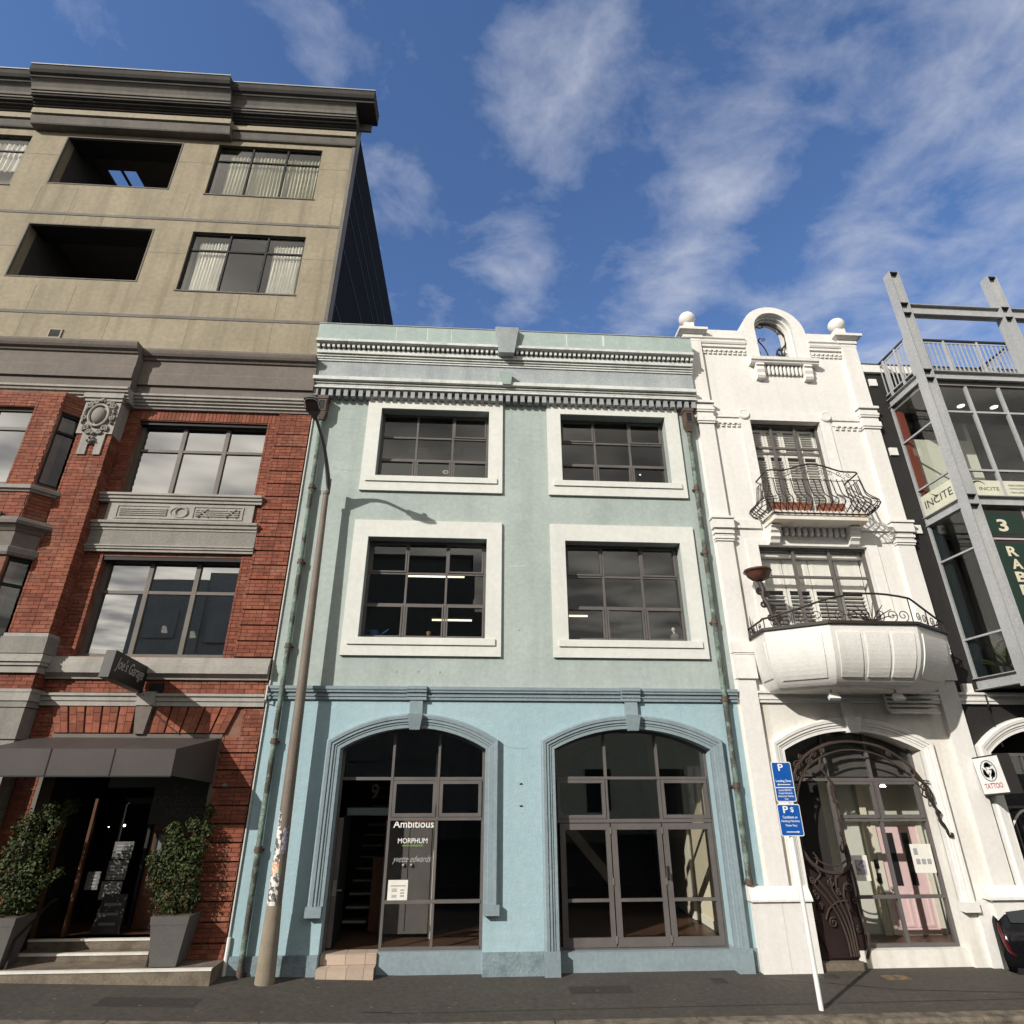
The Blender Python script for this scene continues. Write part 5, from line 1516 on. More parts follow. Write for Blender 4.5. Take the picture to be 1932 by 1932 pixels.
rest.build('brickwork', 'brick', brb, kind='stuff')

# ---- stone dressings
def run(prof_, x0, x1, mat, name):
    return MB().prof(prof_, x0, x1).build(name, mat, brb)


# top entablature and parapet, breaking forward over the pier
def top_run(x0, x1, s):
    run([(.05, 9.985), (-.06 - s, 9.985), (-.08 - s, 10.03), (-.11 - s, 10.04), (-.11 - s, 10.075), (-.15 - s, 10.10), (-.15 - s, 10.13), (-.19 - s, 10.155), (-.20 - s, 10.20), (-.23 - s, 10.215), (-.23 - s, 10.262), (.05, 10.275)], x0, x1, 'stone_light', 'entablature_moulding')
    run([(.05, 10.27), (-.175 - s, 10.27), (-.175 - s, 10.49), (.05, 10.49)], x0, x1, 'taupe', 'architrave')
    run([(.05, 10.488), (-.225 - s, 10.488), (-.225 - s, 10.78), (-.215 - s, 10.80), (-.215 - s, 11.10), (-.25 - s, 11.12), (-.27 - s, 11.16), (-.32 - s, 11.19), (-.35 - s, 11.24), (-.37 - s, 11.30), (-.37 - s, 11.345), (.05, 11.37)], x0, x1, 'taupe', 'parapet')


top_run(-7.42, BX1 + .002, 0)
top_run(-13.5, -7.425, .22)
# sill, carved panel, entablature between the windows
run([(.02, 7.79), (-.08, 7.79), (-.08, 7.84), (-.11, 7.855), (-.11, 7.90), (-.14, 7.92), (-.14, 7.965), (.02, 7.98)], BX0 + .002, -4.39, 'stone_light', 'sill_moulding')
pnl = MB().box(-7.36, -4.525, -.05, .02, 7.37, 7.79).build('carved_panel', 'stone_light', brb)
MB().ext(rect(-7.18, -4.72, 7.44, 7.73), [rect(-7.15, -6.155, 7.465, 7.705), rect(-5.68, -4.75, 7.465, 7.705), [(-5.92 + .205 * math.cos(t), 7.585 + .12 * math.sin(t)) for t in [k * math.pi / 12 for k in range(24)]]], -.066, -.045).build('panel_border', 'stone_light', pnl)
MB().tube([(-5.92 + .115 * math.cos(t), -.06, 7.585 + .105 * math.sin(t)) for t in [k * math.pi / 12 for k in range(24)]], .022, 7, True).build('panel_ring', 'stone_light', pnl, smooth=True)
for a, b in ((-7.10, -6.20), (-5.64, -4.80)):
    for k_ in range(4):
        MB().tube([(a, -.055, 7.52 + k_ * .042), (b, -.055, 7.52 + k_ * .042)], .019, 6).build('panel_reed', 'stone_light', pnl, smooth=True)
for x in (-5.50, -4.95):
    for s_ in (-1, 1):
        MB().tube([(x - .10, -.078, 7.585 - s_ * .085), (x + .10, -.078, 7.585 + s_ * .085)], .012, 5).build('panel_ribbon', 'stone_light', pnl, smooth=True)
run([(.02, 7.19), (-.07, 7.19), (-.07, 7.23), (-.10, 7.245), (-.11, 7.30), (-.14, 7.315), (-.15, 7.36), (.02, 7.372)], BX0 + .002, -4.385, 'stone_light', 'cornice_moulding')
run([(.02, 6.88), (-.055, 6.88), (-.055, 7.192), (.02, 7.192)], BX0 + .002, -4.39, 'stone_mid', 'frieze')
run([(.02, 6.745), (-.06, 6.745), (-.06, 6.79), (-.085, 6.80), (-.085, 6.83), (-.105, 6.845), (-.105, 6.872), (.02, 6.882)], BX0 + .002, -4.388, 'stone_light', 'cornice_moulding')
# cornice above the ground floor
run([(.02, 4.365), (-.05, 4.365), (-.06, 4.40), (-.13, 4.45), (-.15, 4.46), (-.15, 4.60), (-.12, 4.61), (-.12, 4.65), (-.10, 4.66), (-.10, 4.70), (-.08, 4.71), (-.08, 4.745), (.02, 4.76)], BX0 + .002, BX1, 'stone_light', 'ground_cornice')
run([(.02, 3.915), (-.05, 3.915), (-.05, 3.99), (-.07, 4.0), (-.07, 4.06), (-.10, 4.08), (-.10, 4.12), (.02, 4.14)], BX0 + .002, BX1, 'stone_light', 'ground_moulding')
for (a, b, y0, z0, z1, mt) in ((-5.86, -5.565, -.13, 3.92, 4.15, 'stone_light'), ):
    MB().box(a, b, y0, .02, z0, z1).build('keystone_head', mt, brb)
MB().add([(-5.79, -.08, 3.46), (-5.635, -.08, 3.46), (-5.57, -.11, 3.92), (-5.85, -.11, 3.92), (-5.79, .02, 3.46), (-5.635, .02, 3.46), (-5.57, .02, 3.92), (-5.85, .02, 3.92)], [(0, 1, 2, 3), (4, 7, 6, 5), (0, 4, 5, 1), (1, 5, 6, 2), (2, 6, 7, 3), (3, 7, 4, 0)]).build('keystone', 'taupe', brb)
# pier stonework: base, string returns, rusticated shaft
for (a, b, y0, z0, z1, mt) in ((PX0 - .05, PX1 + .05, PY - .06, 4.75, 5.04, 'stone_mid'), (PX0 - .03, PX1 + .03, PY - .04, 5.04, 5.10, 'stone_light'), (PX0 - .08, PX1 + .08, PY - .09, 4.54, 4.73, 'stone_light'), (PX0 - .10, PX1 + .10, PY - .12, 4.60, 4.66, 'stone_light'), (PX0 - .05, PX1 + .04, PY - .06, 4.42, 4.545, 'stone_light'),
                               (PX0 - .05, PX1 + .06, PY - .07, 3.96, 4.10, 'stone_light'), (PX0 - .04, PX1 + .04, PY - .05, 3.86, 3.965, 'stone_mid'), (PX0 - .06, PX1 + .07, PY - .08, 4.10, 4.15, 'stone_light')):
    MB().box(a, b, y0, .0, z0, z1).build('pier_moulding', mt, brb)
for i in range(7):
    z0 = .25 + i * .515
    MB().box(PX0 - .02, PX1 + .02, PY - .03, .0, z0 + .02, z0 + .51).build('pier_block', 'stone_mid', brb)
MB().box(PX0 - .0, PX1 + .0, PY - .0, .0, 0, 3.87).build('pier_shaft', 'stone_mid', brb)
# cartouche on the pier head
ca = part('cartouche', ((PX0 + PX1) / 2, PY, 9.2), brb, label='carved grey stone cartouche with oval boss and garlands')
cx = (PX0 + PX1) / 2
yf = PY - .035
MB().ext([(PX0 - .01, 9.18), (PX0 + .13, 9.18), (PX0 + .13, 8.70), (PX0 + .29, 8.70), (PX0 + .29, 8.94), (PX1 - .25, 8.94), (PX1 - .25, 8.70), (PX1 - .11, 8.70), (PX1 - .11, 9.18), (PX1 + .01, 9.18), (PX1 + .01, 10.02), (PX0 - .01, 10.02)], [], yf, .0).build('tablet', 'stone_light', ca)
MB().box(PX0 - .06, PX1 + .05, yf - .06, .0, 10.02, 10.14).box(PX0 - .03, PX1 + .03, yf - .03, .0, 9.95, 10.02).build('tablet_cap', 'stone_light', ca)
MB().ball((cx, yf - .03, 9.60), (.135, .075, .19), 20, 12).build('oval_boss', 'stone_mid', ca, smooth=True)
MB().tube([(cx + .19 * math.cos(t), yf - .03, 9.60 + .255 * math.sin(t)) for t in [k * math.pi / 14 for k in range(28)]], .030, 7, True).build('oval_border', 'stone_light', ca, smooth=True)
for s_ in (-1, 1):
    for (dx, z, r_, sg, a0) in ((.24, 9.84, .075, 1, 90), (.27, 9.55, .06, -1, 90), (.18, 9.30, .075, 1, -60), (.10, 9.22, .055, -1, 0), (.12, 9.93, .055, -1, 0)):
        MB().tube(spiral((cx + s_ * dx, yf - .02, z), r_, 1.5, R(a0) if s_ > 0 else math.pi - R(a0), sg * s_, n=16), .026, 6).build('carved_scroll', 'stone_mid', ca, smooth=True)
    for k_ in range(6):
        MB().ball((cx + s_ * (.275 + .012 * (k_ % 2)), yf - .02, 9.74 - k_ * .062), (.030, .035, .036), 8, 5).build('garland_bead', 'stone_mid', ca, smooth=True)
for (dx, z, r_) in ((0, 9.97, .055), (-.06, 9.93, .035), (.06, 9.93, .035), (0, 9.17, .045), (-.03, 9.08, .04), (.03, 9.06, .04), (0, 8.98, .04), (-.06, 9.0, .03), (.06, 9.0, .03)):
    MB().ball((cx + dx, yf - .02, z), (r_, .05, r_), 10, 6).build('carved_leaf', 'stone_mid', ca, smooth=True)

# ---- windows of the right bay
window(brb, *W3, .16, (-6.36, -5.465), (9.09,), frame='frame_brown', glassm='glass_film', fr=.07, mu=.085, dep=.08, rowmu=.06)
window(brb, *W2, .16, (-6.325, -5.44), (6.005,), frame='frame_brown', glassm='glass_film', fr=.07, mu=.085, dep=.08, rowmu=.06)
MB().box(W2[0], W2[1], .02, .16, 6.60, 6.67).box(W3[0], W3[1], .05, .16, 9.66, 9.73).build('window_head', 'frame_black', brb)
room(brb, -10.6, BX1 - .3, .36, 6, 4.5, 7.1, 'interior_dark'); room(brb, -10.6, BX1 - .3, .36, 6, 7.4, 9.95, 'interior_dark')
MB().box(-13.5, BX1 - .02, .34, 8, 9.96, 10.1).build('roof_slab', 'interior_dark', brb)
MB().box(BX1 - .25, BX1 - .01, .34, 8, -.2, 10.2).build('party_wall', 'interior_dark', brb)
for a, b, c_ in ((-6.62, -6.42, 5.55), (-6.02, -5.88, 5.45)):
    MB().taper((a + .08, 1.6, c_), (.06, .02), (a + .05, 1.6, c_ + .14), (.03, .02)).build('ceiling_lamp', 'down_light', brb)

# ---- entrance: frame, recess, steps
MB().ext([(DR[0] - .0, .25), (DR[1] + .0, .25), (DR[1], 3.46), (DR[0], 3.46)], [rect(DR[0] + .06, DR[1] - .06, .26, 3.40)], -.03, .30).build('door_frame', 'frame_brown', brb)
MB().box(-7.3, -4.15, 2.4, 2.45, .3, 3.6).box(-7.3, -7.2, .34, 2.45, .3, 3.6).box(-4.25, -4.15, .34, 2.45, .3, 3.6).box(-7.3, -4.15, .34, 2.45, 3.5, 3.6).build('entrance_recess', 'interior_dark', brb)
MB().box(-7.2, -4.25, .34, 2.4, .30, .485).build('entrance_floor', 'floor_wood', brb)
hd = MB().box(-6.35, -4.40, .60, .66, 2.62, 3.38).box(-5.55, -4.40, .60, .66, 2.05, 2.62).build('entrance_header', 'sign_black', brb)
letter('num57', hd, (-5.23, .597, 2.53), (1, 0, 0), (0, 0, 1), .24, .13, 'ink_dim')
letter('cole', hd, (-5.53, .597, 2.34), (1, 0, 0), (0, 0, 1), 1.08, .14, 'ink_dim')
letter('house', hd, (-5.28, .597, 2.16), (1, 0, 0), (0, 0, 1), .60, .14, 'ink_dim')
for i in range(4):
    MB().box(-5.60 + i * .33, -5.285 + i * .33, .95, 1.0, .49, 2.05).build('timber_panel', 'timber', brb)
for x, mt in ((-6.42, 'timber'), (-6.90, 'timber_light')):
    MB().box(x, x + .045, .45, .52, .48, 2.45).build('door_post', mt, brb)
MB().box(-6.15, -6.10, .9, .95, .48, 2.4).box(-5.66, -5.61, .9, .95, .48, 2.4).box(-6.15, -5.61, .9, .95, 2.35, 2.45).build('glazed_door', 'frame_black', brb)
MB().ball((-6.02, .8, 2.02), .02, 8, 6).ball((-6.28, .8, 2.0), .009, 8, 6).build('spot_lamp', 'spot_lit', brb)
for (a, b, z0, z1) in ((-6.08, -5.76, 1.52, 1.78), (-6.10, -5.78, 1.22, 1.50), (-6.14, -5.80, .94, 1.20), (-6.40, -6.18, 1.08, 1.34)):
    s_ = MB().box(a, b, .74, .746, z0, z1).build('menu_sheet', 'paper_grey', None, category='menu', label={1.52: 'top menu sheet in the dark brick doorway', 1.22: 'middle menu sheet in the dark brick doorway', .94: 'bottom menu sheet in the dark brick doorway', 1.08: 'menu sheet beside the column of menus in the brick doorway'}[z0], group='menu sheets in the brick doorway')
    for k_ in range(4):
        MB().box(a + .05, b - .05, .736, .740, z0 + .04 + k_ * .05, z0 + .055 + k_ * .05).build('printed_line', 'ink_grey', s_)
fr_ = MB().ext(rect(-5.50, -5.12, 1.50, 1.92), [rect(-5.46, -5.16, 1.54, 1.88)], .90, .93).build('framed_notice', 'sign_black', None, label='black framed notice on the timber wall of the brick doorway', category='notice')
MB().box(-5.47, -5.15, .915, .92, 1.53, 1.89).build('sheet', 'paper_grey', fr_)
ab = thing('sandwich_board', (-5.85, .55, .485), 'black sandwich board standing in the dark brick doorway', 'sandwich board')
MB().add([(-6.08, .62, .49), (-5.62, .62, .49), (-5.66, .72, 1.02), (-6.04, .72, 1.02), (-6.08, .65, .49), (-5.62, .65, .49), (-5.66, .75, 1.02), (-6.04, .75, 1.02)], [(0, 1, 2, 3), (4, 7, 6, 5), (0, 4, 5, 1), (1, 5, 6, 2), (2, 6, 7, 3), (3, 7, 4, 0)]).build('board', 'sign_black', ab)
for i in range(3):
    MB().box(-5.98, -5.72, .63 + i * .03, .632 + i * .03, .60 + i * .13, .64 + i * .13).build('chalk_line', 'paper_grey', ab)
# steps with pale nosings
for (x0, x1, y0, y1, z0, z1, ns) in ((-8.2, -3.685, -.50, .02, -.1, .272, .0), (-6.80, -4.36, .02, .30, .1, .362, .0), (-6.80, -4.36, .30, .6, .2, .485, .0)):
    s_ = MB().box(x0, x1, y0, y1, z0, z1).build('step', 'step_concrete', brb)
    MB().prof([(y0 - .014, z1 - .022), (y0 - .014, z1 + .006), (y0 + .045, z1 + .008), (y0 + .045, z1 - .004), (y0 - .001, z1 - .004), (y0 - .001, z1 - .022)], x0, x1 + .004).build('nosing', 'nosing', s_)
for x, yb in ((-6.62, -.36), (-4.66, -.36)):
    MB().tube([(x, yb, .28), (x, yb + .04, .62), (x + .01, .28, .98), (x + .01, .42, 1.0)], .020, 7).build('handrail', 'iron', brb, smooth=True)

# ---- awning
aw = thing('entrance_awning', (-5.9, -.5, 2.8), 'dark taupe sheet awning over the brick building doorway', 'awning')
seams = (-7.40, -6.43, -5.49, -4.58)
WT, FT, FB, WB = 3.40, 3.185, 2.808, 2.70
for a, b in zip(seams[:-1], seams[1:]):
    MB().box(a + .004, b - .004, -1.055, -1.04, FB, FT).build('front_panel', 'awning', aw)
    wa, wb = (a, b) if b < -4.6 else (a, -4.345)
    MB().add([(a + .004, -1.05, FT), (b - .004, -1.05, FT), (wb - .004, -.02, WT), (wa + .004, -.02, WT), (a + .004, -1.05, FT - .012), (b - .004, -1.05, FT - .012), (wb - .004, -.02, WT - .012), (wa + .004, -.02, WT - .012)], [(0, 1, 2, 3), (7, 6, 5, 4), (0, 4, 5, 1), (1, 5, 6, 2), (2, 6, 7, 3), (3, 7, 4, 0)]).build('top_panel', 'awning', aw)
    MB().box(a - .008, a + .008, -1.062, -1.05, FB, FT).build('seam', 'frame_black', aw)
q = [(-4.58, -1.05, FB), (-4.58, -1.05, FT), (-4.345, -.02, WT), (-4.345, -.02, WB)]
MB().add([Vector(p) for p in q] + [Vector(p) + Vector((-.014, 0, 0)) for p in q], [(0, 1, 2, 3), (7, 6, 5, 4), (0, 4, 5, 1), (1, 5, 6, 2), (2, 6, 7, 3), (3, 7, 4, 0)]).build('side_panel', 'awning', aw)
MB().box(-7.40, -4.582, -1.06, -1.02, FB - .02, FB).build('bottom_rail', 'frame_black', aw)
MB().tube([(-4.35, -.03, WT + .01), (-4.335, -.02, 2.6), (-4.335, -.02, .5)], .02, 6).build('wall_bracket', 'frame_brown', aw)

# ---- projecting sign
js = thing('projecting_sign', (-5.75, -.6, 4.1), 'black projecting box sign with silver script above the awning', 'sign')
jm = Matrix.Translation((-5.78, -.10, 4.345)) @ Matrix.Rotation(R(-5), 4, 'X')
MB().box(-.16, .0, -1.12, -.02, -.215, .215).xf(jm).build('box', 'sign_black', js)
MB().box(-.158, -.002, -1.126, -1.12, -.213, .213).xf(jm).build('end_plate', 'sign_side', js)
letter('joes', js, jm @ Vector((.002, -1.03, -.10)), jm.to_3x3() @ Vector((0, 1, 0)), jm.to_3x3() @ Vector((0, 0, 1)), .90, .25, 'ink_silver')
MB().tube([(-5.82, -.14, 4.16), (-5.75, -.05, 4.10), (-5.70, .0, 4.12)], .03, 6).box(-5.72, -5.50, -.05, .0, 4.14, 4.30).build('wall_bracket', 'frame_black', js)
MB().tube([(-5.76, -.13, 4.1), (-5.60, -.05, 3.86), (-5.35, -.05, 3.66), (-5.05, -.05, 3.46)], .008, 5).build('cable', 'frame_black', js)
sb = MB().ball((-4.13, -.05, 2.66), (.05, .05, .035), 8, 6).box(-4.16, -4.10, -.03, 0, 2.64, 2.70).build('security_sensor', 'paper_grey', None, label='small grey sensor fixed on the brick beside the awning', category='sensor')

# ------------------------------------------------------------------ tan apartment building above
tanb = thing('tan_building', (-8.8, 0, 10.2), 'tan concrete apartment block rising above the brick building', 'building')
TX0, TX1 = -16.0, -3.70
LG = [(-11.35, -8.30, 16.76, 18.59), (-11.33, -8.305, 13.575, 15.335)]
TW = [(-7.37, -4.58, 16.68, 18.61), (-7.36, -4.57, 13.385, 15.31), (-15.0, -12.25, 16.65, 18.54), (-15.0, -12.25, 13.38, 15.3)]
MB().ext(rect(TX0, TX1, 11.2, 19.9), [rect(*q_) for q_ in LG + TW], 0, .30).build('wall', 'tan', tanb)
for z in (15.70, 12.545):
    MB().box(TX0, TX1 - .09, -.012, .004, z - .04, z + .04).build('band', 'tan_grey', tanb)
# shutter joints of the concrete: shallow pours, each joint a thin raised fin
rj = random.Random(4)
for i, x in enumerate([-4.05 - .93 * k for k in range(11)]):
    for z0, z1 in ((11.3, 12.49), (12.60, 13.37), (15.35, 15.65), (15.75, 16.66)):
        if rj.random() < .62:
            MB().box(x - .005 + (i % 3) * .03, x + .005 + (i % 3) * .03, -.003, .002, z0, z1).build('shutter_joint', 'tan_joint', tanb)
for zc_ in (14.55, 17.85):
    for a, b in ((-8.28, -7.39), (-4.55, -3.80), (-12.2, -11.37)):
        MB().box(a, b, -.0035, .002, zc_ - .006, zc_ + .006).build('shutter_joint', 'tan_joint', tanb)
MB().box(TX1 - .085, TX1, -.02, .0, 11.2, 18.85).build('corner_flashing', 'tan_grey', tanb)
MB().box(TX1 - .03, TX1 + .012, .0, .26, 11.2, 18.9).build('corner_flashing', 'tan_grey', tanb)
# dark clad side wall with receding joints
sw = MB().box(TX1 - .3, TX1 - .002, .30, 22, 10.5, 19.6).build('side_wall', 'side_clad', tanb, label='near black clad side wall')
for z in (13.46, 15.29, 16.6, 17.28, 18.2):
    MB().box(TX1 - .004, TX1 + .012, .32, 22, z - .018, z + .018).build('cladding_joint', 'clad_joint', sw)
MB().box(TX1 - .002, TX1 + .02, 5.2, 5.9, 12.6, 17.1).build('side_window', 'steel', sw)
MB().box(TX0, -12.4, .3, 22, 19.3, 19.6).box(-9.9, TX1 - .3, .3, 22, 19.3, 19.6).box(-12.4, -9.9, .3, .7, 19.3, 19.6).box(-12.4, -9.9, 4, 22, 19.3, 19.6).box(TX0, TX1 - .3, 21.7, 22, 10.5, 19.3).build('roof', 'tan_dark', tanb)
for (a, b, z0, z1), kind in zip(TW, (1, 0, 2, 0)):
    third = (b - a) / 3
    zt = z1 - .56
    w_ = window(tanb, a, b, z0, z1, .05, (a + third, a + 2 * third), (zt,), frame='frame_black', glassm='glass_tan', fr=.04, mu=.045, dep=.06)
    MB().prof([(-.02, z0 - .04), (-.02, z0 - .005), (.06, z0 - .002), (.06, z0 - .04)], a - .03, b + .03).build('sill', 'tan_grey', tanb)
    room(tanb, a - .3, b + .3, .32, 4.0, z0 - .5, z1 + .2, 'interior')


def curtain(x0, x1, z0, z1, y, waves, amp, mat, parent=None, seed=0):
    rnd = random.Random(seed)
    m_ = MB()
    n_ = waves * 6
    ph = [rnd.uniform(-.5, .5) for _ in range(n_ + 1)]
    rows_ = []
    for r_ in range(6):
        t = r_ / 5
        pin = 1 - .45 * math.exp(-((t - .72) / .10) ** 2)
        rows_.append([(x0 + (x1 - x0) * i / n_ + .01 * math.sin(i + r_), y + amp * pin * math.sin(i * 2 * math.pi / 6 + ph[i] * .9), z0 + (z1 - z0) * t) for i in range(n_ + 1)])
    for a, b in zip(rows_[:-1], rows_[1:]):
        for i in range(n_):
            m_.add([a[i], a[i + 1], b[i + 1], b[i]], [(0, 1, 2, 3)])
    me = m_.mesh('curtain', mat, smooth=True, ang=75)
    return place(me, 'curtain', parent)


curtain(-7.05, -4.66, 16.72, 18.40, .19, 26, .030, 'curtain_olive', tanb, 1)
curtain(-7.20, -6.50, 13.42, 15.12, .19, 9, .035, 'curtain', tanb, 2)
curtain(-5.36, -4.66, 13.42, 15.12, .19, 9, .035, 'curtain', tanb, 3)
curtain(-15.0, -12.35, 17.35, 18.40, .19, 20, .03, 'curtain', tanb, 4)
MB().box(-15.0, -12.33, .42, .43, 16.66, 17.7).build('blind', 'curtain', tanb)
# loggias: a downstand at the front, a higher ceiling behind; the upper one has two roof lights
for i, (a, b, z0, z1) in enumerate(LG):
    zt = z1 + .36
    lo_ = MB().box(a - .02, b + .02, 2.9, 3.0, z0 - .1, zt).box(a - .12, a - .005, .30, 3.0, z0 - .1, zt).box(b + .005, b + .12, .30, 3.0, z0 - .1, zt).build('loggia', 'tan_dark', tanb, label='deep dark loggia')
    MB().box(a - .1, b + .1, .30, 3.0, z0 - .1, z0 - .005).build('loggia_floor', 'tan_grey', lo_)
    MB().box(a, b, .012, .60, z1 - .012, z1 + .005).build('soffit_shade', 'frame_black', lo_)  # thin black sheet stands in for the shade under the opening head
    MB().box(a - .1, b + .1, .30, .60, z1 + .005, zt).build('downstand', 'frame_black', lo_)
    lights = [(-11.10, -10.72), (-10.66, -10.28)] if i == 0 else []
    gaps = [[(p, 1.22), (q, 1.22), (q, 1.95), (p, 1.95)] for p, q in lights]
    MB().ext([(a - .1, .60), (b + .1, .60), (b + .1, 3.0), (a - .1, 3.0)], gaps, 0, .06).xf(Matrix.Translation((0, 0, zt)) @ Matrix(((1, 0, 0, 0), (0, 0, 1, 0), (0, 1, 0, 0), (0, 0, 0, 1)))).build('ceiling', 'interior', lo_)
    for p, q in lights:
        MB().box(p + .01, q - .01, 1.23, 1.94, zt + .03, zt + .036).build('roof_light', 'glass_clear', lo_)
    MB().ext(rect(a - .0, b + .0, z0 - .0, z1), [rect(a + .03, b - .03, z0 + .03, z1 - .03)], -.012, .05).build('loggia_trim', 'tan_grey', lo_)
v_ = MB().ext(rect(-9.82, -9.53, 11.80, 12.06), [rect(-9.79, -9.56, 11.83, 12.03)], -.03, .0).build('vent', 'tan_clean', tanb)
for i in range(6):
    MB().box(-9.79, -9.56, -.02, .0, 11.838 + i * .033, 11.855 + i * .033).build('louvre', 'frame_black', v_)
MB().box(-9.79, -9.56, -.004, .0, 11.83, 12.03).build('vent_back', 'tan_dark', v_)


# great stepped cornice, the middle length standing forward
def crown(x0, x1, s, drop):
    MB().prof([(.05, 18.80 - drop), (-.05 - s, 18.80 - drop), (-.07 - s, 18.83 - drop), (-.13 - s, 18.985), (-.10 - s, 18.99), (.05, 19.0)], x0, x1).build('cornice_band', 'tan_grey', tanb)
    MB().prof([(.05, 18.99), (-.02 - s, 18.99), (-.02 - s, 19.03), (-.17 - s, 19.035), (-.17 - s, 19.22), (-.06 - s, 19.225), (-.06 - s, 19.29), (.05, 19.30)], x0, x1).build('cornice_fascia', 'tan_clean', tanb)
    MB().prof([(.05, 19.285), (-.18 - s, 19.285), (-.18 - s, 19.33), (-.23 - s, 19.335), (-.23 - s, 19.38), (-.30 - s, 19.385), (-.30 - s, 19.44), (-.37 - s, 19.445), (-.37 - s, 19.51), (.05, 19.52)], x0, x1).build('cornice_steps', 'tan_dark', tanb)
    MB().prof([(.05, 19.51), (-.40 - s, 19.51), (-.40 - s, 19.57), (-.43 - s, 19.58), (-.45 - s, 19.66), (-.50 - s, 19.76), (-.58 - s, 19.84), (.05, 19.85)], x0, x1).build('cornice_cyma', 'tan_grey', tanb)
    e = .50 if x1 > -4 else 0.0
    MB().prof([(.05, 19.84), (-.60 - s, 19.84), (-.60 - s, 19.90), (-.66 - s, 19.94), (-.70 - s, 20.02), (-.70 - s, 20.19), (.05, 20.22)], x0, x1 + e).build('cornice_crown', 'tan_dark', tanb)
    MB().prof([(.0, 20.19), (-.72 - s, 20.19), (-.72 - s, 20.225), (.0, 20.25)], x0, x1 + e + (.02 if e else 0)).build('cornice_flashing', 'steel', tanb)


crown(-7.04, TX1 + .002, 0, 0); crown(-12.25, -7.045, .16, .05); crown(TX0, -12.255, 0, 0)
MB().box(TX1, TX1 + .35, .0, .06, 19.55, 19.84).build('cornice_return', 'tan_grey', tanb)
# ------------------------------------------------------------------ black building with the steel bay
bkb = thing('black_building', (11, 0, 0), 'black painted building with white arch mouldings behind the steel bay', 'building')
KX0, KX1 = 9.125, 14.6
AK = (9.43, 11.6)
MB().ext(rect(KX0, KX1, 3.9, 11.70), [rect(9.78, 13.9, 4.52, 10.55)], 0.01, .30).build('upper_wall', 'black_wall', bkb)
MB().ext(rect(KX0, KX1, -.4, 3.9), [arch_loop(*AK, .9, 3.20, 3.60)], 0.01, .30).build('lower_wall', 'black_wall', bkb)
archivolt(bkb, *AK, 1.0, 1.0, 3.20, 3.60, 'white_trim')
MB().prof([(.02, 4.05), (-.05, 4.05), (-.05, 4.10), (-.07, 4.105), (-.07, 4.14), (-.05, 4.145), (-.06, 4.19), (-.10, 4.215), (-.10, 4.255), (.02, 4.265)], KX0 - .015, KX1).build('string_course', 'white_trim', bkb)
MB().box(9.26, 9.455, -.06, .02, 4.26, 4.42).build('string_block', 'white_trim', bkb)
MB().box(KX0 - .005, 9.80, -.06, .30, 11.70, 11.92).build('coping', 'white_trim', bkb)
MB().box(KX0 - .005, KX1, -.075, .32, 11.92, 11.94).build('coping_flashing', 'steel_dark', bkb)
MB().box(9.80, KX1, -.055, .30, 11.70, 11.92).build('coping', 'white_trim', bkb)
for z in (11.325, 9.43, 7.525):
    MB().box(9.235, 9.42, -.03, .02, z, z + .19).build('wall_block', 'white_trim', bkb)
w_ = window(bkb, AK[0], AK[1], 1.0, 3.2, .18, (10.2, 10.9), (2.3,), frame='frame_dark', glassm='glass')
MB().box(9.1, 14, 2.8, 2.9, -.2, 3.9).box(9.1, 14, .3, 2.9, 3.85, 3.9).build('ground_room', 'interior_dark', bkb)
MB().tube([(9.62, -.10, 4.22), (9.60, -.12, 4.0), (9.66, -.03, 3.92), (9.72, -.02, 3.3)], .012, 5).build('cable', 'frame_black', bkb)
for i in range(5):
    MB().tube([(9.62 + i * .12, .1, 1.2), (9.62 + i * .12, .1, 2.0 + .18 * math.sin(i * .7 + .3))], .012, 5).build('window_bar', 'iron', bkb)
MB().tube([(9.5 + i * .07, .1, 1.95 + .3 * math.sin(i * .3)) for i in range(11)], .02, 6).build('window_hoop', 'nosing', bkb, smooth=True)

bay = thing('steel_bay', (11, -1.2, 4.3), 'galvanised steel framed glass bay with roof deck at the right edge', 'bay window')
FY = -1.22
# columns: I sections standing through to the sky
def column(x0, x1, z0, z1, y=FY):
    m_ = MB()
    m_.box(x0, x1, y, y + .022, z0, z1).box(x0, x1, y + .20, y + .222, z0, z1).box((x0 + x1) / 2 - .01, (x0 + x1) / 2 + .01, y + .022, y + .20, z0, z1)
    return m_.build('column', 'steel', bay)


# front flanges face the street side; webs carry stiffeners
def hcol(x0, x1, z0, z1):
    m_ = MB()
    m_.box(x0, x0 + .02, FY, FY + .22, z0, z1).box(x1 - .02, x1, FY, FY + .22, z0, z1).box(x0 + .02, x1 - .02, FY + .10, FY + .12, z0, z1)
    c_ = m_.build('column', 'steel', bay)
    return c_


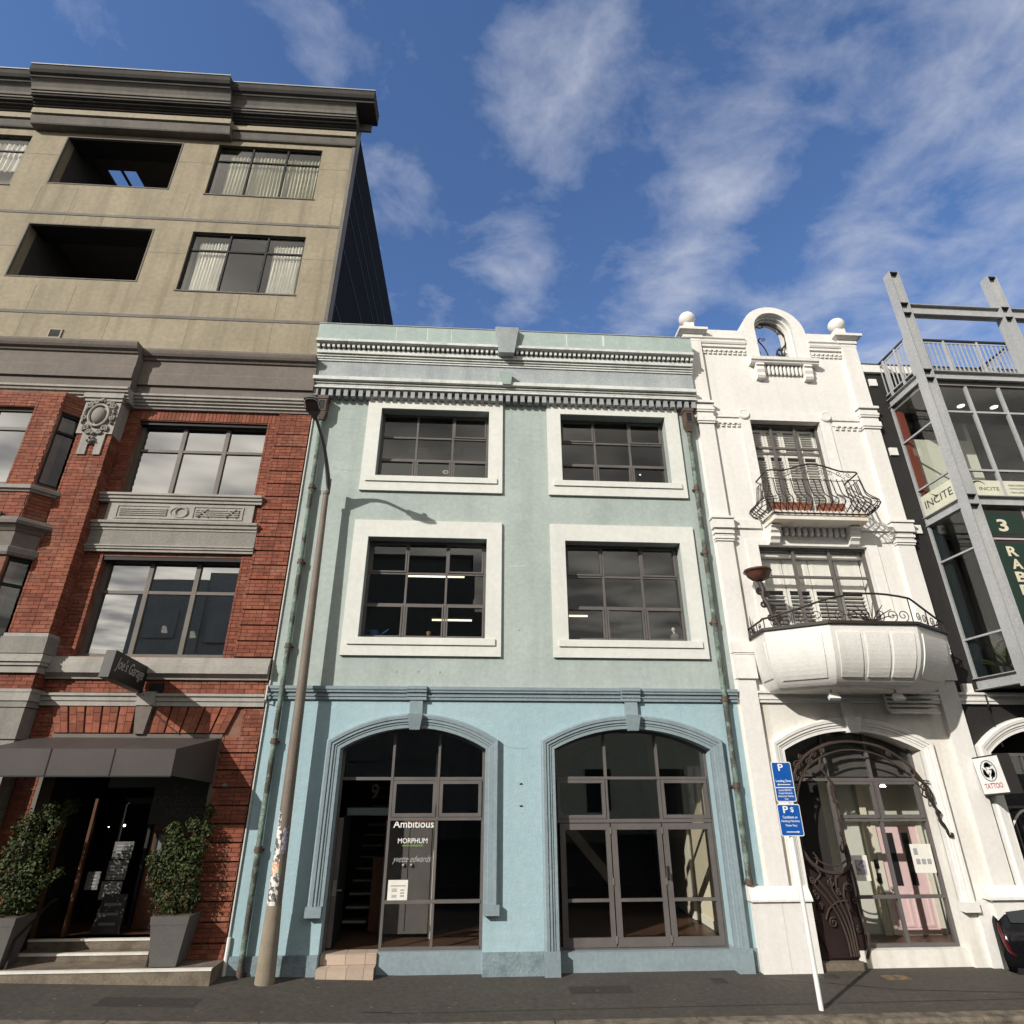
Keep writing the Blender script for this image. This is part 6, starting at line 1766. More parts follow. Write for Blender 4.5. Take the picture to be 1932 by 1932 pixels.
cols = [(9.545, 9.785), (11.985, 12.225), (14.3, 14.54)]
CB = [hcol(a, b, 4.25, 13.76) for a, b in cols]
levels = [(12.51, 12.80), (10.70, 10.92), (7.68, 7.89), (4.30, 4.52)]
for (a, b), c_ in zip(cols, CB):
    for z0, z1 in levels:
        for z in (z0, z1):
            MB().box(a + .02, b - .02, FY + .006, FY + .10, z - .008, z + .008).build('stiffener', 'steel_dark', c_)
    MB().box(a + .02, b - .02, FY + .006, FY + .10, 13.73, 13.745).build('cap_plate', 'steel_dark', c_)
for (a, b) in ((9.785, 11.985), (12.225, 14.3)):
    for z0, z1 in levels:
        MB().box(a, b, FY + .10, FY + .115, z0, z1).box(a, b, FY + .03, FY + .19, z1 - .015, z1).box(a, b, FY + .03, FY + .19, z0, z0 + .015).build('beam', 'steel', bay)
for z0, z1 in levels[1:]:
    MB().box(9.60, 9.615, FY + .22, .0, z0, z1).box(9.54, 9.68, FY + .22, .0, z1 - .015, z1).box(9.54, 9.68, FY + .22, .0, z0, z0 + .015).build('side_beam', 'steel', bay)
# floor slabs, deck, ceilings
MB().box(9.62, 14.2, FY + .13, .0, 10.72, 10.90).build('deck_slab', 'stone_light', bay)
MB().box(9.62, 14.2, FY + .13, 3.0, 10.60, 10.70).build('ceiling', 'interior_grey', bay)
MB().box(9.62, 14.2, FY + .13, 3.0, 7.70, 7.86).build('floor_slab', 'interior_grey', bay)
MB().box(9.62, 14.2, FY + .13, 3.0, 4.33, 4.50).build('floor_slab', 'tan_dark', bay)
for x in (10.25, 11.0, 11.8):
    MB().lathe([(.075, 0), (.075, .012), (.06, .014)], (x, -.35, 10.586), 14).build('downlight', 'down_light', bay)
rm = MB().box(9.82, 13.9, 1.9, 2.0, 7.86, 10.6).build('back_wall', 'cream_pale', bay)
MB().box(9.82, 13.9, 1.9, 2.0, 4.5, 7.7).build('back_wall', 'interior', bay)
MB().box(11.5, 11.6, .3, 1.9, 7.86, 10.6).build('partition', 'cream_pale', bay)
MB().box(11.62, 13.9, .8, .86, 7.86, 10.3).build('partition', 'side_clad', bay)
MB().box(11.60, 11.70, .74, .80, 7.86, 10.1).build('red_post', 'red_panel', bay)
MB().box(9.70, 9.77, .02, .3, 7.86, 10.55).box(9.63, 9.76, -.12, -.02, 7.86, 10.55).build('red_panel', 'red_panel', bay)
MB().box(9.66, 9.72, -.2, .2, 4.5, 7.65).build('teal_panel', 'teal', bay)
MB().box(10.05, 10.45, .5, .6, 4.5, 7.6).build('inner_post', 'interior_dark', bay)
MB().box(9.8, 11.5, .2, .24, 8.15, 10.0).build('cream_screen', 'cream_pale', bay)
# glazing: front
gf = FY + .16
fm = MB()
for x in (10.53, 11.285):
    fm.box(x - .028, x + .028, gf - .02, gf + .04, 7.89, 10.70)
for z in (9.93, 8.515):
    fm.box(9.79, 11.98, gf - .014, gf + .034, z - .022, z + .022)
fm.box(9.79, 9.83, gf - .02, gf + .04, 7.89, 10.70)
fw = fm.build('front_glazing', 'steel', bay)
for a, b in ((9.83, 10.50), (10.56, 11.255), (11.315, 11.98)):
    for z0, z1 in ((7.90, 8.49), (8.54, 9.905), (9.955, 10.69)):
        pane(fw, a, b, z0, z1, gf + .01, 'glass_bay')
fm = MB()
fm.box(9.79, 11.98, gf - .014, gf + .034, 6.99, 7.03).box(9.79, 9.83, gf - .02, gf + .04, 4.52, 7.68).box(10.72, 10.77, gf - .02, gf + .04, 4.52, 7.68)
fw2 = fm.build('front_glazing', 'steel', bay)
for z0, z1 in ((4.53, 6.98), (7.04, 7.67)):
    pane(fw2, 10.78, 11.98, z0, z1, gf + .01, 'glass_bay')
    pane(fw2, 9.84, 10.71, z0, z1, gf + .03, 'glass_bay')
# glazing: side
sx = 9.60
sm = MB()
sm.box(sx - .03, sx + .03, -.045, .0, 4.52, 10.70).box(sx - .03, sx + .03, FY + .22, FY + .26, 4.52, 10.70)
for z in (9.72, 8.52, 6.86, 5.25):
    sm.box(sx - .022, sx + .022, FY + .24, -.03, z - .018, z + .018)
so = sm.build('side_glazing', 'steel', bay)
for z0, z1 in ((4.53, 5.23), (5.27, 6.84), (6.88, 7.67), (7.90, 8.50), (8.54, 9.70), (9.74, 10.69)):
    me = MB().box(-.003, .003, FY + .26, -.045, z0, z1)
    me.build('pane', 'glass_bay', so).location.x = sx
# company boards in the upper bay
s1 = MB().box(sx + .012, sx + .02, FY + .26, -.05, 7.905, 8.36).build('window_board', 'sign_cream', None, label='long cream INCITE board along the side glass of the steel bay', category='sign', group='company boards in the steel bay')
letter('incite', s1, (sx + .0105, -.12, 8.05), (0, -1, 0), (0, 0, 1), .78, .17, 'ink', th=.002)
s1.location.x = -.02
bd = MB().box(9.83, 10.50, gf - .008, gf - .002, 7.905, 8.28).build('window_board', 'sign_cream', None, label='cream INCITE board with a dark ring in the front glass of the steel bay', category='sign', group='company boards in the steel bay')
letter('incite', bd, (10.02, gf - .009, 8.055), (1, 0, 0), (0, 0, 1), .42, .075, 'ink', th=.002)
MB().tube([(10.03 + .17 * math.cos(t), gf - .010, 8.09 + .17 * math.sin(t)) for t in [R(35 + k * 13) for k in range(19)]], [.004 + .012 * math.sin(k / 18 * math.pi) for k in range(19)], 5).build('ring_mark', 'teal', bd)
bd2 = MB().box(10.56, 11.25, gf - .008, gf - .002, 7.905, 8.28).build('window_board', 'sign_cream', None, label='cream lettered board beside the ring board in the steel bay', category='sign', group='company boards in the steel bay')
letter('rec', bd2, (10.66, gf - .009, 8.16), (1, 0, 0), (0, 0, 1), .44, .05, 'ink', th=.002)
letter('con', bd2, (10.66, gf - .009, 8.08), (1, 0, 0), (0, 0, 1), .40, .05, 'ink', th=.002)
letter('rec', bd2, (10.66, gf - .009, 8.0), (1, 0, 0), (0, 0, 1), .44, .05, 'ink', th=.002)
# green sign panels
for (z0, z1, lab) in ((7.04, 7.60, 'dark green panel with a cream numeral three on the steel bay'), (4.60, 6.96, 'tall dark green panel with cream letters down the steel bay')):
    s_ = MB().box(9.845, 10.70, gf - .03, gf - .02, z0, z1).build('green_sign', 'sign_maroon', None, label=lab, category='sign')
    MB().box(9.90, 10.65, gf - .035, gf - .03, z0 + .05, z1 - .05).build('field', 'sign_green', s_)
    if z0 > 7:
        letter('three', s_, (10.10, gf - .036, 7.15), (1, 0, 0), (0, 0, 1), .20, .26, 'letter_cream', th=.006)
    else:
        for i, ch_ in enumerate('RABB'):
            letter(ch_, s_, (10.10, gf - .036, 6.64 - i * .255), (1, 0, 0), (0, 0, 1), .21, .20, 'letter_cream', th=.006)
# roof deck railing
rl = part('deck_railing', (11, FY, 10.92), bay)
bm_ = MB().box(-.012, .012, -.008, .008, 0, .80).mesh('baluster', 'steel')
for i in range(22):
    place(bm_, 'baluster', rl, loc=(9.72 + i * .107, FY + .26, 11.06))
for i in range(11):
    place(bm_, 'baluster', rl, loc=(9.58, FY + .30 + i * .108, 11.06), rot=(0, 0, R(90)))
for i in range(11):
    place(bm_, 'baluster', rl, loc=(12.15, FY + .30 + i * .108, 11.06), rot=(0, 0, R(90)))
MB().tube([(9.58, -.0, 11.94), (9.58, FY + .26, 11.94), (12.15, FY + .26, 11.94), (12.15, .0, 11.94)], .032, 8).build('handrail', 'steel_dark', rl, smooth=True)
for z in (11.865, 11.055):
    MB().box(9.57, 12.16, FY + .25, FY + .27, z - .014, z + .014).box(9.57, 9.59, FY + .27, .0, z - .014, z + .014).box(12.14, 12.16, FY + .27, .0, z - .014, z + .014).build('rail_bar', 'steel', rl)
for x, y in ((9.58, FY + .26), (10.5, FY + .26), (11.3, FY + .26), (12.15, FY + .26), (9.58, -.2), (12.15, -.2), (9.58, -.62)):
    MB().box(x - .02, x + .02, y - .025, y + .025, 10.90, 11.93).build('rail_post', 'steel', rl)
# pot plants behind the glass
for i, (x, y, z, h) in enumerate(((9.85, -.5, 7.86, .55), (11.1, -.3, 7.86, .75), (10.0, -.4, 4.5, .7))):
    random.seed(50 + i)
    pt = thing('pot_plant', (x, y, z), ('spiky pot plant behind the cream INCITE side board', 'spiky red leaved pot plant behind the front boards of the steel bay', 'pot plant on the lower floor of the steel bay')[i], 'plant', 'pot plants in the steel bay')
    MB().lathe([(.08, 0), (.11, .18), (.10, .18)], (x, y, z), 12).build('pot', 'sign_black', pt, smooth=True)
    lv_ = MB()
    for k_ in range(26):
        a = random.uniform(0, 6.28); e = random.uniform(.3, 1.2)
        d = Vector((math.cos(a) * math.cos(e), math.sin(a) * math.cos(e), math.sin(e))); s_ = d.cross(Vector((0, 0, 1))).normalized() * .018
        b0 = Vector((x, y, z + .18)); L_ = h * random.uniform(.7, 1)
        lv_.add([b0 - s_, b0 + s_, b0 + d * L_ * .6 + s_, b0 + d * L_ + Vector((0, 0, -.05)), b0 + d * L_ * .6 - s_], [(0, 1, 2, 3, 4)])
    lv_.build('leaves', 'red_panel' if i == 1 else 'leaf', pt)

# ---- tattoo sign
ts = thing('tattoo_sign', (9.0, -.4, 2.5), 'white lit box sign with a black hare emblem and red TATTOO lettering', 'sign')
tm = Matrix.Translation((9.00, -.10, 2.80)) @ Matrix.Rotation(R(-5), 4, 'X')
MB().box(.0, .22, -.60, .0, -.31, .31).xf(tm).build('box', 'sign_black', ts)
MB().box(-.008, .0, -.585, -.02, -.29, .285).xf(tm).build('face', 'sign_white', ts)
t3 = tm.to_3x3()
U_, V_ = t3 @ Vector((0, -1, 0)), t3 @ Vector((0, 0, 1))
letter('tattoo', ts, tm @ Vector((-.0085, -.10, -.215)), U_, V_, .40, .085, 'ink_red', th=.002)
ec = tm @ Vector((-.010, -.30, .065))
MB().tube([ec + U_ * (.165 * math.cos(t)) + V_ * (.165 * math.sin(t)) for t in [k * math.pi / 14 for k in range(28)]], .006, 5, True).build('emblem_ring', 'ink', ts)
for k_ in range(3):
    a0 = R(90 + 120 * k_)
    em = MB()
    for da, rr, sz in ((-.5, .095, .035), (-.2, .10, .042), (.12, .098, .040), (.42, .095, .028), (.62, .092, .022)):
        p = ec + U_ * (rr * math.cos(a0 + da)) + V_ * (rr * math.sin(a0 + da))
        em.add([p + U_ * (sz * math.cos(t)) + V_ * (sz * math.sin(t)) - U_.cross(V_) * 0 + Vector((-.002, 0, 0)) for t in [j * math.pi / 5 for j in range(10)]], [tuple(range(10))])
    q0 = ec + U_ * (.09 * math.cos(a0 + .6)) + V_ * (.09 * math.sin(a0 + .6)); q1 = ec + U_ * (.03 * math.cos(a0 + 1.2)) + V_ * (.03 * math.sin(a0 + 1.2))
    em.tube([q0, q1], .008, 4)
    q0 = ec + U_ * (.10 * math.cos(a0 - .5)) + V_ * (.10 * math.sin(a0 - .5)); q1 = ec + U_ * (.135 * math.cos(a0 - .95)) + V_ * (.135 * math.sin(a0 - .95))
    em.tube([q0, q1], .009, 4)
    em.build('emblem_hare', 'ink', ts)
MB().tube([(9.11, -.12, 2.95), (9.11, .01, 2.95)], .02, 6).tube([(9.11, -.12, 2.65), (9.11, .01, 2.65)], .02, 6).build('bracket', 'iron', ts)
# ------------------------------------------------------------------ street lamp
sl = thing('street_lamp', (-2.96, -.34, zg(-2.96)), 'tall brown steel street lamp with torn stickers before the mint building', 'street lamp')
bx_, by_, tx_ = -2.955, -.34, -3.07
pz = lambda z: bx_ + (tx_ - bx_) * z / 8.0
MB().tube([(pz(0), by_, 0), (pz(.6), by_, .6), (pz(1.02), by_, 1.02)], [.142, .128, .112], 20).build('base', 'pole_concrete', sl, smooth=True)
MB().tube([(pz(1.0), by_, 1.0), (pz(3), by_, 3), (pz(5.5), by_, 5.5), (pz(7.95), by_, 7.95)], [.108, .092, .074, .055], 20).build('pole', 'pole_brown', sl, smooth=True)
MB().tube([(pz(7.93), by_, 7.93), (pz(8.0), by_, 7.99)], .064, 16).build('collar', 'pole_brown', sl, smooth=True)
MB().tube([(tx_ + .03, by_, 7.95), (tx_ + .03, by_, 8.27)], .045, 12).build('spigot', 'lamp_grey', sl, smooth=True)
arm = [(tx_ + .03, -.34, 8.12), (tx_ + .02, -.42, 8.26), (-3.055, -.65, 8.46), (-3.065, -.92, 8.67), (-3.075, -1.12, 8.78), (-3.085, -1.36, 8.85), (-3.09, -1.52, 8.89), (-3.10, -1.62, 8.92)]
MB().tube(arm, [.05, .045, .040, .036, .033, .031, .030, .030], 10).build('arm', 'lamp_grey', sl, smooth=True)
MB().add([(-3.035, -.36, 8.0), (-3.035, -.36, 8.28), (-3.06, -.90, 8.66), (-3.045, -.36, 8.0), (-3.045, -.36, 8.28), (-3.07, -.90, 8.66)], [(0, 1, 2), (3, 5, 4), (0, 2, 5, 3), (1, 4, 5, 2)]).build('gusset', 'lamp_grey', sl)
hm = Matrix.Translation((-3.11, -1.58, 8.90)) @ Matrix.Rotation(R(3), 4, 'Z') @ Matrix.Rotation(R(-13), 4, 'X')
hp = [(.035, 0), (.06, -.10), (.125, -.20), (.14, -.30), (.14, -.46), (.115, -.53), (.06, -.56)]
out = [(w_, y) for w_, y in hp] + [(-w_, y) for w_, y in hp[::-1]]
h_ = MB()
n_ = len(out)
lo_ = [(x, y, -.02 if i not in (0, n_ - 1) else -.03) for i, (x, y) in enumerate(out)]
hi_ = [(x * .7, y * .92 - .02, .07) for x, y in out]
h_.add(lo_ + hi_, [tuple(range(n_)), tuple(range(n_, 2 * n_))[::-1]] + [(i, (i + 1) % n_, (i + 1) % n_ + n_, i + n_) for i in range(n_)])
h_.xf(hm).build('lamp_head', 'lamp_grey', sl, smooth=True, ang=35)
MB().box(-.095, .095, -.47, -.22, -.032, -.018).xf(hm).build('lens', 'lamp_lens', sl)
MB().tube([(-.12, -.30, -.022), (-.12, -.47, -.022), (-.06, -.53, -.022), (.06, -.53, -.022), (.12, -.47, -.022), (.12, -.30, -.022)], .010, 6).xf(hm).build('lens_rim', 'white_paint', sl, smooth=True)
MB().lathe([(.04, 0), (.04, .07), (.02, .09)], (0, -.36, .07), 10).xf(hm).build('photocell', 'lamp_grey', sl, smooth=True)
# torn stickers wrapped on the pole
random.seed(21)
for (z0, z1, a0, a1, mt) in ((1.95, 2.28, -150, -105, 'sticker_a'), (1.72, 2.06, -80, -30, 'sticker_c'), (1.62, 2.0, -140, -85, 'sticker_a'), (1.34, 1.60, -150, -75, 'sticker_b'), (1.12, 1.42, -145, -60, 'sticker_a'), (.98, 1.16, -150, -70, 'sticker_a')):
    m_ = MB(); k_ = 8
    for i in range(k_):
        for (qa, qb) in ((i / k_, (i + 1) / k_),):
            aa, ab_ = R(a0 + (a1 - a0) * qa), R(a0 + (a1 - a0) * qb)
            j0, j1 = random.uniform(-.03, .03), random.uniform(-.03, .03)
            rr = .1185 - (z0 + z1) / 2 * .008
            za, zb_ = z0 + j0, z1 + j1
            m_.add([(pz(za) + rr * math.cos(aa), by_ + rr * math.sin(aa), za), (pz(za) + rr * math.cos(ab_), by_ + rr * math.sin(ab_), za), (pz(zb_) + rr * math.cos(ab_), by_ + rr * math.sin(ab_), zb_), (pz(zb_) + rr * math.cos(aa), by_ + rr * math.sin(aa), zb_)], [(0, 1, 2, 3)])
    m_.build('sticker', mt, sl)

# ------------------------------------------------------------------ parking sign
ps = thing('parking_sign', (4.66, -1.63, -.02), 'white post with two blue parking plates at the kerb', 'street sign')
MB().tube([(4.66, -1.63, -.05), (4.652, -1.63, 1.5), (4.645, -1.63, 2.96)], .032, 14).build('post', 'white_paint', ps, smooth=True)


def rrect(x0, x1, z0, z1, r, n=4):
    out = []
    for cx, cz, a0 in ((x1 - r, z1 - r, 0), (x0 + r, z1 - r, 90), (x0 + r, z0 + r, 180), (x1 - r, z0 + r, 270)):
        for i in range(n + 1):
            a = R(a0 + 90 * i / n); out.append((cx + r * math.cos(a), cz + r * math.sin(a)))
    return out


def plate(x0, x1, z0, z1, y):
    p = MB().ext(rrect(x0, x1, z0, z1, .025), [], y, y + .004).build('plate', 'sign_white', ps)
    MB().ext(rrect(x0 + .012, x1 - .012, z0 + .012, z1 - .012, .018), [], y - .002, y + .001).build('field', 'sign_blue', p)
    return p


PY_ = -1.67
p1 = plate(4.50, 4.805, 2.455, 3.0, PY_)
L3 = lambda k_, p, x, z, w_, h: letter(k_, p, (x, PY_ - .0022, z), (1, 0, 0), (0, 0, 1), w_, h, 'ink_white', th=.0015)
L3('P', p1, 4.60, 2.875, .078, .098)
L3('lz', p1, 4.535, 2.712, .235, .042)
MB().box(4.57, 4.75, PY_ - .0036, PY_ - .0022, 2.682, 2.692).add([(4.545, PY_ - .0036, 2.687), (4.575, PY_ - .0036, 2.672), (4.575, PY_ - .0036, 2.702)], [(0, 1, 2)]).build('arrow', 'ink_white', p1)
MB().box(4.514, 4.792, PY_ - .0036, PY_ - .0022, 2.640, 2.652).build('dividing_line', 'ink_white', p1)
for i, (k_, w_) in enumerate((('gv0', .20), ('gv1', .21), ('gv2', .24), ('gv3', .06))):
    L3(k_, p1, 4.652 - w_ / 2, 2.598 - i * .040, w_, .026)
p2 = plate(4.485, 4.83, 2.005, 2.425, PY_)
L3('P', p2, 4.57, 2.305, .078, .095); L3('dollar', p2, 4.68, 2.310, .05, .075)
for i, (k_, w_) in enumerate((('c1', .22), ('c2', .27), ('c3', .18))):
    L3(k_, p2, 4.657 - w_ / 2, 2.235 - i * .056, w_, .036)
MB().box(4.57, 4.74, PY_ - .0036, PY_ - .0022, 2.055, 2.065).add([(4.77, PY_ - .0036, 2.06), (4.735, PY_ - .0036, 2.075), (4.735, PY_ - .0036, 2.045)], [(0, 1, 2)]).build('arrow', 'ink_white', p2)
for z in (2.90, 2.52, 2.36, 2.08):
    MB().box(4.605, 4.69, PY_ + .004, PY_ + .03, z - .012, z + .012).build('clamp', 'steel', ps)
# sticker residue between the plates
MB().box(4.55, 4.68, PY_ + .003, PY_ + .012, 2.425, 2.455).build('backing_strip', 'sign_white', ps)


# ------------------------------------------------------------------ planters and shrubs by the brick doorway
def planter(x0, x1, label):
    t = thing('planter_box', ((x0 + x1) / 2, -.24, .275), label, 'planter', 'planters by the brick doorway')
    c_ = (x0 + x1) / 2
    m_ = MB()
    m_.taper((c_, -.235, .282), (.185, .175), (c_, -.235, .80), (.262, .225))
    m_.build('tub', 'planter', t)
    MB().taper((c_, -.235, .80), (.268, .23), (c_, -.235, .905), (.278, .238)).build('rim', 'planter', t)
    MB().box(c_ - .25, c_ + .25, -.45, -.02, .88, .907).build('soil', 'bark', t)
    return c_


def shrub(cx, seed, label, blobs, n_leaf):
    random.seed(seed)
    t = thing('shrub', (cx, -.24, .90), label, 'shrub', 'shrubs by the brick doorway')
    tr = MB()
    cores = []
    for (bx, by, bz, br) in blobs:
        tr.tube(smooth_path([(cx + random.uniform(-.05, .05), -.24, .88), (cx + (bx - cx) * .3, -.24, .9 + (bz - .9) * .45), (bx, by, bz)], 4), [.014 - .0011 * i for i in range(9)], 5)
        cores.append((Vector((bx, by, bz)), br))
        for _ in range(5):
            d = Vector((random.gauss(0, 1), random.gauss(0, .8), random.gauss(.3, 1))).normalized() * br * random.uniform(.6, 1.15)
            tr.tube([(bx, by, bz), Vector((bx, by, bz)) + d * .5 + Vector((0, 0, .02)), Vector((bx, by, bz)) + d], [.006, .005, .003], 4)
    tr.build('branches', 'bark', t)
    lf = MB()
    tot = sum(r_ ** 2 for _, r_ in cores)
    for c_, br in cores:
        for _ in range(int(n_leaf * br ** 2 / tot)):
            d = Vector((random.gauss(0, 1), random.gauss(0, 1), random.gauss(0, 1))).normalized()
            rr = br * random.uniform(.35, 1.12) ** .7
            p = c_ + Vector((d.x * rr, d.y * rr * .8, d.z * rr * 1.1))
            if p.y > -.03: p.y = -.03 - random.uniform(0, .1)
            if p.z < .80 and abs(p.x - cx) < .3: p.z = .92 + random.uniform(0, .2)
            up = (d + Vector((random.gauss(0, .5), random.gauss(0, .5), random.gauss(.5, .5)))).normalized()
            a = up.orthogonal().normalized()
            a = (Matrix.Rotation(random.uniform(0, 6.28), 3, up) @ a)
            b = up.cross(a)
            L = random.uniform(.028, .056); W = L * .40
            lf.add([p, p + a * L * .5 + b * W + up * .004, p + a * L * 1.05 - up * .006, p + a * L * .5 - b * W + up * .004, p + a * L * .5 - up * .003], [(0, 1, 4), (1, 2, 4), (2, 3, 4), (3, 0, 4)])
    me = bpy.data.meshes.new('crown'); me.from_pydata(lf.v, [], lf.f); me.materials.append(MATS['leaf'])
    place(me, 'crown', t)


c_ = planter(-4.70, -4.14, 'grey tapered planter right of the brick doorway steps')
shrub(c_, 5, 'leafy evergreen shrub in the planter next to the blue wall', [(-4.55, -.30, 1.10, .24), (-4.30, -.26, 1.12, .20), (-4.72, -.30, 1.42, .22), (-4.40, -.30, 1.45, .26), (-4.62, -.28, 1.75, .21), (-4.32, -.25, 1.78, .19), (-4.72, -.25, 2.0, .15), (-4.42, -.22, 2.10, .13), (-4.22, -.22, 2.02, .12), (-4.24, -.20, 2.28, .10), (-4.90, -.30, 1.62, .12)], 4700)
c_ = planter(-7.16, -6.60, 'grey tapered planter left of the brick doorway steps')
shrub(c_, 9, 'leafy evergreen shrub in the planter at the left picture edge', [(-6.95, -.30, 1.10, .26), (-6.70, -.26, 1.15, .22), (-7.0, -.30, 1.45, .26), (-6.68, -.30, 1.5, .20), (-6.95, -.28, 1.80, .24), (-6.65, -.25, 1.82, .17), (-6.95, -.25, 2.1, .2), (-6.55, -.22, 2.15, .14), (-6.4, -.22, 2.35, .12), (-6.72, -.2, 2.28, .14), (-6.45, -.30, 1.35, .10), (-6.30, -.25, 1.45, .08)], 4700)

# ------------------------------------------------------------------ terracotta troughs on the upper balcony
for i, (x, w_) in enumerate(((6.22, .30), (6.62, .50), (7.32, .52))):
    random.seed(70 + i)
    t = thing('terracotta_trough', (x, -.36, 7.78), ('small terracotta pot at the end of the upper balcony', 'terracotta trough in the middle of the upper balcony', 'terracotta trough towards the black building on the upper balcony')[i], 'planter', 'terracotta troughs on the upper balcony')
    MB().taper((x, -.33, 7.80), (w_ / 2 - .03, .07), (x, -.33, 7.965), (w_ / 2, .09)).box(x - w_ / 2 - .008, x + w_ / 2 + .008, -.428, -.232, 7.955, 7.985).build('trough', 'terracotta', t)
    for k_ in range(int(w_ / .11)):
        MB().box(x - w_ / 2 + .04 + k_ * .11, x - w_ / 2 + .055 + k_ * .11, -.422, -.40, 7.82, 7.95).build('rib', 'terracotta', t)
    m_ = MB()
    for _ in range(170):
        p = Vector((x + random.uniform(-w_ / 2, w_ / 2), -.33 + random.uniform(-.09, .09), 7.985 + abs(random.gauss(0, .055))))
        a = Vector((random.gauss(0, 1), random.gauss(0, 1), random.gauss(.5, .7))).normalized(); b = a.orthogonal().normalized()
        L = random.uniform(.02, .045)
        m_.add([p, p + a * L * .5 + b * L * .3, p + a * L, p + a * L * .5 - b * L * .3], [(0, 1, 2, 3)])
    me = bpy.data.meshes.new('leaves'); me.from_pydata(m_.v, [], m_.f); me.materials.append(MATS['leaf_dry'])
    place(me, 'leaves', t)

# ------------------------------------------------------------------ things seen through the mint windows
for (x0, x1, y, z, mt, lab, tl) in ((-1.75, -.35, 3.2, 7.40, 'tube_light', 'fluorescent tube glowing high in the lower mint window nearest the lamp', 0), (-1.25, -.15, 5.2, 6.78, 'tube_light', 'bright fluorescent tube low in the lower mint window nearest the lamp', 0), (1.85, 3.0, 4.6, 6.80, 'tube_light', 'fluorescent tube in the lower mint window nearest the white building', 0)):
    t = thing('fluorescent_light', ((x0 + x1) / 2, y, z), lab, 'light', 'fluorescent lights in the mint building')
    MB().tube([(x0, y, z), (x1, y, z)], .022, 8).build('tube', mt, t, smooth=True)
    MB().box(x0 - .03, x1 + .03, y - .05, y + .05, z + .03, z + .08).build('batten', 'interior_grey', t)
wc = thing('watering_can', (-2.0, .28, 5.22), 'small blue watering can on the sill of the lower mint window', 'watering can')
MB().lathe([(.075, 0), (.085, .01), (.085, .13), (.07, .15), (.055, .15)], (-1.98, .33, 5.225), 16).build('body', 'can_blue', wc, smooth=True)
MB().tube([(-1.91, .33, 5.26), (-1.80, .33, 5.32), (-1.70, .33, 5.40)], [.016, .013, .011], 8).build('spout', 'can_blue', wc, smooth=True)
MB().tube(smooth_path([(-2.06, .33, 5.36), (-2.12, .33, 5.38), (-2.14, .33, 5.32), (-2.07, .33, 5.26)], 4), .010, 6).build('handle', 'can_blue', wc, smooth=True)
ob = MB().lathe([(.03, 0), (.035, .08), (.045, .10), (.045, .14), (.02, .15)], (-.93, .33, 5.22), 10).build('wooden_ornament', 'light_wood', None, smooth=True, label='small brown wooden ornament on the sill of the lower mint window', category='ornament')
fo = thing('figurine', (3.93, .34, 5.22), 'pale round figurine in the corner of the lower mint window by the downpipe', 'figurine')
MB().ball((3.93, .34, 5.31), (.10, .08, .09), 12, 8).build('body', 'paper_grey', fo, smooth=True)
MB().ball((3.90, .33, 5.47), (.035, .035, .045), 10, 6).tube([(3.92, .34, 5.38), (3.90, .33, 5.44)], .02, 6).build('head', 'paper', fo, smooth=True)
fl = thing('dried_flower', (-.76, .33, 8.60), 'small dried flower stuck in the upper mint window', 'flower')
MB().tube([(-.74, .3, 8.60), (-.72, .3, 8.72), (-.76, .3, 8.82)], .006, 5).build('stalk', 'leaf_dry', fl)
for k_ in range(6):
    MB().ball((-.76 + .05 * math.cos(k_ * 1.05), .29, 8.84 + .035 * math.sin(k_ * 1.05)), (.03, .012, .014), 6, 4).build('petal', 'paper', fl)
for i, (x, z) in enumerate(((3.72, 9.66), (1.78, 8.86), (3.50, 8.86))):
    MB().lathe([(.022, 0), (.022, .006)], (0, 0, 0), 12).xf(Matrix.Translation((x, .205, z)) @ Matrix.Rotation(R(90), 4, 'X')).build('alarm_dot', 'ink_white', None, label=('round white dot high on the upper mint window by the downpipe', 'round white dot at the mullion edge of the upper mint window', 'round white dot in the bottom row of the upper mint window')[i], category='sticker', group='white dots on the upper mint window')
for i, (a, b, z0, z1) in enumerate(((-1.72, -1.24, 9.64, 9.76), (-1.16, -.52, 9.66, 9.80), (-.42, .06, 9.66, 9.80))):
    MB().box(a, b, 1.2, 1.22, z0 + .18, z1 + .20).build('ceiling_panel', 'interior_grey', mint)

# lettering on the left shopfront glass
GYL = .238
for key, x, z, w_, h, mt, lab, nm in (('ambitious', -1.33, 2.005, .68, .115, 'ink_white', 'white AMBITIOUS lettering on the blue building shopfront glass', 'window_lettering'), ('morphum', -1.235, 1.775, .49, .075, 'ink_white', 'white MORPHUM lettering on the blue building shopfront glass', 'window_lettering'), ('env', -1.16, 1.728, .34, .036, 'ink_green', 'small green ENVIRONMENTAL lettering below the white name on the glass', 'window_lettering'), ('yvette', -1.31, 1.47, .64, .125, 'ink_silver', 'silver script lettering low on the shopfront glass', 'window_lettering')):
    o = letter(key, None, (x, GYL, z), (1, 0, 0), (0, 0, 1), w_, h, mt, name=nm, th=.002)
    o['label'] = lab; o['category'] = 'lettering'; o['group'] = 'lettering on the shopfront glass'
nt_ = MB().box(-1.345, -1.025, .222, .228, .965, 1.25).build('notice', 'paper', None, label='white printed notice taped inside the left shopfront of the blue building', category='notice')
for a, b, z0, z1 in ((-1.28, -1.20, 1.09, 1.14), (-1.14, -1.08, 1.02, 1.14), (-1.28, -1.20, 1.01, 1.05)):
    for k_ in range(3):
        MB().box(a, b, .218, .222, z0 + (z1 - z0) * k_ / 3, z0 + (z1 - z0) * (k_ + .45) / 3).build('printed_line', 'ink_grey', nt_)
MB().box(-1.30, -1.06, .218, .222, 1.165, 1.172).build('printed_line', 'ink', nt_)

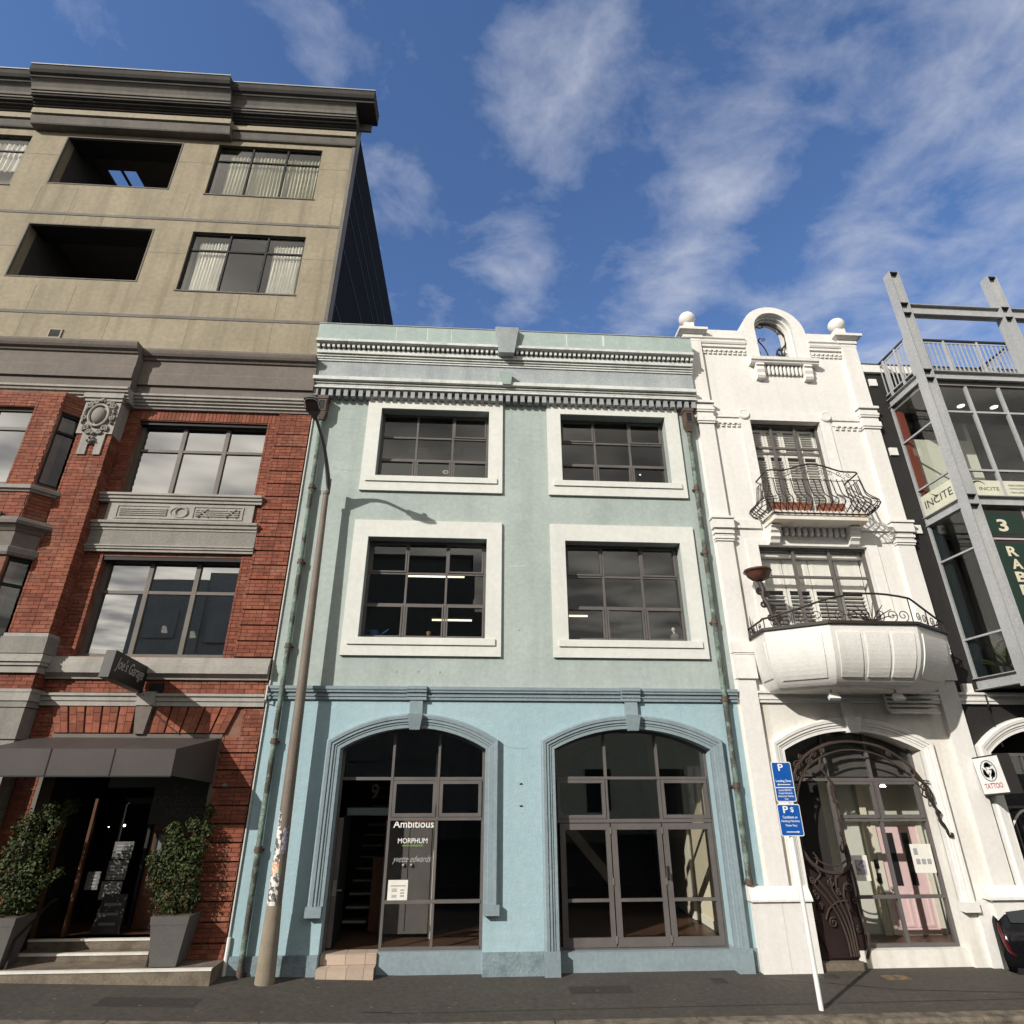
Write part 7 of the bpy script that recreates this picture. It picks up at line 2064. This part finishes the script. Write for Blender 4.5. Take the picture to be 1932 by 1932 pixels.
# ------------------------------------------------------------------ parked car, mostly outside the picture
car = thing('parked_car', (10.2, -1.0, -.38), 'black hatchback parked at the right edge, its rear light showing', 'car')
cm_ = Matrix.Translation((9.32, -.38, -.36)) @ Matrix.Rotation(R(-4), 4, 'Z')
# side outline swept across the width with tumblehome; local x = across, y = along (rear at 0, nose away along +y is the building side, so the car noses right)
sec = [(-.02, .42, .80), (-.05, .62, .84), (-.03, .86, .82), (.05, .98, .78), (.22, 1.22, .68), (.42, 1.36, .62), (1.2, 1.44, .60)]
body = MB()
# rows run from the rear bumper up over the roof; every row is an across-section with rounded shoulders
prof_ = [(.10, .30, .74), (.0, .36, .80), (-.03, .52, .84), (-.02, .70, .85), (.03, .88, .83), (.10, .98, .79), (.26, 1.22, .70), (.40, 1.35, .63), (.75, 1.43, .60), (1.6, 1.45, .60), (2.3, 1.36, .62), (3.0, 1.0, .78), (3.9, .86, .80), (4.2, .70, .76), (4.25, .40, .72)]
ACR = [-1, -.96, -.82, -.5, 0, .5, .82, .96, 1]
BUL = [.10, .045, .012, .003, 0, .003, .012, .045, .10]
rows_ = []
for (yy, zz_, hw) in prof_:
    rows_.append([(a * hw, yy + b * 1.6 * (1 if yy < 1 else -1 if yy > 3.4 else 0), zz_) for a, b in zip(ACR, BUL)])
vs = [p for r_ in rows_ for p in r_]
m_ = len(ACR)
fs = [(i * m_ + j, i * m_ + j + 1, (i + 1) * m_ + j + 1, (i + 1) * m_ + j) for i in range(len(rows_) - 1) for j in range(m_ - 1)]
# flanks down to the sills
for sgn, col_ in ((-1, 0), (1, m_ - 1)):
    base = len(vs)
    for i, (yy, zz_, hw) in enumerate(prof_):
        vs.append((sgn * .80, min(4.15, max(.12, yy + .16 if yy < 1 else yy)), .28))
    for i in range(len(prof_) - 1):
        fs.append((i * m_ + col_, (i + 1) * m_ + col_, base + i + 1, base + i))
body.add(vs, fs)
HALF = .86
body.xf(cm_).build('body', 'car_black', car, smooth=True, ang=50)
gw = MB()
gw.add([(-.60, .135, 1.0), (.60, .135, 1.0), (.54, .36, 1.31), (-.54, .36, 1.31)], [(0, 1, 2, 3)])
gw.xf(Matrix.Translation(cm_.to_3x3() @ Vector((0, -.03, 0))) @ cm_).build('rear_window', 'car_glass', car)
for s_ in (-1, 1):
    tl = MB()
    tl.tube([(s_ * .80, .12, 1.0), (s_ * .835, .06, .90), (s_ * .845, .01, .78), (s_ * .82, -.01, .66), (s_ * .76, -.03, .58)], [.012, .028, .032, .028, .012], 8)
    tl.xf(cm_).build('tail_light', 'car_tail', car, smooth=True)
MB().box(-.16, .16, .34, .37, 1.345, 1.375).xf(cm_).build('brake_light', 'car_brake', car)
MB().box(-.56, .56, .25, .60, 1.395, 1.435).xf(cm_).build('spoiler', 'car_black', car)
MB().box(-.74, .74, -.02, .25, .24, .42).xf(cm_).build('bumper_skirt', 'rubber', car)
MB().box(-.26, .26, -.075, -.06, .66, .78).xf(cm_).build('number_plate', 'sign_white', car)
for s_ in (-1, 1):
    for yy in (.85, 3.35):
        w_ = part('wheel', tuple(cm_ @ Vector((s_ * .74, yy, .31))), car)
        wm_ = cm_ @ Matrix.Translation((s_ * .74, yy, .31)) @ Matrix.Rotation(R(90), 4, 'Y')
        MB().lathe([(.20, -.1), (.29, -.1), (.31, -.07), (.31, .07), (.29, .1), (.20, .1)], (0, 0, 0), 24).xf(wm_).build('tyre', 'rubber', w_, smooth=True)
        MB().lathe([(.21, -.08), (.21, .08)], (0, 0, 0), 16).xf(wm_).build('rim', 'rim_metal', w_, smooth=True)

# ------------------------------------------------------------------ buildings across the street, seen only as reflections
ob1 = thing('opposite_building', (-9, -24, 0), 'dark brown block across the street mirrored in the lower windows', 'building')
MB().box(-20.0, -16.5, -34, -24, -.2, 13.9).box(-16.5, -8, -34, -24.1, -.2, 14.4).box(-8, -.2, -34, -24, -.2, 15.5).box(-.2, 1.0, -34, -24.2, -.2, 12.0).build('wall', 'opp_brown', ob1)
MB().box(-8.1, -.1, -34.2, -23.9, 15.5, 15.7).build('parapet', 'taupe', ob1)
for i in range(6):
    for j in range(3):
        MB().box(-19.2 + i * 3.1, -17.4 + i * 3.1, -23.98, -23.9, 3.6 + j * 3.2, 5.4 + j * 3.2).build('window', 'tan_clean', ob1)
ob2 = thing('weatherboard_house', (11, -23, 0), 'cream weatherboard house across the street mirrored in the arched shopfront', 'building')
MB().box(3.8, 26, -33, -23, -.2, 8.6).build('wall', 'opp_cream', ob2)
for i in range(40):
    MB().box(3.78, 26, -22.99, -22.96, .2 + i * .21, .38 + i * .21).build('weatherboard', 'opp_cream', ob2)
MB().add([(3.4, -22.5, 8.6), (26.4, -22.5, 8.6), (26.4, -28, 11), (3.4, -28, 11), (3.4, -33.5, 8.6), (26.4, -33.5, 8.6)], [(0, 1, 2, 3), (3, 2, 5, 4)]).build('roof', 'tan_dark', ob2)
for i in range(5):
    for j in range(2):
        MB().box(6 + i * 4, 7.4 + i * 4, -22.95, -22.9, 1.2 + j * 3.8, 3.2 + j * 3.8).build('window', 'frame_black', ob2)
